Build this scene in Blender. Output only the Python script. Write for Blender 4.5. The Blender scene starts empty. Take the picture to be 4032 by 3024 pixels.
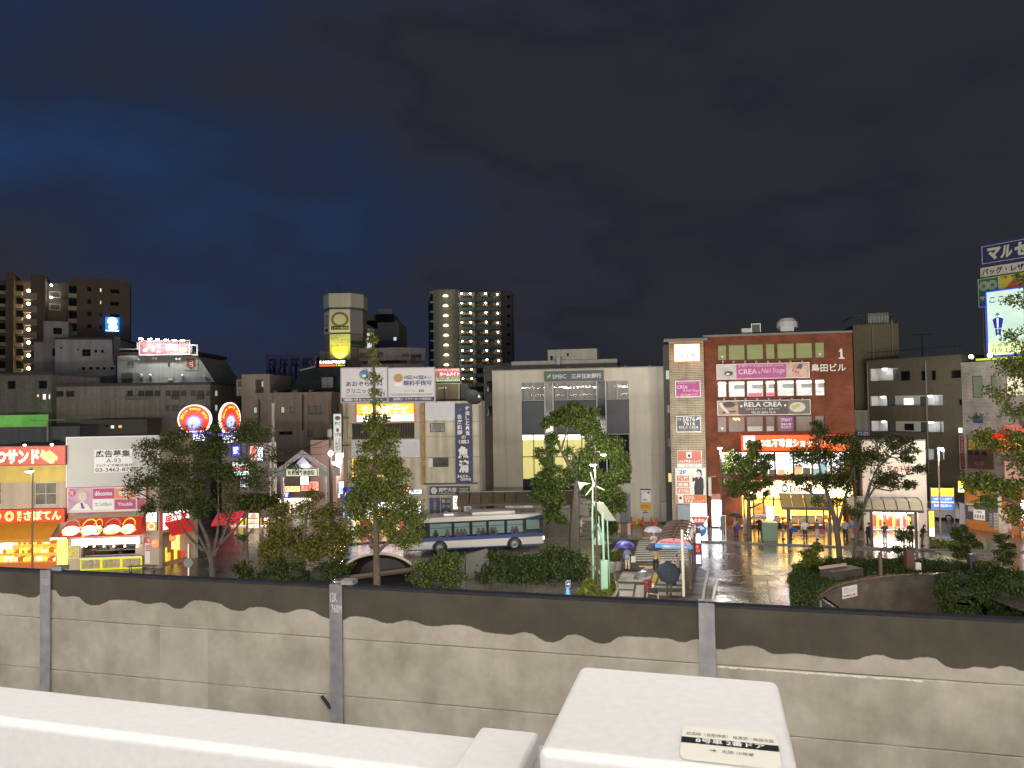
import bpy,math,random
import numpy as np
import mathutils
Vec=getattr(mathutils,'Vector')
Matrix=mathutils.Matrix
from mathutils.geometry import tessellate_polygon
random.seed(7)
SC=bpy.context.scene
COL=SC.collection
R=math.radians
# ---------------------------------------------------------------- camera
FPX,CX,CY=2898.0,2016.0,1512.0
EYE=Vec((0.0,0.0,11.5))
PITCH,ROLL=R(1.64),0.0155
_f=Vec((0,math.cos(PITCH),math.sin(PITCH)))
_u0=Vec((0,-math.sin(PITCH),math.cos(PITCH)))
_r0=Vec((1,0,0))
_u=_u0*math.cos(ROLL)+_r0*math.sin(ROLL)
_r=_r0*math.cos(ROLL)-_u0*math.sin(ROLL)
cam_data=bpy.data.cameras.new('camera')
cam=bpy.data.objects.new('camera',cam_data)
COL.objects.link(cam)
cam.matrix_world=Matrix(((_r.x,_u.x,-_f.x,EYE.x),(_r.y,_u.y,-_f.y,EYE.y),(_r.z,_u.z,-_f.z,EYE.z),(0,0,0,1)))
cam_data.sensor_width=36.0
cam_data.lens=36.0*FPX/4032.0
cam_data.clip_start=0.05
cam_data.clip_end=4000
SC.camera=cam
# ---------------------------------------------------------------- sky and exposure
world=bpy.data.worlds.new('World')
SC.world=world
world.use_nodes=True
wn,wl=world.node_tree.nodes,world.node_tree.links
wn.clear()
w_out=wn.new('ShaderNodeOutputWorld');w_bg=wn.new('ShaderNodeBackground');w_sky=wn.new('ShaderNodeTexSky')
w_sky.sky_type='NISHITA';w_sky.sun_disc=False
w_sky.sun_elevation=R(-4.5);w_sky.sun_rotation=R(-75)
w_tc=wn.new('ShaderNodeTexCoord');w_sep=wn.new('ShaderNodeSeparateXYZ')
wl.new(w_tc.outputs['Generated'],w_sep.inputs[0])
w_map=wn.new('ShaderNodeMapping');w_map.inputs['Scale'].default_value=(2.0,2.0,4.2)
w_map.inputs['Location'].default_value=(3.1,0.4,0.9)
wl.new(w_tc.outputs['Generated'],w_map.inputs[0])
w_no=wn.new('ShaderNodeTexNoise');w_no.inputs['Scale'].default_value=1.35;w_no.inputs['Detail'].default_value=5;w_no.inputs['Roughness'].default_value=.5
wl.new(w_map.outputs[0],w_no.inputs['Vector'])
w_ma=wn.new('ShaderNodeMath');w_ma.operation='MULTIPLY_ADD'
wl.new(w_sep.outputs[0],w_ma.inputs[0]);w_ma.inputs[1].default_value=-.42
wl.new(w_no.outputs[0],w_ma.inputs[2])
w_rp=wn.new('ShaderNodeValToRGB')
w_rp.color_ramp.elements[0].position=.30;w_rp.color_ramp.elements[0].color=(.0215,.0230,.0275,1)
w_rp.color_ramp.elements[1].position=.86;w_rp.color_ramp.elements[1].color=(.0140,.0370,.1050,1)
e_=w_rp.color_ramp.elements.new(.40);e_.color=(.0222,.0235,.0282,1)
e_=w_rp.color_ramp.elements.new(.47);e_.color=(.0165,.0190,.0290,1)
e_=w_rp.color_ramp.elements.new(.54);e_.color=(.0215,.0235,.0360,1)
e_=w_rp.color_ramp.elements.new(.68);e_.color=(.0140,.0235,.0530,1)
wl.new(w_ma.outputs[0],w_rp.inputs[0])
w_mx=wn.new('ShaderNodeMix');w_mx.data_type='RGBA';w_mx.blend_type='ADD';w_mx.inputs[0].default_value=1
w_sc=wn.new('ShaderNodeVectorMath');w_sc.operation='SCALE';w_sc.inputs['Scale'].default_value=.06
wl.new(w_sky.outputs[0],w_sc.inputs[0])
wl.new(w_rp.outputs[0],w_mx.inputs[6]);wl.new(w_sc.outputs[0],w_mx.inputs[7])
wl.new(w_mx.outputs[2],w_bg.inputs[0]);w_bg.inputs[1].default_value=1.0
wl.new(w_bg.outputs[0],w_out.inputs[0])
SC.view_settings.view_transform='Standard'
SC.view_settings.look='None'
SC.view_settings.exposure=0.0
SC.view_settings.gamma=1.0
SC.cycles.max_bounces=6
SC.cycles.diffuse_bounces=2
SC.cycles.glossy_bounces=3
SC.cycles.transparent_max_bounces=12
SC.cycles.sample_clamp_indirect=4.0
SC.cycles.use_light_tree=True
TRK=Vec((1,-.255,0)).normalized()
def area_light(name,loc,sx,sy,aim,watts,col=(1,.93,.84)):
 d=bpy.data.lights.new(name,'AREA');d.shape='RECTANGLE';d.size=sx;d.size_y=sy
 d.energy=watts;d.color=col
 o=bpy.data.objects.new(name,d);COL.objects.link(o)
 z=-(Vec(aim)-Vec(loc)).normalized()
 x=TRK.copy();x=(x-z*x.dot(z)).normalized();y=z.cross(x)
 o.matrix_world=Matrix(((x.x,y.x,z.x,loc[0]),(x.y,y.y,z.y,loc[1]),(x.z,y.z,z.z,loc[2]),(0,0,0,1)))
 return o
for i in range(5):
 c=TRK*(-36+18*i)+Vec((-.4,-2.7,13.4))
 area_light('platform_light',c,15,.25,c+Vec((.6,2.4,-1.6)),600)
 c=TRK*(-36+18*i)+Vec((-.4,2.6,14.8))
 area_light('track_light',c,15,.25,c+Vec((1.4,5.5,-3.6)),1150)  # added unseen row, evens out the light on the concrete wall
for i in range(7):
 c=TRK*(-66+22*i)+Vec((3.2,12.6,7.6))
 area_light('station_floodlight',c,20,.5,c+Vec((2.5,10,1.2)),(2500,4500,7200,7800,7800,7800,7800)[i],(1,.93,.82))  # added unseen strips that brighten the square and its facades
 # ---------------------------------------------------------------- pixel <-> place helpers (true perspective rays)
ZM={'d':(0,0,2212/4032.),'f':(0,0,1.),'a':(0,1000,2.765),'b':(0,1700,2.765),'c':(700,1700,2.765),'e':(900,1000,1.8433),'g':(1300,1380,2.765),'h':(1300,1850,2.212),'i':(1900,1350,2.07375),'j':(2300,1950,2.765),'k':(2600,1250,2.765),'l':(2600,1700,2.765),'m':(3300,900,3.0164),'n':(3300,1400,3.0164),'o':(3300,1850,2.765),'p':(2700,1900,3.0157),'q':(1900,2550,1.7015),'r':(0,2200,1.58),'s':(3760,900,3.0735),'t':(3700,1650,3.319),'u':(900,1850,3.686),'v':(650,1550,5.53),'w':(2250,1750,4.1475),'x':(2380,2050,4.74),'y':(2000,2050,4.424),'z':(0,1650,2.764),'A':(2900,1900,4.424),'B':(2650,2600,3.913),'C':(3100,2150,2.3734),'D':(2600,2300,1.5447),'E':(1200,1100,4.148),'G':(1640,1120,3.77),'H':(500,1250,4.74),'J':(2000,1900,5.53),'K':(900,1350,4.148),'L':(200,1950,5.53)}
def px(k,x,y):
 a,b,s=ZM[k]
 return a+x/s,b+y/s
def ray(k,x,y):
 X,Y=px(k,x,y)
 return _r*((X-CX)/FPX)+_u*((CY-Y)/FPX)+_f
def at(k,x,y,Y):
 d=ray(k,x,y);return EYE+d*(Y/d.y)
def gnd(k,x,y,z=0.0):
 d=ray(k,x,y);return EYE+d*((z-EYE.z)/d.z)
class F:
 """a vertical plane in the town: u runs along it, z up, d towards the camera"""
 def __init__(s,P,slope):
  s.O=Vec((P[0],P[1],0));s.e=Vec((1,slope,0)).normalized();s.n=Vec((s.e.y,-s.e.x,0))
 def pt(s,u,z,d=0.0):
  return s.O+s.e*u+s.n*d+Vec((0,0,z))
 def uv(s,k,x,y,d=0.0):
  r_=ray(k,x,y);o=s.O+s.n*d
  P=EYE+r_*((o-EYE).dot(s.n)/r_.dot(s.n))
  return (P-s.O).dot(s.e),P.z
 def rect(s,k,x0,y0,x1,y1,d=0.0):
  a=s.uv(k,x0,y0,d);b=s.uv(k,x1,y1,d);c=s.uv(k,x0,y1,d);e=s.uv(k,x1,y0,d)
  return (a[0]+c[0])/2,(b[1]+c[1])/2,(b[0]+e[0])/2,(a[1]+e[1])/2
 def off(s,d,u=0):
  g=F(s.pt(u,0,d),0);g.e=s.e;g.n=s.n;return g
 def side(s,u,d=0.0):
  """plane through u, perpendicular, running away from the camera"""
  g=F(s.pt(u,0,d),0);g.e=-s.n;g.n=s.e;return g
  # ---------------------------------------------------------------- mesh builder
class MB:
 def __init__(s):s.v=[];s.f=[];s.m=[];s.cm=0
 def quad(s,a,b,c,d):s.poly([a,b,c,d])
 def poly(s,pts):
  n=len(s.v);s.v+=[tuple(p) for p in pts];s.f.append(tuple(range(n,n+len(pts))));s.m.append(s.cm)
 def raw(s,vs,fs):
  n=len(s.v);s.v+=[tuple(p) for p in vs];s.f+=[tuple(i+n for i in f) for f in fs];s.m+=[s.cm]*len(fs)
 def hexa(s,p):
  s.raw(p,[(3,2,1,0),(4,5,6,7),(0,1,5,4),(1,2,6,5),(2,3,7,6),(3,0,4,7)])
 def box(s,x0,y0,z0,x1,y1,z1):
  s.hexa([Vec(q) for q in ((x0,y0,z0),(x1,y0,z0),(x1,y1,z0),(x0,y1,z0),(x0,y0,z1),(x1,y0,z1),(x1,y1,z1),(x0,y1,z1))])
 def fbx(s,g,u0,z0,u1,z1,d0,d1):
  p=g.pt
  s.hexa([p(u0,z0,d1),p(u1,z0,d1),p(u1,z0,d0),p(u0,z0,d0),p(u0,z1,d1),p(u1,z1,d1),p(u1,z1,d0),p(u0,z1,d0)])
 def frc(s,g,u0,z0,u1,z1,d):
  s.poly([g.pt(u0,z0,d),g.pt(u1,z0,d),g.pt(u1,z1,d),g.pt(u0,z1,d)])
 def fframe(s,g,u0,z0,u1,z1,d0,d1,t):
  s.fbx(g,u0,z0,u1,z0+t,d0,d1);s.fbx(g,u0,z1-t,u1,z1,d0,d1)
  s.fbx(g,u0,z0+t,u0+t,z1-t,d0,d1);s.fbx(g,u1-t,z0+t,u1,z1-t,d0,d1)
 def prism(s,pts,z0,z1):
  n=len(pts)
  lo=[(p[0],p[1],z0) for p in pts];hi=[(p[0],p[1],z1) for p in pts]
  s.raw(lo+hi,[tuple(range(n))[::-1],tuple(range(n,2*n))]+[(i,(i+1)%n,n+(i+1)%n,n+i) for i in range(n)])
 def fprism(s,g,pts,d0,d1):
  n=len(pts)
  lo=[g.pt(p[0],p[1],d0) for p in pts];hi=[g.pt(p[0],p[1],d1) for p in pts]
  s.raw(lo+hi,[tuple(range(n))[::-1],tuple(range(n,2*n))]+[(i,(i+1)%n,n+(i+1)%n,n+i) for i in range(n)])
 def tube(s,pts,r,n=8,cap=True):
  pts=[Vec(p) for p in pts];rs=r if isinstance(r,(list,tuple)) else [r]*len(pts)
  vs=[];fs=[]
  for i,p in enumerate(pts):
   t=(pts[min(i+1,len(pts)-1)]-pts[max(i-1,0)]).normalized()
   a=t.cross(Vec((0,0,1)) if abs(t.z)<.9 else Vec((1,0,0))).normalized();b=t.cross(a)
   for j in range(n):
    w=2*math.pi*j/n;vs.append(p+(a*math.cos(w)+b*math.sin(w))*rs[i])
  for i in range(len(pts)-1):
   for j in range(n):
    k=(j+1)%n;fs.append((i*n+j,i*n+k,(i+1)*n+k,(i+1)*n+j))
  if cap:fs.append(tuple(range(n))[::-1]);fs.append(tuple(range((len(pts)-1)*n,len(pts)*n)))
  s.raw(vs,fs)
 def lathe(s,c,prof,n=16,ax=None):
  c=Vec(c);ax=Vec(ax or (0,0,1)).normalized()
  a=ax.cross(Vec((0,1,0)) if abs(ax.y)<.9 else Vec((1,0,0))).normalized();b=ax.cross(a)
  vs=[];fs=[]
  for (r_,h) in prof:
   for j in range(n):
    w=2*math.pi*j/n;vs.append(c+ax*h+(a*math.cos(w)+b*math.sin(w))*r_)
  for i in range(len(prof)-1):
   for j in range(n):
    k=(j+1)%n;fs.append((i*n+j,i*n+k,(i+1)*n+k,(i+1)*n+j))
  s.raw(vs,fs)
 def disc(s,g,u,z,ru,rz,d,n=24):
  s.poly([g.pt(u+ru*math.cos(2*math.pi*i/n),z+rz*math.sin(2*math.pi*i/n),d) for i in range(n)])
 def text(s,g,body,u0,z0,u1,z1,d,bold=0.0,keep=False,slant=0.0):
  vs,fs,w,h=glyphs(body,bold)
  su,sz=(u1-u0)/max(w,1e-6),(z1-z0)/max(h,1e-6)
  if keep:
   q=min(su,sz);u0+=(u1-u0-q*w)/2;z0+=(z1-z0-q*h)/2;su=sz=q
  s.raw([g.pt(u0+x*su+slant*y*sz,z0+y*sz,d) for x,y in vs],fs)
 def vtext(s,g,body,u0,z0,u1,z1,d,bold=0.0):
  h=(z1-z0)/len(body)
  for i,ch in enumerate(body):
   if ch.strip():s.text(g,ch,u0,z1-(i+1)*h+h*.06,u1,z1-i*h-h*.06,d,bold,keep=True)
 def build(s,name,mats,parent=None,smooth=False):
  me=bpy.data.meshes.new(name)
  base=wloc(parent) if parent else Vec((0,0,0))
  me.from_pydata([(x-base.x,y-base.y,z-base.z) for x,y,z in s.v],[],s.f)
  if not isinstance(mats,(list,tuple)):mats=[mats]
  for q in mats:me.materials.append(q)
  if len(mats)>1:me.polygons.foreach_set('material_index',s.m)
  if smooth:me.polygons.foreach_set('use_smooth',[True]*len(me.polygons))
  me.update()
  o=bpy.data.objects.new(name,me);COL.objects.link(o)
  if parent:o.parent=parent
  return o
def wloc(o):
 v=Vec((0,0,0))
 while o:v=v+o.location;o=o.parent
 return v
_gl={}
def glyphs(body,bold=0.0):
 key=(body,bold)
 if key in _gl:return _gl[key]
 c=bpy.data.curves.new('lettering','FONT');c.body=body;c.resolution_u=2;c.offset=bold
 o=bpy.data.objects.new('lettering',c);COL.objects.link(o)
 dg=bpy.context.evaluated_depsgraph_get()
 ev=o.evaluated_get(dg);m=ev.to_mesh()
 vs=[(v.co.x,v.co.y) for v in m.vertices];fs=[tuple(p.vertices) for p in m.polygons]
 ev.to_mesh_clear();bpy.data.objects.remove(o);bpy.data.curves.remove(c)
 if not vs:vs=[(0,0)]
 x0=min(v[0] for v in vs);y0=min(v[1] for v in vs)
 vs=[(a-x0,b-y0) for a,b in vs]
 _gl[key]=(vs,fs,max(v[0] for v in vs) or 1,max(v[1] for v in vs) or 1)
 return _gl[key]
 # ---------------------------------------------------------------- scene graph helpers
def thing(name,label,cat,loc,group=None):
 o=bpy.data.objects.new(name,None);COL.objects.link(o);o.location=loc;o.empty_display_size=.2
 o['label']=label;o['category']=cat
 if group:o['group']=group
 return o
def tag(o,label,cat,group=None):
 o['label']=label;o['category']=cat
 if group:o['group']=group
 return o
def kind(o,k):o['kind']=k;return o
def dup(root,loc,label,group=None,rotz=None):
 def cp(o,par):
  c=o.copy();COL.objects.link(c)
  if par:c.parent=par
  for ch in list(o.children):cp(ch,c)
  return c
 c=cp(root,None);c.location=loc;c['label']=label
 if group:c['group']=group
 if rotz is not None:c.rotation_euler.z=rotz
 return c
 # ---------------------------------------------------------------- materials
def c8(r,g,b):
 f_=lambda v:(v/255/12.92) if v<=10.3 else ((v/255+.055)/1.055)**2.4
 return (f_(r),f_(g),f_(b))
_mt={}
def mat(name,col,rough=.7,metal=0.0,var=0.0,scale=2.0,streak=0.0,bump=0.0,bscale=30,spec=.5,alpha=1.0,trans=0.0):
 if name in _mt:return _mt[name]
 m=bpy.data.materials.new(name);m.use_nodes=True
 N,L=m.node_tree.nodes,m.node_tree.links;b=N['Principled BSDF']
 b.inputs['Roughness'].default_value=rough;b.inputs['Metallic'].default_value=metal
 b.inputs['Specular IOR Level'].default_value=spec
 b.inputs['Base Color'].default_value=(*col,1)
 if alpha<1:b.inputs['Alpha'].default_value=alpha
 if trans:b.inputs['Transmission Weight'].default_value=trans
 tc=N.new('ShaderNodeTexCoord');last=None
 def mul(src,lo,hi,prev):
  mr=N.new('ShaderNodeMapRange');mr.inputs[1].default_value=.3;mr.inputs[2].default_value=.7
  mr.inputs[3].default_value=lo;mr.inputs[4].default_value=hi;L.new(src,mr.inputs[0])
  mx=N.new('ShaderNodeMix');mx.data_type='RGBA';mx.blend_type='MULTIPLY';mx.inputs[0].default_value=1
  if prev is None:mx.inputs[6].default_value=(*col,1)
  else:L.new(prev,mx.inputs[6])
  L.new(mr.outputs[0],mx.inputs[7]);return mx.outputs[2]
 if var:
  n=N.new('ShaderNodeTexNoise');n.inputs['Scale'].default_value=scale;n.inputs['Detail'].default_value=6
  L.new(tc.outputs['Object'],n.inputs['Vector']);last=mul(n.outputs[0],1-var,1+var*.6,last)
 if streak:
  mp=N.new('ShaderNodeMapping');mp.inputs['Scale'].default_value=(2.2,2.2,.12);L.new(tc.outputs['Object'],mp.inputs[0])
  n=N.new('ShaderNodeTexNoise');n.inputs['Scale'].default_value=1.0;n.inputs['Detail'].default_value=5
  L.new(mp.outputs[0],n.inputs['Vector']);last=mul(n.outputs[0],1-streak,1+streak*.4,last)
 if last:L.new(last,b.inputs['Base Color'])
 if bump:
  n=N.new('ShaderNodeTexNoise');n.inputs['Scale'].default_value=bscale;n.inputs['Detail'].default_value=4
  L.new(tc.outputs['Object'],n.inputs['Vector'])
  bp=N.new('ShaderNodeBump');bp.inputs['Strength'].default_value=bump;bp.inputs['Distance'].default_value=.02
  L.new(n.outputs[0],bp.inputs['Height']);L.new(bp.outputs[0],b.inputs['Normal'])
 _mt[name]=m;return m
def glow(name,col,strength,var=0.0,scale=3.0,stretch=(1,1,1)):
 if name in _mt:return _mt[name]
 m=bpy.data.materials.new(name);m.use_nodes=True
 N,L=m.node_tree.nodes,m.node_tree.links;b=N['Principled BSDF']
 b.inputs['Base Color'].default_value=(*[min(.8,x*.6) for x in col],1);b.inputs['Roughness'].default_value=.35
 b.inputs['Emission Color'].default_value=(*col,1);b.inputs['Emission Strength'].default_value=strength
 if var:
  tc=N.new('ShaderNodeTexCoord');mp=N.new('ShaderNodeMapping');mp.inputs['Scale'].default_value=stretch
  n=N.new('ShaderNodeTexNoise');n.inputs['Scale'].default_value=scale;n.inputs['Detail'].default_value=3
  mr=N.new('ShaderNodeMapRange');mr.inputs[1].default_value=.32;mr.inputs[2].default_value=.68
  mr.inputs[3].default_value=strength*(1-var);mr.inputs[4].default_value=strength*(1+var*.5)
  L.new(tc.outputs['Object'],mp.inputs[0]);L.new(mp.outputs[0],n.inputs['Vector']);L.new(n.outputs[0],mr.inputs[0]);L.new(mr.outputs[0],b.inputs['Emission Strength'])
 _mt[name]=m;return m
def brick_mat(name,c1,c2,mortar,sx,sz,e,rough=.7,msize=.02):
 """courses laid in the plane whose horizontal direction is e"""
 if name in _mt:return _mt[name]
 m=bpy.data.materials.new(name);m.use_nodes=True
 N,L=m.node_tree.nodes,m.node_tree.links;b=N['Principled BSDF'];b.inputs['Roughness'].default_value=rough;b.inputs['Specular IOR Level'].default_value=.12
 tc=N.new('ShaderNodeTexCoord');dt=N.new('ShaderNodeVectorMath');dt.operation='DOT_PRODUCT';dt.inputs[1].default_value=tuple(e)
 L.new(tc.outputs['Object'],dt.inputs[0]);sp=N.new('ShaderNodeSeparateXYZ');L.new(tc.outputs['Object'],sp.inputs[0])
 cb=N.new('ShaderNodeCombineXYZ');L.new(dt.outputs['Value'],cb.inputs[0]);L.new(sp.outputs[2],cb.inputs[1])
 br=N.new('ShaderNodeTexBrick');br.inputs['Color1'].default_value=(*c1,1);br.inputs['Color2'].default_value=(*c2,1);br.inputs['Mortar'].default_value=(*mortar,1)
 br.inputs['Scale'].default_value=1;br.inputs['Brick Width'].default_value=sx;br.inputs['Row Height'].default_value=sz;br.inputs['Mortar Size'].default_value=msize
 L.new(cb.outputs[0],br.inputs['Vector'])
 n=N.new('ShaderNodeTexNoise');n.inputs['Scale'].default_value=.9;n.inputs['Detail'].default_value=7;L.new(tc.outputs['Object'],n.inputs['Vector'])
 mr=N.new('ShaderNodeMapRange');mr.inputs[1].default_value=.3;mr.inputs[2].default_value=.7;mr.inputs[3].default_value=.7;mr.inputs[4].default_value=1.2;L.new(n.outputs[0],mr.inputs[0])
 mx=N.new('ShaderNodeMix');mx.data_type='RGBA';mx.blend_type='MULTIPLY';mx.inputs[0].default_value=1
 L.new(br.outputs[0],mx.inputs[6]);L.new(mr.outputs[0],mx.inputs[7]);L.new(mx.outputs[2],b.inputs['Base Color'])
 bp=N.new('ShaderNodeBump');bp.inputs['Strength'].default_value=.4;bp.inputs['Distance'].default_value=.01;L.new(br.outputs['Fac'],bp.inputs['Height']);bp.invert=True;L.new(bp.outputs[0],b.inputs['Normal'])
 _mt[name]=m;return m
GLASS=mat('dark_window_glass',(.012,.014,.016),.08,var=.5,scale=1.2)
ALU=mat('aluminium_frame',(.42,.42,.40),.45,.6)
BRONZE=mat('bronze_frame',(.045,.035,.028),.5,.3)
BLACK=mat('black_paint',(.012,.012,.013),.5)
WHITE=mat('white_paint',(.74,.73,.70),.5,var=.06)
STEEL=mat('galvanised_steel',(.30,.30,.31),.55,.3,var=.2,scale=9,streak=.3)
DKS=mat('dark_steel',(.03,.028,.026),.55,.2)
SGW=mat('white_sign_board',(.62,.60,.60),.45,var=.05)
NAVY=mat('navy_sign_paint',(.018,.022,.085),.5)
INK=mat('black_sign_ink',(.01,.01,.012),.5)
# ---------------------------------------------------------------- buildings and signs
def wall_grid(mb,g,u0,u1,z0,z1,holes,rev,d=0.0):
 """front face with real window openings and their reveals; holes: (u0,z0,u1,z1)"""
 us=sorted({u0,u1,*[min(max(h[0],u0),u1) for h in holes],*[min(max(h[2],u0),u1) for h in holes]})
 zs=sorted({z0,z1,*[min(max(h[1],z0),z1) for h in holes],*[min(max(h[3],z0),z1) for h in holes]})
 for i in range(len(us)-1):
  for j in range(len(zs)-1):
   cu,cz=(us[i]+us[i+1])/2,(zs[j]+zs[j+1])/2
   if any(h[0]<cu<h[2] and h[1]<cz<h[3] for h in holes):continue
   mb.frc(g,us[i],zs[j],us[i+1],zs[j+1],d)
 for h in holes:
  a,b,c,e=h[0],h[1],h[2],h[3];p=g.pt
  mb.quad(p(a,b,d),p(c,b,d),p(c,b,d-rev),p(a,b,d-rev));mb.quad(p(a,e,d-rev),p(c,e,d-rev),p(c,e,d),p(a,e,d))
  mb.quad(p(a,b,d),p(a,b,d-rev),p(a,e,d-rev),p(a,e,d));mb.quad(p(c,b,d-rev),p(c,b,d),p(c,e,d),p(c,e,d-rev))
def shell(mb,g,u0,u1,z0,z1,dep,holes=(),rev=.18,back=True):
 wall_grid(mb,g,u0,u1,z0,z1,list(holes),rev)
 p=g.pt
 mb.quad(p(u0,z0,-dep),p(u0,z0,0),p(u0,z1,0),p(u0,z1,-dep));mb.quad(p(u1,z0,0),p(u1,z0,-dep),p(u1,z1,-dep),p(u1,z1,0))
 mb.quad(p(u0,z1,0),p(u1,z1,0),p(u1,z1,-dep),p(u0,z1,-dep))
 if back:mb.quad(p(u1,z0,-dep),p(u0,z0,-dep),p(u0,z1,-dep),p(u1,z1,-dep))
def bldg(name,label,g,u0,u1,z1,dep,m,holes=(),z0=0.0,cat='building',rev=.18,roof=None,cap=.0):
 o=thing(name,label,cat,g.pt((u0+u1)/2,z0,-dep/2))
 mb=MB();shell(mb,g,u0,u1,z0,z1,dep,holes,rev);mb.build('wall',m,o)
 if roof or cap:
  mb=MB();t=cap or .25
  mb.fbx(g,u0-.05,z1,u1+.05,z1+t,-dep-.05,-dep+.2);mb.fbx(g,u0-.05,z1,u1+.05,z1+t,-.15,.05)
  mb.fbx(g,u0-.05,z1,u0+.15,z1+t,-dep+.2,-.15);mb.fbx(g,u1-.15,z1,u1+.05,z1+t,-dep+.2,-.15)
  mb.build('parapet',roof or m,o)
 return o
def window(o,g,h,pane=None,frame=None,cols=2,rows=1,rev=.14,t=.06,mull=.04,extra=None):
 mb=MB();u0,z0,u1,z1=h[:4]
 mb.fframe(g,u0,z0,u1,z1,-rev,-rev+.06,t)
 for i in range(1,cols):u=u0+(u1-u0)*i/cols;mb.fbx(g,u-mull/2,z0+t,u+mull/2,z1-t,-rev,-rev+.05)
 for j in range(1,rows):z=z0+(z1-z0)*j/rows;mb.fbx(g,u0+t,z-mull/2,u1-t,z+mull/2,-rev+.003,-rev+.047)
 w=mb.build('window',frame or ALU,o)
 mb=MB();mb.frc(g,u0+t*.5,z0+t*.5,u1-t*.5,z1-t*.5,-rev+.02);mb.build('pane',pane or GLASS,w)
 return w
def sign(name,label,g,r,panel,frame=None,d0=.05,th=.15,ft=.06,cat='sign',tex=(),shp=(),posts=None,group=None):
 """r = (u0,z0,u1,z1); texts: (body, (fu0,fz0,fu1,fz1) fractions, material, bold, vertical?); shapes: (fn(mb,g,T,d), material, name)"""
 u0,z0,u1,z1=r
 o=thing(name,label,cat,g.pt((u0+u1)/2,z0,d0),group)
 mb=MB();mb.fbx(g,u0,z0,u1,z1,d0,d0+th);mb.build('panel',panel,o)
 if frame:
  mb=MB();mb.fframe(g,u0-ft,z0-ft,u1+ft,z1+ft,d0-.01,d0+th+.03,ft+.004);mb.build('frame',frame,o)
 T=lambda x,y:(u0+x*(u1-u0),z0+y*(z1-z0))
 d=d0+th+.012
 for s_ in shp:
  mb=MB();s_[0](mb,g,T,d);d+=.006;mb.build(s_[2] if len(s_)>2 else 'emblem',s_[1],o)
 by={}
 for t_ in tex:by.setdefault(t_[2].name,[]).append(t_)
 for kx,lst in by.items():
  mb=MB()
  for t_ in lst:
   a=T(t_[1][0],t_[1][1]);b=T(t_[1][2],t_[1][3])
   if len(t_)>4 and t_[4]=='v':mb.vtext(g,t_[0],a[0],a[1],b[0],b[1],d,t_[3])
   elif len(t_)>4:mb.text(g,t_[0],a[0],a[1],b[0],b[1],d,t_[3],slant=t_[4])
   else:mb.text(g,t_[0],a[0],a[1],b[0],b[1],d,t_[3])
  mb.build('lettering',lst[0][2],o);d+=.004
 return o
def bx(x0,y0,x1,y1):return lambda mb,g,T,d:mb.frc(g,*T(x0,y0),*T(x1,y1),d)
def el(x,y,rx,ry,n=24):return lambda mb,g,T,d:mb.poly([g.pt(*T(x+rx*math.cos(6.2832*i/n),y+ry*math.sin(6.2832*i/n)),d) for i in range(n)])
def pg(*pts):return lambda mb,g,T,d:mb.poly([g.pt(*T(*p),d) for p in pts])
def many(*fs):
 def h(mb,g,T,d):
  for i,f_ in enumerate(fs):f_(mb,g,T,d+i*.0006)
 return h
def ring(x,y,rx,ry,rx2,ry2,n=24,a0=0,a1=6.2832):
 def h(mb,g,T,d):
  for i in range(n):
   a,b=a0+(a1-a0)*i/n,a0+(a1-a0)*(i+1)/n
   mb.poly([g.pt(*T(x+rx*math.cos(a),y+ry*math.sin(a)),d),g.pt(*T(x+rx*math.cos(b),y+ry*math.sin(b)),d),g.pt(*T(x+rx2*math.cos(b),y+ry2*math.sin(b)),d),g.pt(*T(x+rx2*math.cos(a),y+ry2*math.sin(a)),d)])
 return h
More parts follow.
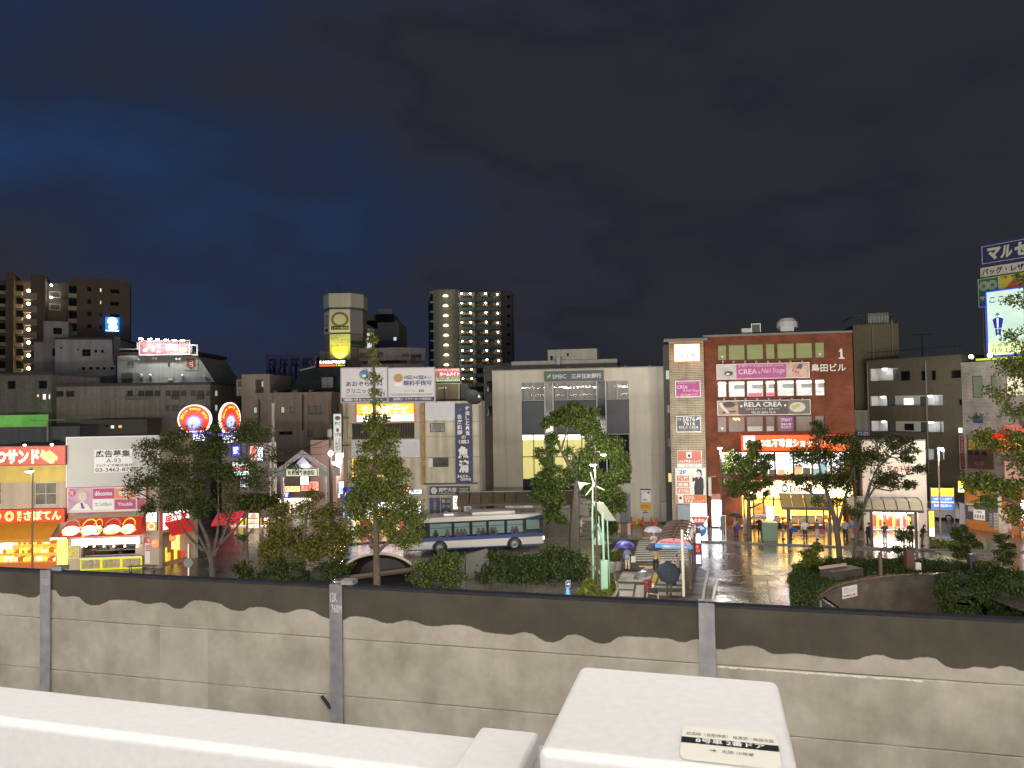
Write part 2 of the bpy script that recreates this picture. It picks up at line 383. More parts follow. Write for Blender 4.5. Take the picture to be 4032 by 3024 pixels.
 # ================================================================ railway side: concrete wall, platform doors
GW=F((0,9.0),-.255)
def concrete_wall_material():
 m=bpy.data.materials.new('stained_concrete');m.use_nodes=True
 N,L=m.node_tree.nodes,m.node_tree.links;b=N['Principled BSDF'];b.inputs['Roughness'].default_value=.8
 tc=N.new('ShaderNodeTexCoord')
 dt=N.new('ShaderNodeVectorMath');dt.operation='DOT_PRODUCT';dt.inputs[1].default_value=tuple(GW.e);L.new(tc.outputs['Object'],dt.inputs[0])
 sp=N.new('ShaderNodeSeparateXYZ');L.new(tc.outputs['Object'],sp.inputs[0])
 P=[('r',x,y) for x,y in ((0,215),(110,222),(180,243),(250,222),(330,193),(385,238),(470,235),(520,268),(580,292),(650,275),(720,256),(830,262),(920,284),(1010,273),(1100,312),(1160,295),(1220,260),(1330,270),(1420,312),(1500,328),(1560,303),(1640,303),(1760,338),(1880,316),(1960,335),(2050,375),(2140,385))]
 P+=[('d',x,y) for x,y in ((762,1331),(800,1336),(840,1347),(880,1341),(930,1353),(990,1350),(1050,1366),(1100,1372),(1135,1366),(1190,1389),(1240,1371),(1300,1391),(1345,1375))]
 P+=[('D',x,y) for x,y in ((60,335),(110,355),(170,355),(230,335),(350,398),(440,385),(560,377),(640,405),(690,428),(830,424),(950,440),(1060,452),(1150,462),(1220,455),(1350,434),(1430,460),(1530,460),(1640,446),(1690,470),(1740,505),(1830,520),(1930,505),(2000,515),(2090,498),(2212,530))]
 Q=sorted(GW.uv(*p) for p in P)
 ua,ub,za,zb=-12.0,10.0,8.2,9.4
 mr=N.new('ShaderNodeMapRange');mr.inputs[1].default_value=ua;mr.inputs[2].default_value=ub;L.new(dt.outputs['Value'],mr.inputs[0])
 fc=N.new('ShaderNodeFloatCurve');cu=fc.mapping.curves[0]
 cu.points[0].location=(0,(Q[0][1]-za)/(zb-za));cu.points[1].location=(1,(Q[-1][1]-za)/(zb-za))
 for u,z in Q:
  if ua<u<ub:cu.points.new((u-ua)/(ub-ua),(z-za)/(zb-za))
 fc.mapping.update();L.new(mr.outputs[0],fc.inputs['Value'])
 zz=N.new('ShaderNodeMapRange');zz.clamp=False;zz.inputs[1].default_value=za;zz.inputs[2].default_value=zb;L.new(sp.outputs[2],zz.inputs[0])
 n0=N.new('ShaderNodeTexNoise');n0.inputs['Scale'].default_value=14;L.new(tc.outputs['Object'],n0.inputs['Vector'])
 a=N.new('ShaderNodeMath');a.operation='MULTIPLY_ADD';a.inputs[1].default_value=.018;L.new(n0.outputs[0],a.inputs[0]);L.new(zz.outputs[0],a.inputs[2])
 s=N.new('ShaderNodeMath');s.operation='SUBTRACT';L.new(a.outputs[0],s.inputs[0]);L.new(fc.outputs[0],s.inputs[1])
 wet=N.new('ShaderNodeMapRange');wet.inputs[1].default_value=.006;wet.inputs[2].default_value=.016;L.new(s.outputs[0],wet.inputs[0])
 n1=N.new('ShaderNodeTexNoise');n1.inputs['Scale'].default_value=1.3;n1.inputs['Detail'].default_value=8;n1.inputs['Roughness'].default_value=.65;L.new(tc.outputs['Object'],n1.inputs['Vector'])
 cr=N.new('ShaderNodeValToRGB');cr.color_ramp.elements[0].position=.33;cr.color_ramp.elements[0].color=(.235,.212,.165,1);cr.color_ramp.elements[1].position=.68;cr.color_ramp.elements[1].color=(.40,.372,.310,1)
 L.new(n1.outputs[0],cr.inputs[0])
 mp=N.new('ShaderNodeMapping');mp.inputs['Scale'].default_value=(6,6,.9);L.new(tc.outputs['Object'],mp.inputs[0])
 n2=N.new('ShaderNodeTexNoise');n2.inputs['Scale'].default_value=1;n2.inputs['Detail'].default_value=6;L.new(mp.outputs[0],n2.inputs['Vector'])
 m2=N.new('ShaderNodeMapRange');m2.inputs[1].default_value=.3;m2.inputs[2].default_value=.72;m2.inputs[3].default_value=.93;m2.inputs[4].default_value=1.05;L.new(n2.outputs[0],m2.inputs[0])
 x1=N.new('ShaderNodeMix');x1.data_type='RGBA';x1.blend_type='MULTIPLY';x1.inputs[0].default_value=1;L.new(cr.outputs[0],x1.inputs[6]);L.new(m2.outputs[0],x1.inputs[7])
 n3=N.new('ShaderNodeTexNoise');n3.inputs['Scale'].default_value=5;n3.inputs['Detail'].default_value=10;n3.inputs['Roughness'].default_value=.8;n3.inputs['Distortion'].default_value=1.5;L.new(tc.outputs['Object'],n3.inputs['Vector'])
 m3=N.new('ShaderNodeMapRange');m3.inputs[1].default_value=.66;m3.inputs[2].default_value=.74;m3.inputs[3].default_value=0;m3.inputs[4].default_value=.35;L.new(n3.outputs[0],m3.inputs[0])
 x2=N.new('ShaderNodeMix');x2.data_type='RGBA';L.new(m3.outputs[0],x2.inputs[0]);L.new(x1.outputs[2],x2.inputs[6]);x2.inputs[7].default_value=(.52,.49,.42,1)
 ul=GW.uv('r',995,560)[0];ur=GW.uv('r',1292,560)[0]
 c1=N.new('ShaderNodeMath');c1.operation='COMPARE';c1.inputs[1].default_value=(ul+ur)/2;c1.inputs[2].default_value=(ur-ul)/2;L.new(dt.outputs['Value'],c1.inputs[0])
 c2=N.new('ShaderNodeMath');c2.operation='LESS_THAN';c2.inputs[1].default_value=GW.uv('r',1100,415)[1];L.new(sp.outputs[2],c2.inputs[0])
 c3=N.new('ShaderNodeMath');c3.operation='MULTIPLY';L.new(c1.outputs[0],c3.inputs[0]);L.new(c2.outputs[0],c3.inputs[1])
 c4=N.new('ShaderNodeMath');c4.operation='MULTIPLY';c4.inputs[1].default_value=.30;L.new(c3.outputs[0],c4.inputs[0])
 x3=N.new('ShaderNodeMix');x3.data_type='RGBA';L.new(c4.outputs[0],x3.inputs[0]);L.new(x2.outputs[2],x3.inputs[6]);x3.inputs[7].default_value=(.50,.46,.40,1)
 x4=N.new('ShaderNodeMix');x4.data_type='RGBA';x4.blend_type='MULTIPLY';x4.inputs[0].default_value=1;L.new(x2.outputs[2],x4.inputs[6]);x4.inputs[7].default_value=(.165,.152,.128,1)
 x5=N.new('ShaderNodeMix');x5.data_type='RGBA';L.new(wet.outputs[0],x5.inputs[0]);L.new(x3.outputs[2],x5.inputs[6]);L.new(x4.outputs[2],x5.inputs[7])
 L.new(x5.outputs[2],b.inputs['Base Color'])
 bp=N.new('ShaderNodeBump');bp.inputs['Strength'].default_value=.25;bp.inputs['Distance'].default_value=.01;L.new(n3.outputs[0],bp.inputs['Height']);L.new(bp.outputs[0],b.inputs['Normal'])
 return m
M_WALL=concrete_wall_material()
ZT=GW.uv('d',1106,1289)[1];ZJ1=GW.uv('d',1106,1406)[1];ZJ2=GW.uv('d',1106,1537)[1]
wall=thing('railway_wall','stained concrete wall between steel posts, wet dark along its top edge','wall',GW.O)
pu=[GW.uv('d',x,y)[0] for x,y in ((100.5,1400),(728.5,1430),(1529,1440))]
sp_=(pu[2]-pu[0])/2
posts=[pu[0]-2*sp_,pu[0]-sp_]+pu+[pu[2]+sp_,pu[2]+2*sp_,pu[2]+3*sp_]
for i in range(len(posts)-1):
 a,b=posts[i]+.01,posts[i+1]-.01
 z=ZT;zs=[ZT,ZJ1,ZJ2,ZJ2-.72,ZJ2-1.44]
 for j in range(4):
  mb=MB();mb.fbx(GW,a,zs[j+1]+.007,b,zs[j],-.10,0);o_=mb.build('panel',M_WALL,wall)
  mod=o_.modifiers.new('edge','BEVEL');mod.width=.006;mod.segments=1
 mb=MB();mb.fbx(GW,a,ZT,b,ZT+.028,-.12,.006);mb.build('capping',mat('bitumen_capping',(.014,.016,.024),.6,var=.3,scale=8),wall)
gv=mat('galvanised_post',(.27,.265,.28),.55,.15,var=.22,scale=7,streak=.35)
for i,u in enumerate(posts):
 mb=MB();w=.088
 zt=ZT+(.045 if i!=3 else .05)
 mb.fbx(GW,u-w,5.0,u+w,zt,.012,.03);mb.fbx(GW,u-.007,5.0,u+.007,zt,-.13,.012);mb.fbx(GW,u-w,5.0,u+w,zt,-.15,-.13)
 p_=mb.build('post',gv,wall)
 if i==3:
  d_=GW.uv('r',2052,300)
  mb=MB();mb.text(GW,'12K',u-.075,ZT-.17,u+.02,ZT-.055,.034,0);mb.text(GW,'760M',u-.06,ZT-.31,u+.085,ZT-.21,.034,0);mb.build('lettering',mat('chalk',(.62,.61,.58),.9),p_)
 if i==2:
  mb=MB();mb.text(GW,'765',u-.06,ZT-.16,u+.05,ZT-.08,.034,0);mb.build('lettering',mat('faint_chalk',(.42,.42,.41),.9),p_)
 if i in (2,3):
  mb=MB();mb.fbx(GW,u+.03,ZT+.03,u+.20,ZT+.085,-.2,-.05);mb.build('bracket',gv,p_)
mb=MB();q=GW.uv('r',2035,890);mb.tube([GW.pt(q[0]-.05,q[1]+.09,.05),GW.pt(q[0]+.06,q[1]-.07,.02)],.022,8);mb.build('pipe',BLACK,wall)
mb=MB()
for (x0,y0,x1,y1) in ((345,487,900,538),(900,534,1600,590)):
 a=GW.uv('D',x0,y0);c=GW.uv('D',x1,y1);n=14
 for i in range(n):
  t0,t1=i/n,(i+1)/n;u0,u1=a[0]+(c[0]-a[0])*t0,a[0]+(c[0]-a[0])*t1;h=.008+.012*random.random()
  mb.frc(GW,u0,ZJ1-.012-h,u1,ZJ1-.006,.004)
mb.build('lime_deposit',mat('lime_deposit',(.60,.57,.50),.9,var=.3,scale=20),wall)
class Flat:
 """a horizontal plane at height z0: u along a, z along b"""
 def __init__(s,O,e,n):s.O=Vec(O);s.e=e.normalized();s.n=n.normalized()
 def pt(s,u,z,d=0.0):return s.O+s.e*u+s.n*z+Vec((0,0,d))
 def uv(s,k,x,y):p=gnd(k,x,y,s.O.z)-s.O;return p.dot(s.e),p.dot(s.n)
ZR=11.0
A0,A1,B0=gnd('r',0,778,ZR),gnd('r',2212,1015,ZR),gnd('r',0,1000,ZR)
e_d=(A1-A0).normalized();n_d=Vec((e_d.y,-e_d.x,0))
GR=F((A0.x,A0.y),0);GR.e=e_d;GR.n=n_d
wR=(B0-A0).dot(n_d)
M_DOOR=mat('white_powder_coat',(.70,.70,.70),.42,var=.05,scale=70,bump=.06,bscale=420)
def bev(o,w=.012,n=4):
 m=o.modifiers.new('rounding','BEVEL');m.width=w;m.segments=n;m.limit_method='ANGLE'
 for p in o.data.polygons:p.use_smooth=True
 o.modifiers.new('normals','WEIGHTED_NORMAL');return o
psd=thing('platform_door','white metal platform screen door with flat pale top rail','platform door',GR.pt(0,ZR-1.2,wR/2))
mb=MB();mb.fbx(GR,-2.2,ZR-1.2,2.6,ZR,0,wR);bev(mb.build('rail',M_DOOR,psd),.014)
ZC=ZR+.035
GC=Flat((A0.x,A0.y,ZC),e_d,n_d)
c_=[GC.uv('d',*p) for p in ((1030,1566),(1158,1580),(985,1659),(1138,1650))]
u0,u1=(c_[0][0]+c_[2][0])/2,(c_[1][0]+c_[3][0])/2
mb=MB();mb.fbx(GR,u0,ZR+.002,u1,ZC,c_[0][1],wR+.06);bev(mb.build('cover_plate',M_DOOR,psd),.007)
ZB=ZR+.10
GB=Flat((A0.x,A0.y,ZB),e_d,n_d)
bl,br_,fl=GB.uv('q',605,112),GB.uv('q',1980,218),GB.uv('q',435,690)
box=thing('door_control_box','white steel equipment box of the platform door, numbered sticker on its top','equipment box',GR.pt((bl[0]+br_[0])/2,ZB-.5,bl[1]))
mb=MB();mb.fbx(GR,(bl[0]+fl[0])/2,ZB-1.1,br_[0],ZB,bl[1],fl[1]);bev(mb.build('casing',M_DOOR,box),.011)
S=[GB.uv('B',*p) for p in ((148,1025),(1612,1160),(1655,1650),(95,1600))]
s0=Vec(((S[0][0]+S[3][0])/2,(S[0][1]+S[1][1])/2));s1=Vec(((S[1][0]+S[2][0])/2,(S[2][1]+S[3][1])/2))
GS=Flat(GB.pt(s0.x,s0.y),e_d,n_d);LW,LH=s1.x-s0.x,s1.y-s0.y
st=thing('door_number_sticker','cream rounded sticker with a black band reading car 8 door 2','sticker',GS.pt(LW/2,LH/2,.002))
def rrect(g,u0,z0,u1,z1,r,d,n=6):
 out=[]
 for cx,cz,a0 in ((u1-r,z1-r,0),(u0+r,z1-r,90),(u0+r,z0+r,180),(u1-r,z0+r,270)):
  for i in range(n+1):a=R(a0+90*i/n);out.append(g.pt(cx+r*math.cos(a),cz+r*math.sin(a),d))
 return out
class FlipZ:
 def __init__(s,g,H):s.g=g;s.H=H
 def pt(s,u,z,d=0.0):return s.g.pt(u,s.H-z,d)
GT=FlipZ(GS,LH)
mb=MB();mb.poly(rrect(GT,0,0,LW,LH,.012,.0015));mb.build('backing',mat('cream_sticker',(.78,.77,.68),.45,var=.03),st)
v=lambda y:1-(GB.uv('B',880,y)[1]-s0.y)/LH
mb=MB();mb.frc(GT,0,LH*.475,LW,LH*.645,.0021);mb.build('band',mat('sticker_black',(.015,.014,.018),.4),st)
mb=MB();mb.text(GT,'8号車 2番ドア',LW*.15,LH*.492,LW*.86,LH*.63,.0027,.02);mb.build('lettering',mat('sticker_white',(.80,.80,.78),.5),st)
mb=MB();mb.text(GT,'総武線（各駅停車） 秋葉原・新宿方面',LW*.05,LH*.70,LW*.96,LH*.80,.0027,.0)
mb.text(GT,'先頭 10号車',LW*.42,LH*.255,LW*.74,LH*.345,.0027,.0)
mb.frc(GT,LW*.295,LH*.295,LW*.345,LH*.315,.0027);mb.poly([GT.pt(LW*.34,LH*.265,.0027),GT.pt(LW*.365,LH*.305,.0027),GT.pt(LW*.34,LH*.345,.0027)])
mb.build('lettering',mat('sticker_grey',(.16,.13,.16),.5),st)
# ================================================================ ground of the station square
def wet_asphalt(name,col,rlo,rhi,scale,bump,bsc=(1,1,1),pud=.5):
 m=bpy.data.materials.new(name);m.use_nodes=True
 N,L=m.node_tree.nodes,m.node_tree.links;b=N['Principled BSDF'];b.inputs['Specular IOR Level'].default_value=.5
 tc=N.new('ShaderNodeTexCoord')
 n=N.new('ShaderNodeTexNoise');n.inputs['Scale'].default_value=scale;n.inputs['Detail'].default_value=7;n.inputs['Roughness'].default_value=.6;L.new(tc.outputs['Object'],n.inputs['Vector'])
 mr=N.new('ShaderNodeMapRange');mr.inputs[1].default_value=pud-.12;mr.inputs[2].default_value=pud+.16;mr.inputs[3].default_value=rlo;mr.inputs[4].default_value=rhi;L.new(n.outputs[0],mr.inputs[0]);L.new(mr.outputs[0],b.inputs['Roughness'])
 cr=N.new('ShaderNodeMapRange');cr.inputs[1].default_value=.3;cr.inputs[2].default_value=.7;cr.inputs[3].default_value=.65;cr.inputs[4].default_value=1.25;L.new(n.outputs[0],cr.inputs[0])
 mx=N.new('ShaderNodeMix');mx.data_type='RGBA';mx.blend_type='MULTIPLY';mx.inputs[0].default_value=1;mx.inputs[6].default_value=(*col,1);L.new(cr.outputs[0],mx.inputs[7]);L.new(mx.outputs[2],b.inputs['Base Color'])
 n2=N.new('ShaderNodeTexNoise');n2.inputs['Scale'].default_value=7;n2.inputs['Detail'].default_value=5
 mp=N.new('ShaderNodeMapping');mp.inputs['Scale'].default_value=bsc;L.new(tc.outputs['Object'],mp.inputs[0]);L.new(mp.outputs[0],n2.inputs['Vector'])
 bp=N.new('ShaderNodeBump');bp.inputs['Strength'].default_value=bump;bp.inputs['Distance'].default_value=.015;L.new(n2.outputs[0],bp.inputs['Height']);L.new(bp.outputs[0],b.inputs['Normal'])
 return m
M_ROAD=wet_asphalt('wet_asphalt',(.085,.076,.063),.10,.34,.55,.5,(.5,1.6,1))
M_PAVE=wet_asphalt('wet_paving',(.115,.098,.080),.06,.26,.8,.45,(.8,1.8,1))
M_DARKPAVE=wet_asphalt('dark_brick_paving',(.045,.036,.029),.35,.6,1.2,.4);M_DARKPAVE.node_tree.nodes['Principled BSDF'].inputs['Specular IOR Level'].default_value=.15
M_TILE=wet_asphalt('pale_stone_paving',(.27,.255,.20),.3,.5,1.5,.25)
M_PAINT=mat('worn_white_road_paint',(.46,.44,.38),.6,var=.3,scale=5)
M_YELLOW=mat('yellow_tactile_paving',(.46,.30,.035),.4,var=.25,scale=6)
M_KERB=mat('wet_kerb_stone',(.085,.08,.075),.35,var=.3,scale=4)
cope=[('C',x,y) for x,y in ((352,625),(318,585),(290,530),(292,485),(320,440),(380,398),(470,356),(640,318),(820,287),(1000,266),(1150,257),(1270,255),(1420,258),(1640,263))]
ZCOPE=.35
copeP=[gnd(*p,ZCOPE) for p in cope]
pit=[Vec((p.x,p.y)) for p in copeP]
pit=pit[:-1]+[Vec((pit[-2].x+.3,38)),Vec((pit[-2].x-2,31)),Vec((pit[0].x-1.5,31))]
def sheet(name,outer,z,m,hole=None,k='structure'):
 L_=[[Vec((p[0],p[1],0)) for p in outer]]
 if hole:L_.append([Vec((p[0],p[1],0)) for p in hole])
 tri=tessellate_polygon(L_);vs=[v_ for l in L_ for v_ in l]
 mb=MB();fs=[]
 for t in tri:
  a,b,c=[vs[i] for i in t]
  if (b-a).cross(c-a).z<0:t=(t[0],t[2],t[1])
  fs.append(tuple(t))
 mb.raw([(v_.x,v_.y,z) for v_ in vs],fs);o=mb.build(name,m);return kind(o,k)
sheet('road',[(-400,14),(400,14),(400,900),(-400,900)],0.0,M_ROAD,pit)
sheet('ramp_floor',[(-20,20),(60,20),(60,60),(-20,60)],-3.2,mat('ramp_concrete',(.12,.11,.10),.7,var=.3))
def raised(name,pts,z,m,kerb=M_KERB):
 o=sheet(name,pts,z,m)
 mb=MB();n=len(pts)
 for i in range(n):
  a,b=pts[i],pts[(i+1)%n]
  mb.quad((a[0],a[1],0),(b[0],b[1],0),(b[0],b[1],z),(a[0],a[1],z))
  d=Vec((b[0]-a[0],b[1]-a[1],0));nn=Vec((d.y,-d.x,0)).normalized()*.16
  mb.quad((a[0],a[1],z+.004),(b[0],b[1],z+.004),(b[0]-nn.x,b[1]-nn.y,z+.004),(a[0]-nn.x,a[1]-nn.y,z+.004))
 kind(mb.build('kerb',kerb),'structure');return o
kl=[gnd('f',x,y,.13) for x,y in ((1180,2156),(1330,2142),(1460,2133),(1800,2124),(2140,2118),(2328,2115),(2517,2122),(2853,2132),(3120,2142),(3396,2153),(3620,2162),(3868,2165),(4200,2172))]
raised('far_pavement',[(p.x,p.y) for p in kl]+[(70,100),(-18,100),(kl[0].x-1.0,72)],.13,M_PAVE)
il=[gnd('j',x,y,.13) for x,y in ((240,1330),(330,1020),(348,860),(368,735),(700,744),(1060,752),(1225,778),(1335,828),(1305,960),(1283,1100),(1262,1330))]
il2=[(p.x,p.y) for p in il];il2=[il2[0]]+il2[1:]
raised('taxi_island',[(il2[0][0],il2[0][1])]+il2[1:],.13,M_DARKPAVE) if False else raised('taxi_island',[(il2[0][0]-.2,30)]+il2+[(il2[-1][0]-.2,30)],.13,M_DARKPAVE)
def decal(name,polys,m,z,k0='x'):
 mb=MB()
 for P in polys:mb.poly([gnd(p[2] if len(p)>2 else k0,p[0],p[1],z) for p in P][::-1])
 for i,f_ in enumerate(mb.f):
  a,b,c=[Vec(mb.v[j]) for j in f_[:3]]
  if (b-a).cross(c-a).z<0:mb.f[i]=f_[::-1]
 return kind(mb.build(name,m),'structure')
decal('pale_paving',[[(345,945),(900,968),(842,1150),(245,1132)],[(1050,970),(1440,985),(1440,1190),(985,1175)],[(232,1172),(560,1180),(540,1280),(228,1268)],[(600,1200),(850,1205),(800,1430),(560,1425)],[(228,1300),(540,1310),(520,1420),(222,1405)],[(950,1215),(1440,1225),(1440,1262),(930,1250)],[(900,1330),(1440,1340),(1430,1400),(860,1390)],[(760,855),(900,858),(890,905),(740,900)],[(700,915),(920,920),(915,942),(690,935)],[(215,1440),(440,1445),(430,1520),(205,1520)],[(1190,1470),(1440,1475),(1440,1560),(1170,1540)]],M_TILE,.137)
decal('tactile_paving',[[(925,958),(1035,962),(918,1212),(862,1208)],[(650,838),(930,850),(925,878),(645,862)],[(705,312),(880,318),(880,345),(700,338)],[(520,595+1340,'f'),(521,1936,'f'),(521,1937,'f')]][:3],M_YELLOW,.145)
M_DRYROAD=wet_asphalt('dull_dark_asphalt',(.042,.036,.030),.45,.7,1.0,.3);M_DRYROAD.node_tree.nodes['Principled BSDF'].inputs['Specular IOR Level'].default_value=.12
decal('crossing_asphalt',[[(20,500),(300,330),(720,360),(1010,345),(1230,420),(1330,520),(1500,800),(1440,880),(230,800),(60,700)]],M_DRYROAD,.002)
a_,b_=gnd('j',650,493),gnd('j',650,728)
mb=MB();n=10
for i in range(n):
 Y0=a_.y+(b_.y-a_.y)*(i+.0)/n;Y1=Y0+(b_.y-a_.y)/n*.52
 x0=gnd('j',575-6*i,493+23*i).x;x1=gnd('j',1090,600).x
 mb.quad((x0,Y1,.005),(x1+.3,Y1,.005),(x1+.3,Y0,.005),(x0+.2,Y0,.005))
kind(mb.build('crosswalk_markings',M_PAINT),'structure')
decal('lane_markings',[[(955,1150),(975,1150),(1032,1500),(1005,1500)],[(370,1095),(392,1095),(330,1420),(300,1420)],[(380,1098),(1060,1098),(1062,1103),(379,1103)],[(130,715),(210,712),(212,722),(130,725)],[(40,408,'x'),(190,425,'x'),(190,432,'x'),(40,430,'x')],[(290,365,'x'),(395,360,'x'),(215,580,'x'),(120,575,'x')],[(1380,45,'C'),(1640,62,'C'),(1640,68,'C'),(1380,52,'C')]],mat('faded_road_paint',(.20,.19,.165),.4,var=.4,scale=3),.005,'p')
decal('canopy_floor',[[(80,860),(730,860),(720,1040),(110,1040)]],mat('dark_floor',(.01,.009,.009),.7),.006,'h')  # dark patch laid on the road, paints in the shade at the canopy
M_SOIL=mat('planting_soil',(.035,.028,.02),.9,var=.3)
GI=[gnd('f',x,y,.25) for x,y in ((3098,2262),(3130,2240),(3200,2218),(3330,2200),(3560,2200),(3760,2222),(3900,2240),(4150,2262))]
gi=[(p.x,p.y) for p in GI]
ramp_edge=[(p.x,p.y+.0) for p in copeP][::-1]
raised('planting_island',[(gi[0][0]+.3,33)]+gi+[(gi[-1][0],33)] if False else gi+[(gi[-1][0],47.0)]+ramp_edge+[(ramp_edge[-1][0]-.4,36),(gi[0][0]-.3,36)],.25,M_SOIL)
M_RAMPW=brick_mat('stained_block_wall',(.13,.105,.082),(.115,.094,.074),(.07,.058,.048),.4,.085,(.96,-.28,0),.8,.012)
M_COPE=mat('brown_coping',(.16,.10,.065),.45,var=.35,scale=3)
rw=thing('ramp_retaining_wall','curved stained block wall with brown coping above the underground ramp','retaining wall',(copeP[6].x,copeP[6].y,-3))
def dense(P,n=4):
 out=[]
 for i in range(len(P)-1):
  p0,p1,p2,p3=P[max(i-1,0)],P[i],P[i+1],P[min(i+2,len(P)-1)]
  for j in range(n):
   t=j/n;out.append(.5*((2*p1)+(p2-p0)*t+(2*p0-5*p1+4*p2-p3)*t*t+(3*p1-p0-3*p2+p3)*t**3))
 return out+[P[-1]]
cp=dense(copeP);mb=MB();mc=MB()
for i in range(len(cp)-1):
 a,b=cp[i],cp[i+1]
 t=(cp[min(i+1,len(cp)-1)]-cp[max(i-1,0)]).normalized();n1=Vec((-t.y,t.x,0))*.34
 t2=(cp[min(i+2,len(cp)-1)]-cp[i]).normalized();n2=Vec((-t2.y,t2.x,0))*.34
 mb.quad((a.x,a.y,-3.2),(b.x,b.y,-3.2),(b.x,b.y,ZCOPE-.1),(a.x,a.y,ZCOPE-.1))
 f1,f2=a-n1*.12,b-n2*.12
 mc.quad((f1.x,f1.y,ZCOPE),(f2.x,f2.y,ZCOPE),b+n2,a+n1)
 mc.quad((f1.x,f1.y,ZCOPE-.12),(f2.x,f2.y,ZCOPE-.12),(f2.x,f2.y,ZCOPE),(f1.x,f1.y,ZCOPE))
mb.build('wall',M_RAMPW,rw);mc.build('coping',M_COPE,rw)
q0,q1=gnd('C',515,440,-.6),gnd('C',655,405,-.6)
def wallpt(k,x,y):
 """where the sight line meets the curved wall"""
 best=None;r_=ray(k,x,y)
 for i in range(len(cp)-1):
  a,b=cp[i],cp[i+1];t=(b-a);nn=Vec((t.y,-t.x,0))
  den=r_.dot(nn)
  if abs(den)<1e-6:continue
  P=EYE+r_*((a-EYE).dot(nn)/den);s_=(P-a).dot(t)/t.dot(t)
  if -.05<=s_<=1.05 and r_.y>0 and 30<P.y<60:best=P if best is None or P.y>best.y else best
 return best
pa,pb=wallpt('C',516,445),wallpt('C',654,405)
if pa is None or pb is None:pa,pb=Vec((17.5,45.0,-.5)),Vec((19.2,45.6,-.5))
gB=F((pa.x,pa.y),0);gB.e=Vec((pb.x-pa.x,pb.y-pa.y,0)).normalized();gB.n=Vec((gB.e.y,-gB.e.x,0))
r0=gB.rect('C',516,372,654,480,.1)
RED=mat('red_ink',(.40,.02,.02),.5)
sign('warning_board','white notice board with black and red writing on the curved ramp wall',gB,r0,SGW,None,.06,.04,tex=[('この先タクシープールです',(.07,.74,.93,.88),INK,0),('客待ち以外の車両の進入は',(.07,.58,.93,.70),RED,0),('固くお断りいたします',(.07,.42,.80,.54),INK,0),('●一般車',(.05,.08,.42,.30),INK,.02),('進入禁止',(.45,.08,.95,.30),RED,.02)],cat='notice board')
# ================================================================ buildings
P_=lambda k,x,y,Y:at(k,x,y,Y)
def warm(name,c,s,var=.35,sc=2.5,st=(1,1,.25)):return glow(name,c,s,var,sc,st)
LIT_WARM=warm('lit_room_warm',c8(255,226,150),.95)
LIT_PALE=glow('lit_room_pale',c8(205,215,190),.42,.3,2)
LIT_WHITE=glow('lit_room_white',c8(240,240,230),1.1,.4,2)
LAMPGLOW=glow('lamp_glow',c8(255,232,190),26)
LAMPWHITE=glow('lamp_white_glow',c8(240,245,255),30)
def ball(mb,p,r,n=8):
 mb.lathe(p,[(r*math.sin(math.pi*i/5),-r*math.cos(math.pi*i/5)) for i in range(6)],n)
 # ---- apartment tower at far left
GA=F(P_('a',1000,300,150),.5)
tanw=mat('tan_tile_wall',(.20,.150,.098),.8,var=.12,streak=.12)
cream=mat('cream_balcony',(.50,.44,.34),.7,streak=.15)
u0,_,u1,z1=GA.rect('a',740,272,1415,900)
wins=[]
for r_ in range(4):
 dy=134.5*r_
 for (x0,y0,x1,y1) in ((948,358,996,406),(1083,370,1108,415),(1200,384,1300,430)):wins.append((GA.rect('a',x0,y0+dy,x1,y1+dy),r_,x0))
 wins.append((GA.rect('a',748,345+dy*1.02,838,430+dy*1.02),r_,748))
ab=bldg('apartment_tower','tall tan tiled apartment tower with lit stair balconies behind the grey blocks',GA,u0,u1,z1,16,tanw,[w[0] for w in wins])
for h,r_,x0 in wins:
 lit=(x0==1083 and r_==0) and glow('lit_white_small',c8(250,246,235),1.3) or (x0==1083 and r_==1) and LIT_WARM
 window(ab,GA,h,lit or GLASS,BRONZE,cols=2 if x0!=1083 else 1,t=.1,rev=.3 if x0==748 else .14)
mb=MB()
for r_ in range(5):
 a=GA.rect('a',743,432+137*r_,838,474+137*r_);mb.fbx(GA,a[0],a[1],a[2],a[3],.02,.12)
mb.build('spandrel',cream,ab)
GAl=GA.off(1.2)
mb=MB();uL=GAl.uv('a',-150,300)[0]
for (x0,x1,y) in ((-150,72,262),(158,345,275),(500,742,300)):
 a=GAl.rect('a',x0,y,x1,y+50);mb.fbx(GAl,a[0],0,a[2],a[3],-14,-2.2)
mb.build('wall',tanw,ab)
mb=MB()
for (x0,x1,y) in ((72,158,205),(345,502,232)):
 a=GAl.rect('a',x0,y,x1,y+50);mb.fbx(GAl,a[0],0,a[2],a[3],-12,1.0)
mb.build('pier',tanw,ab)
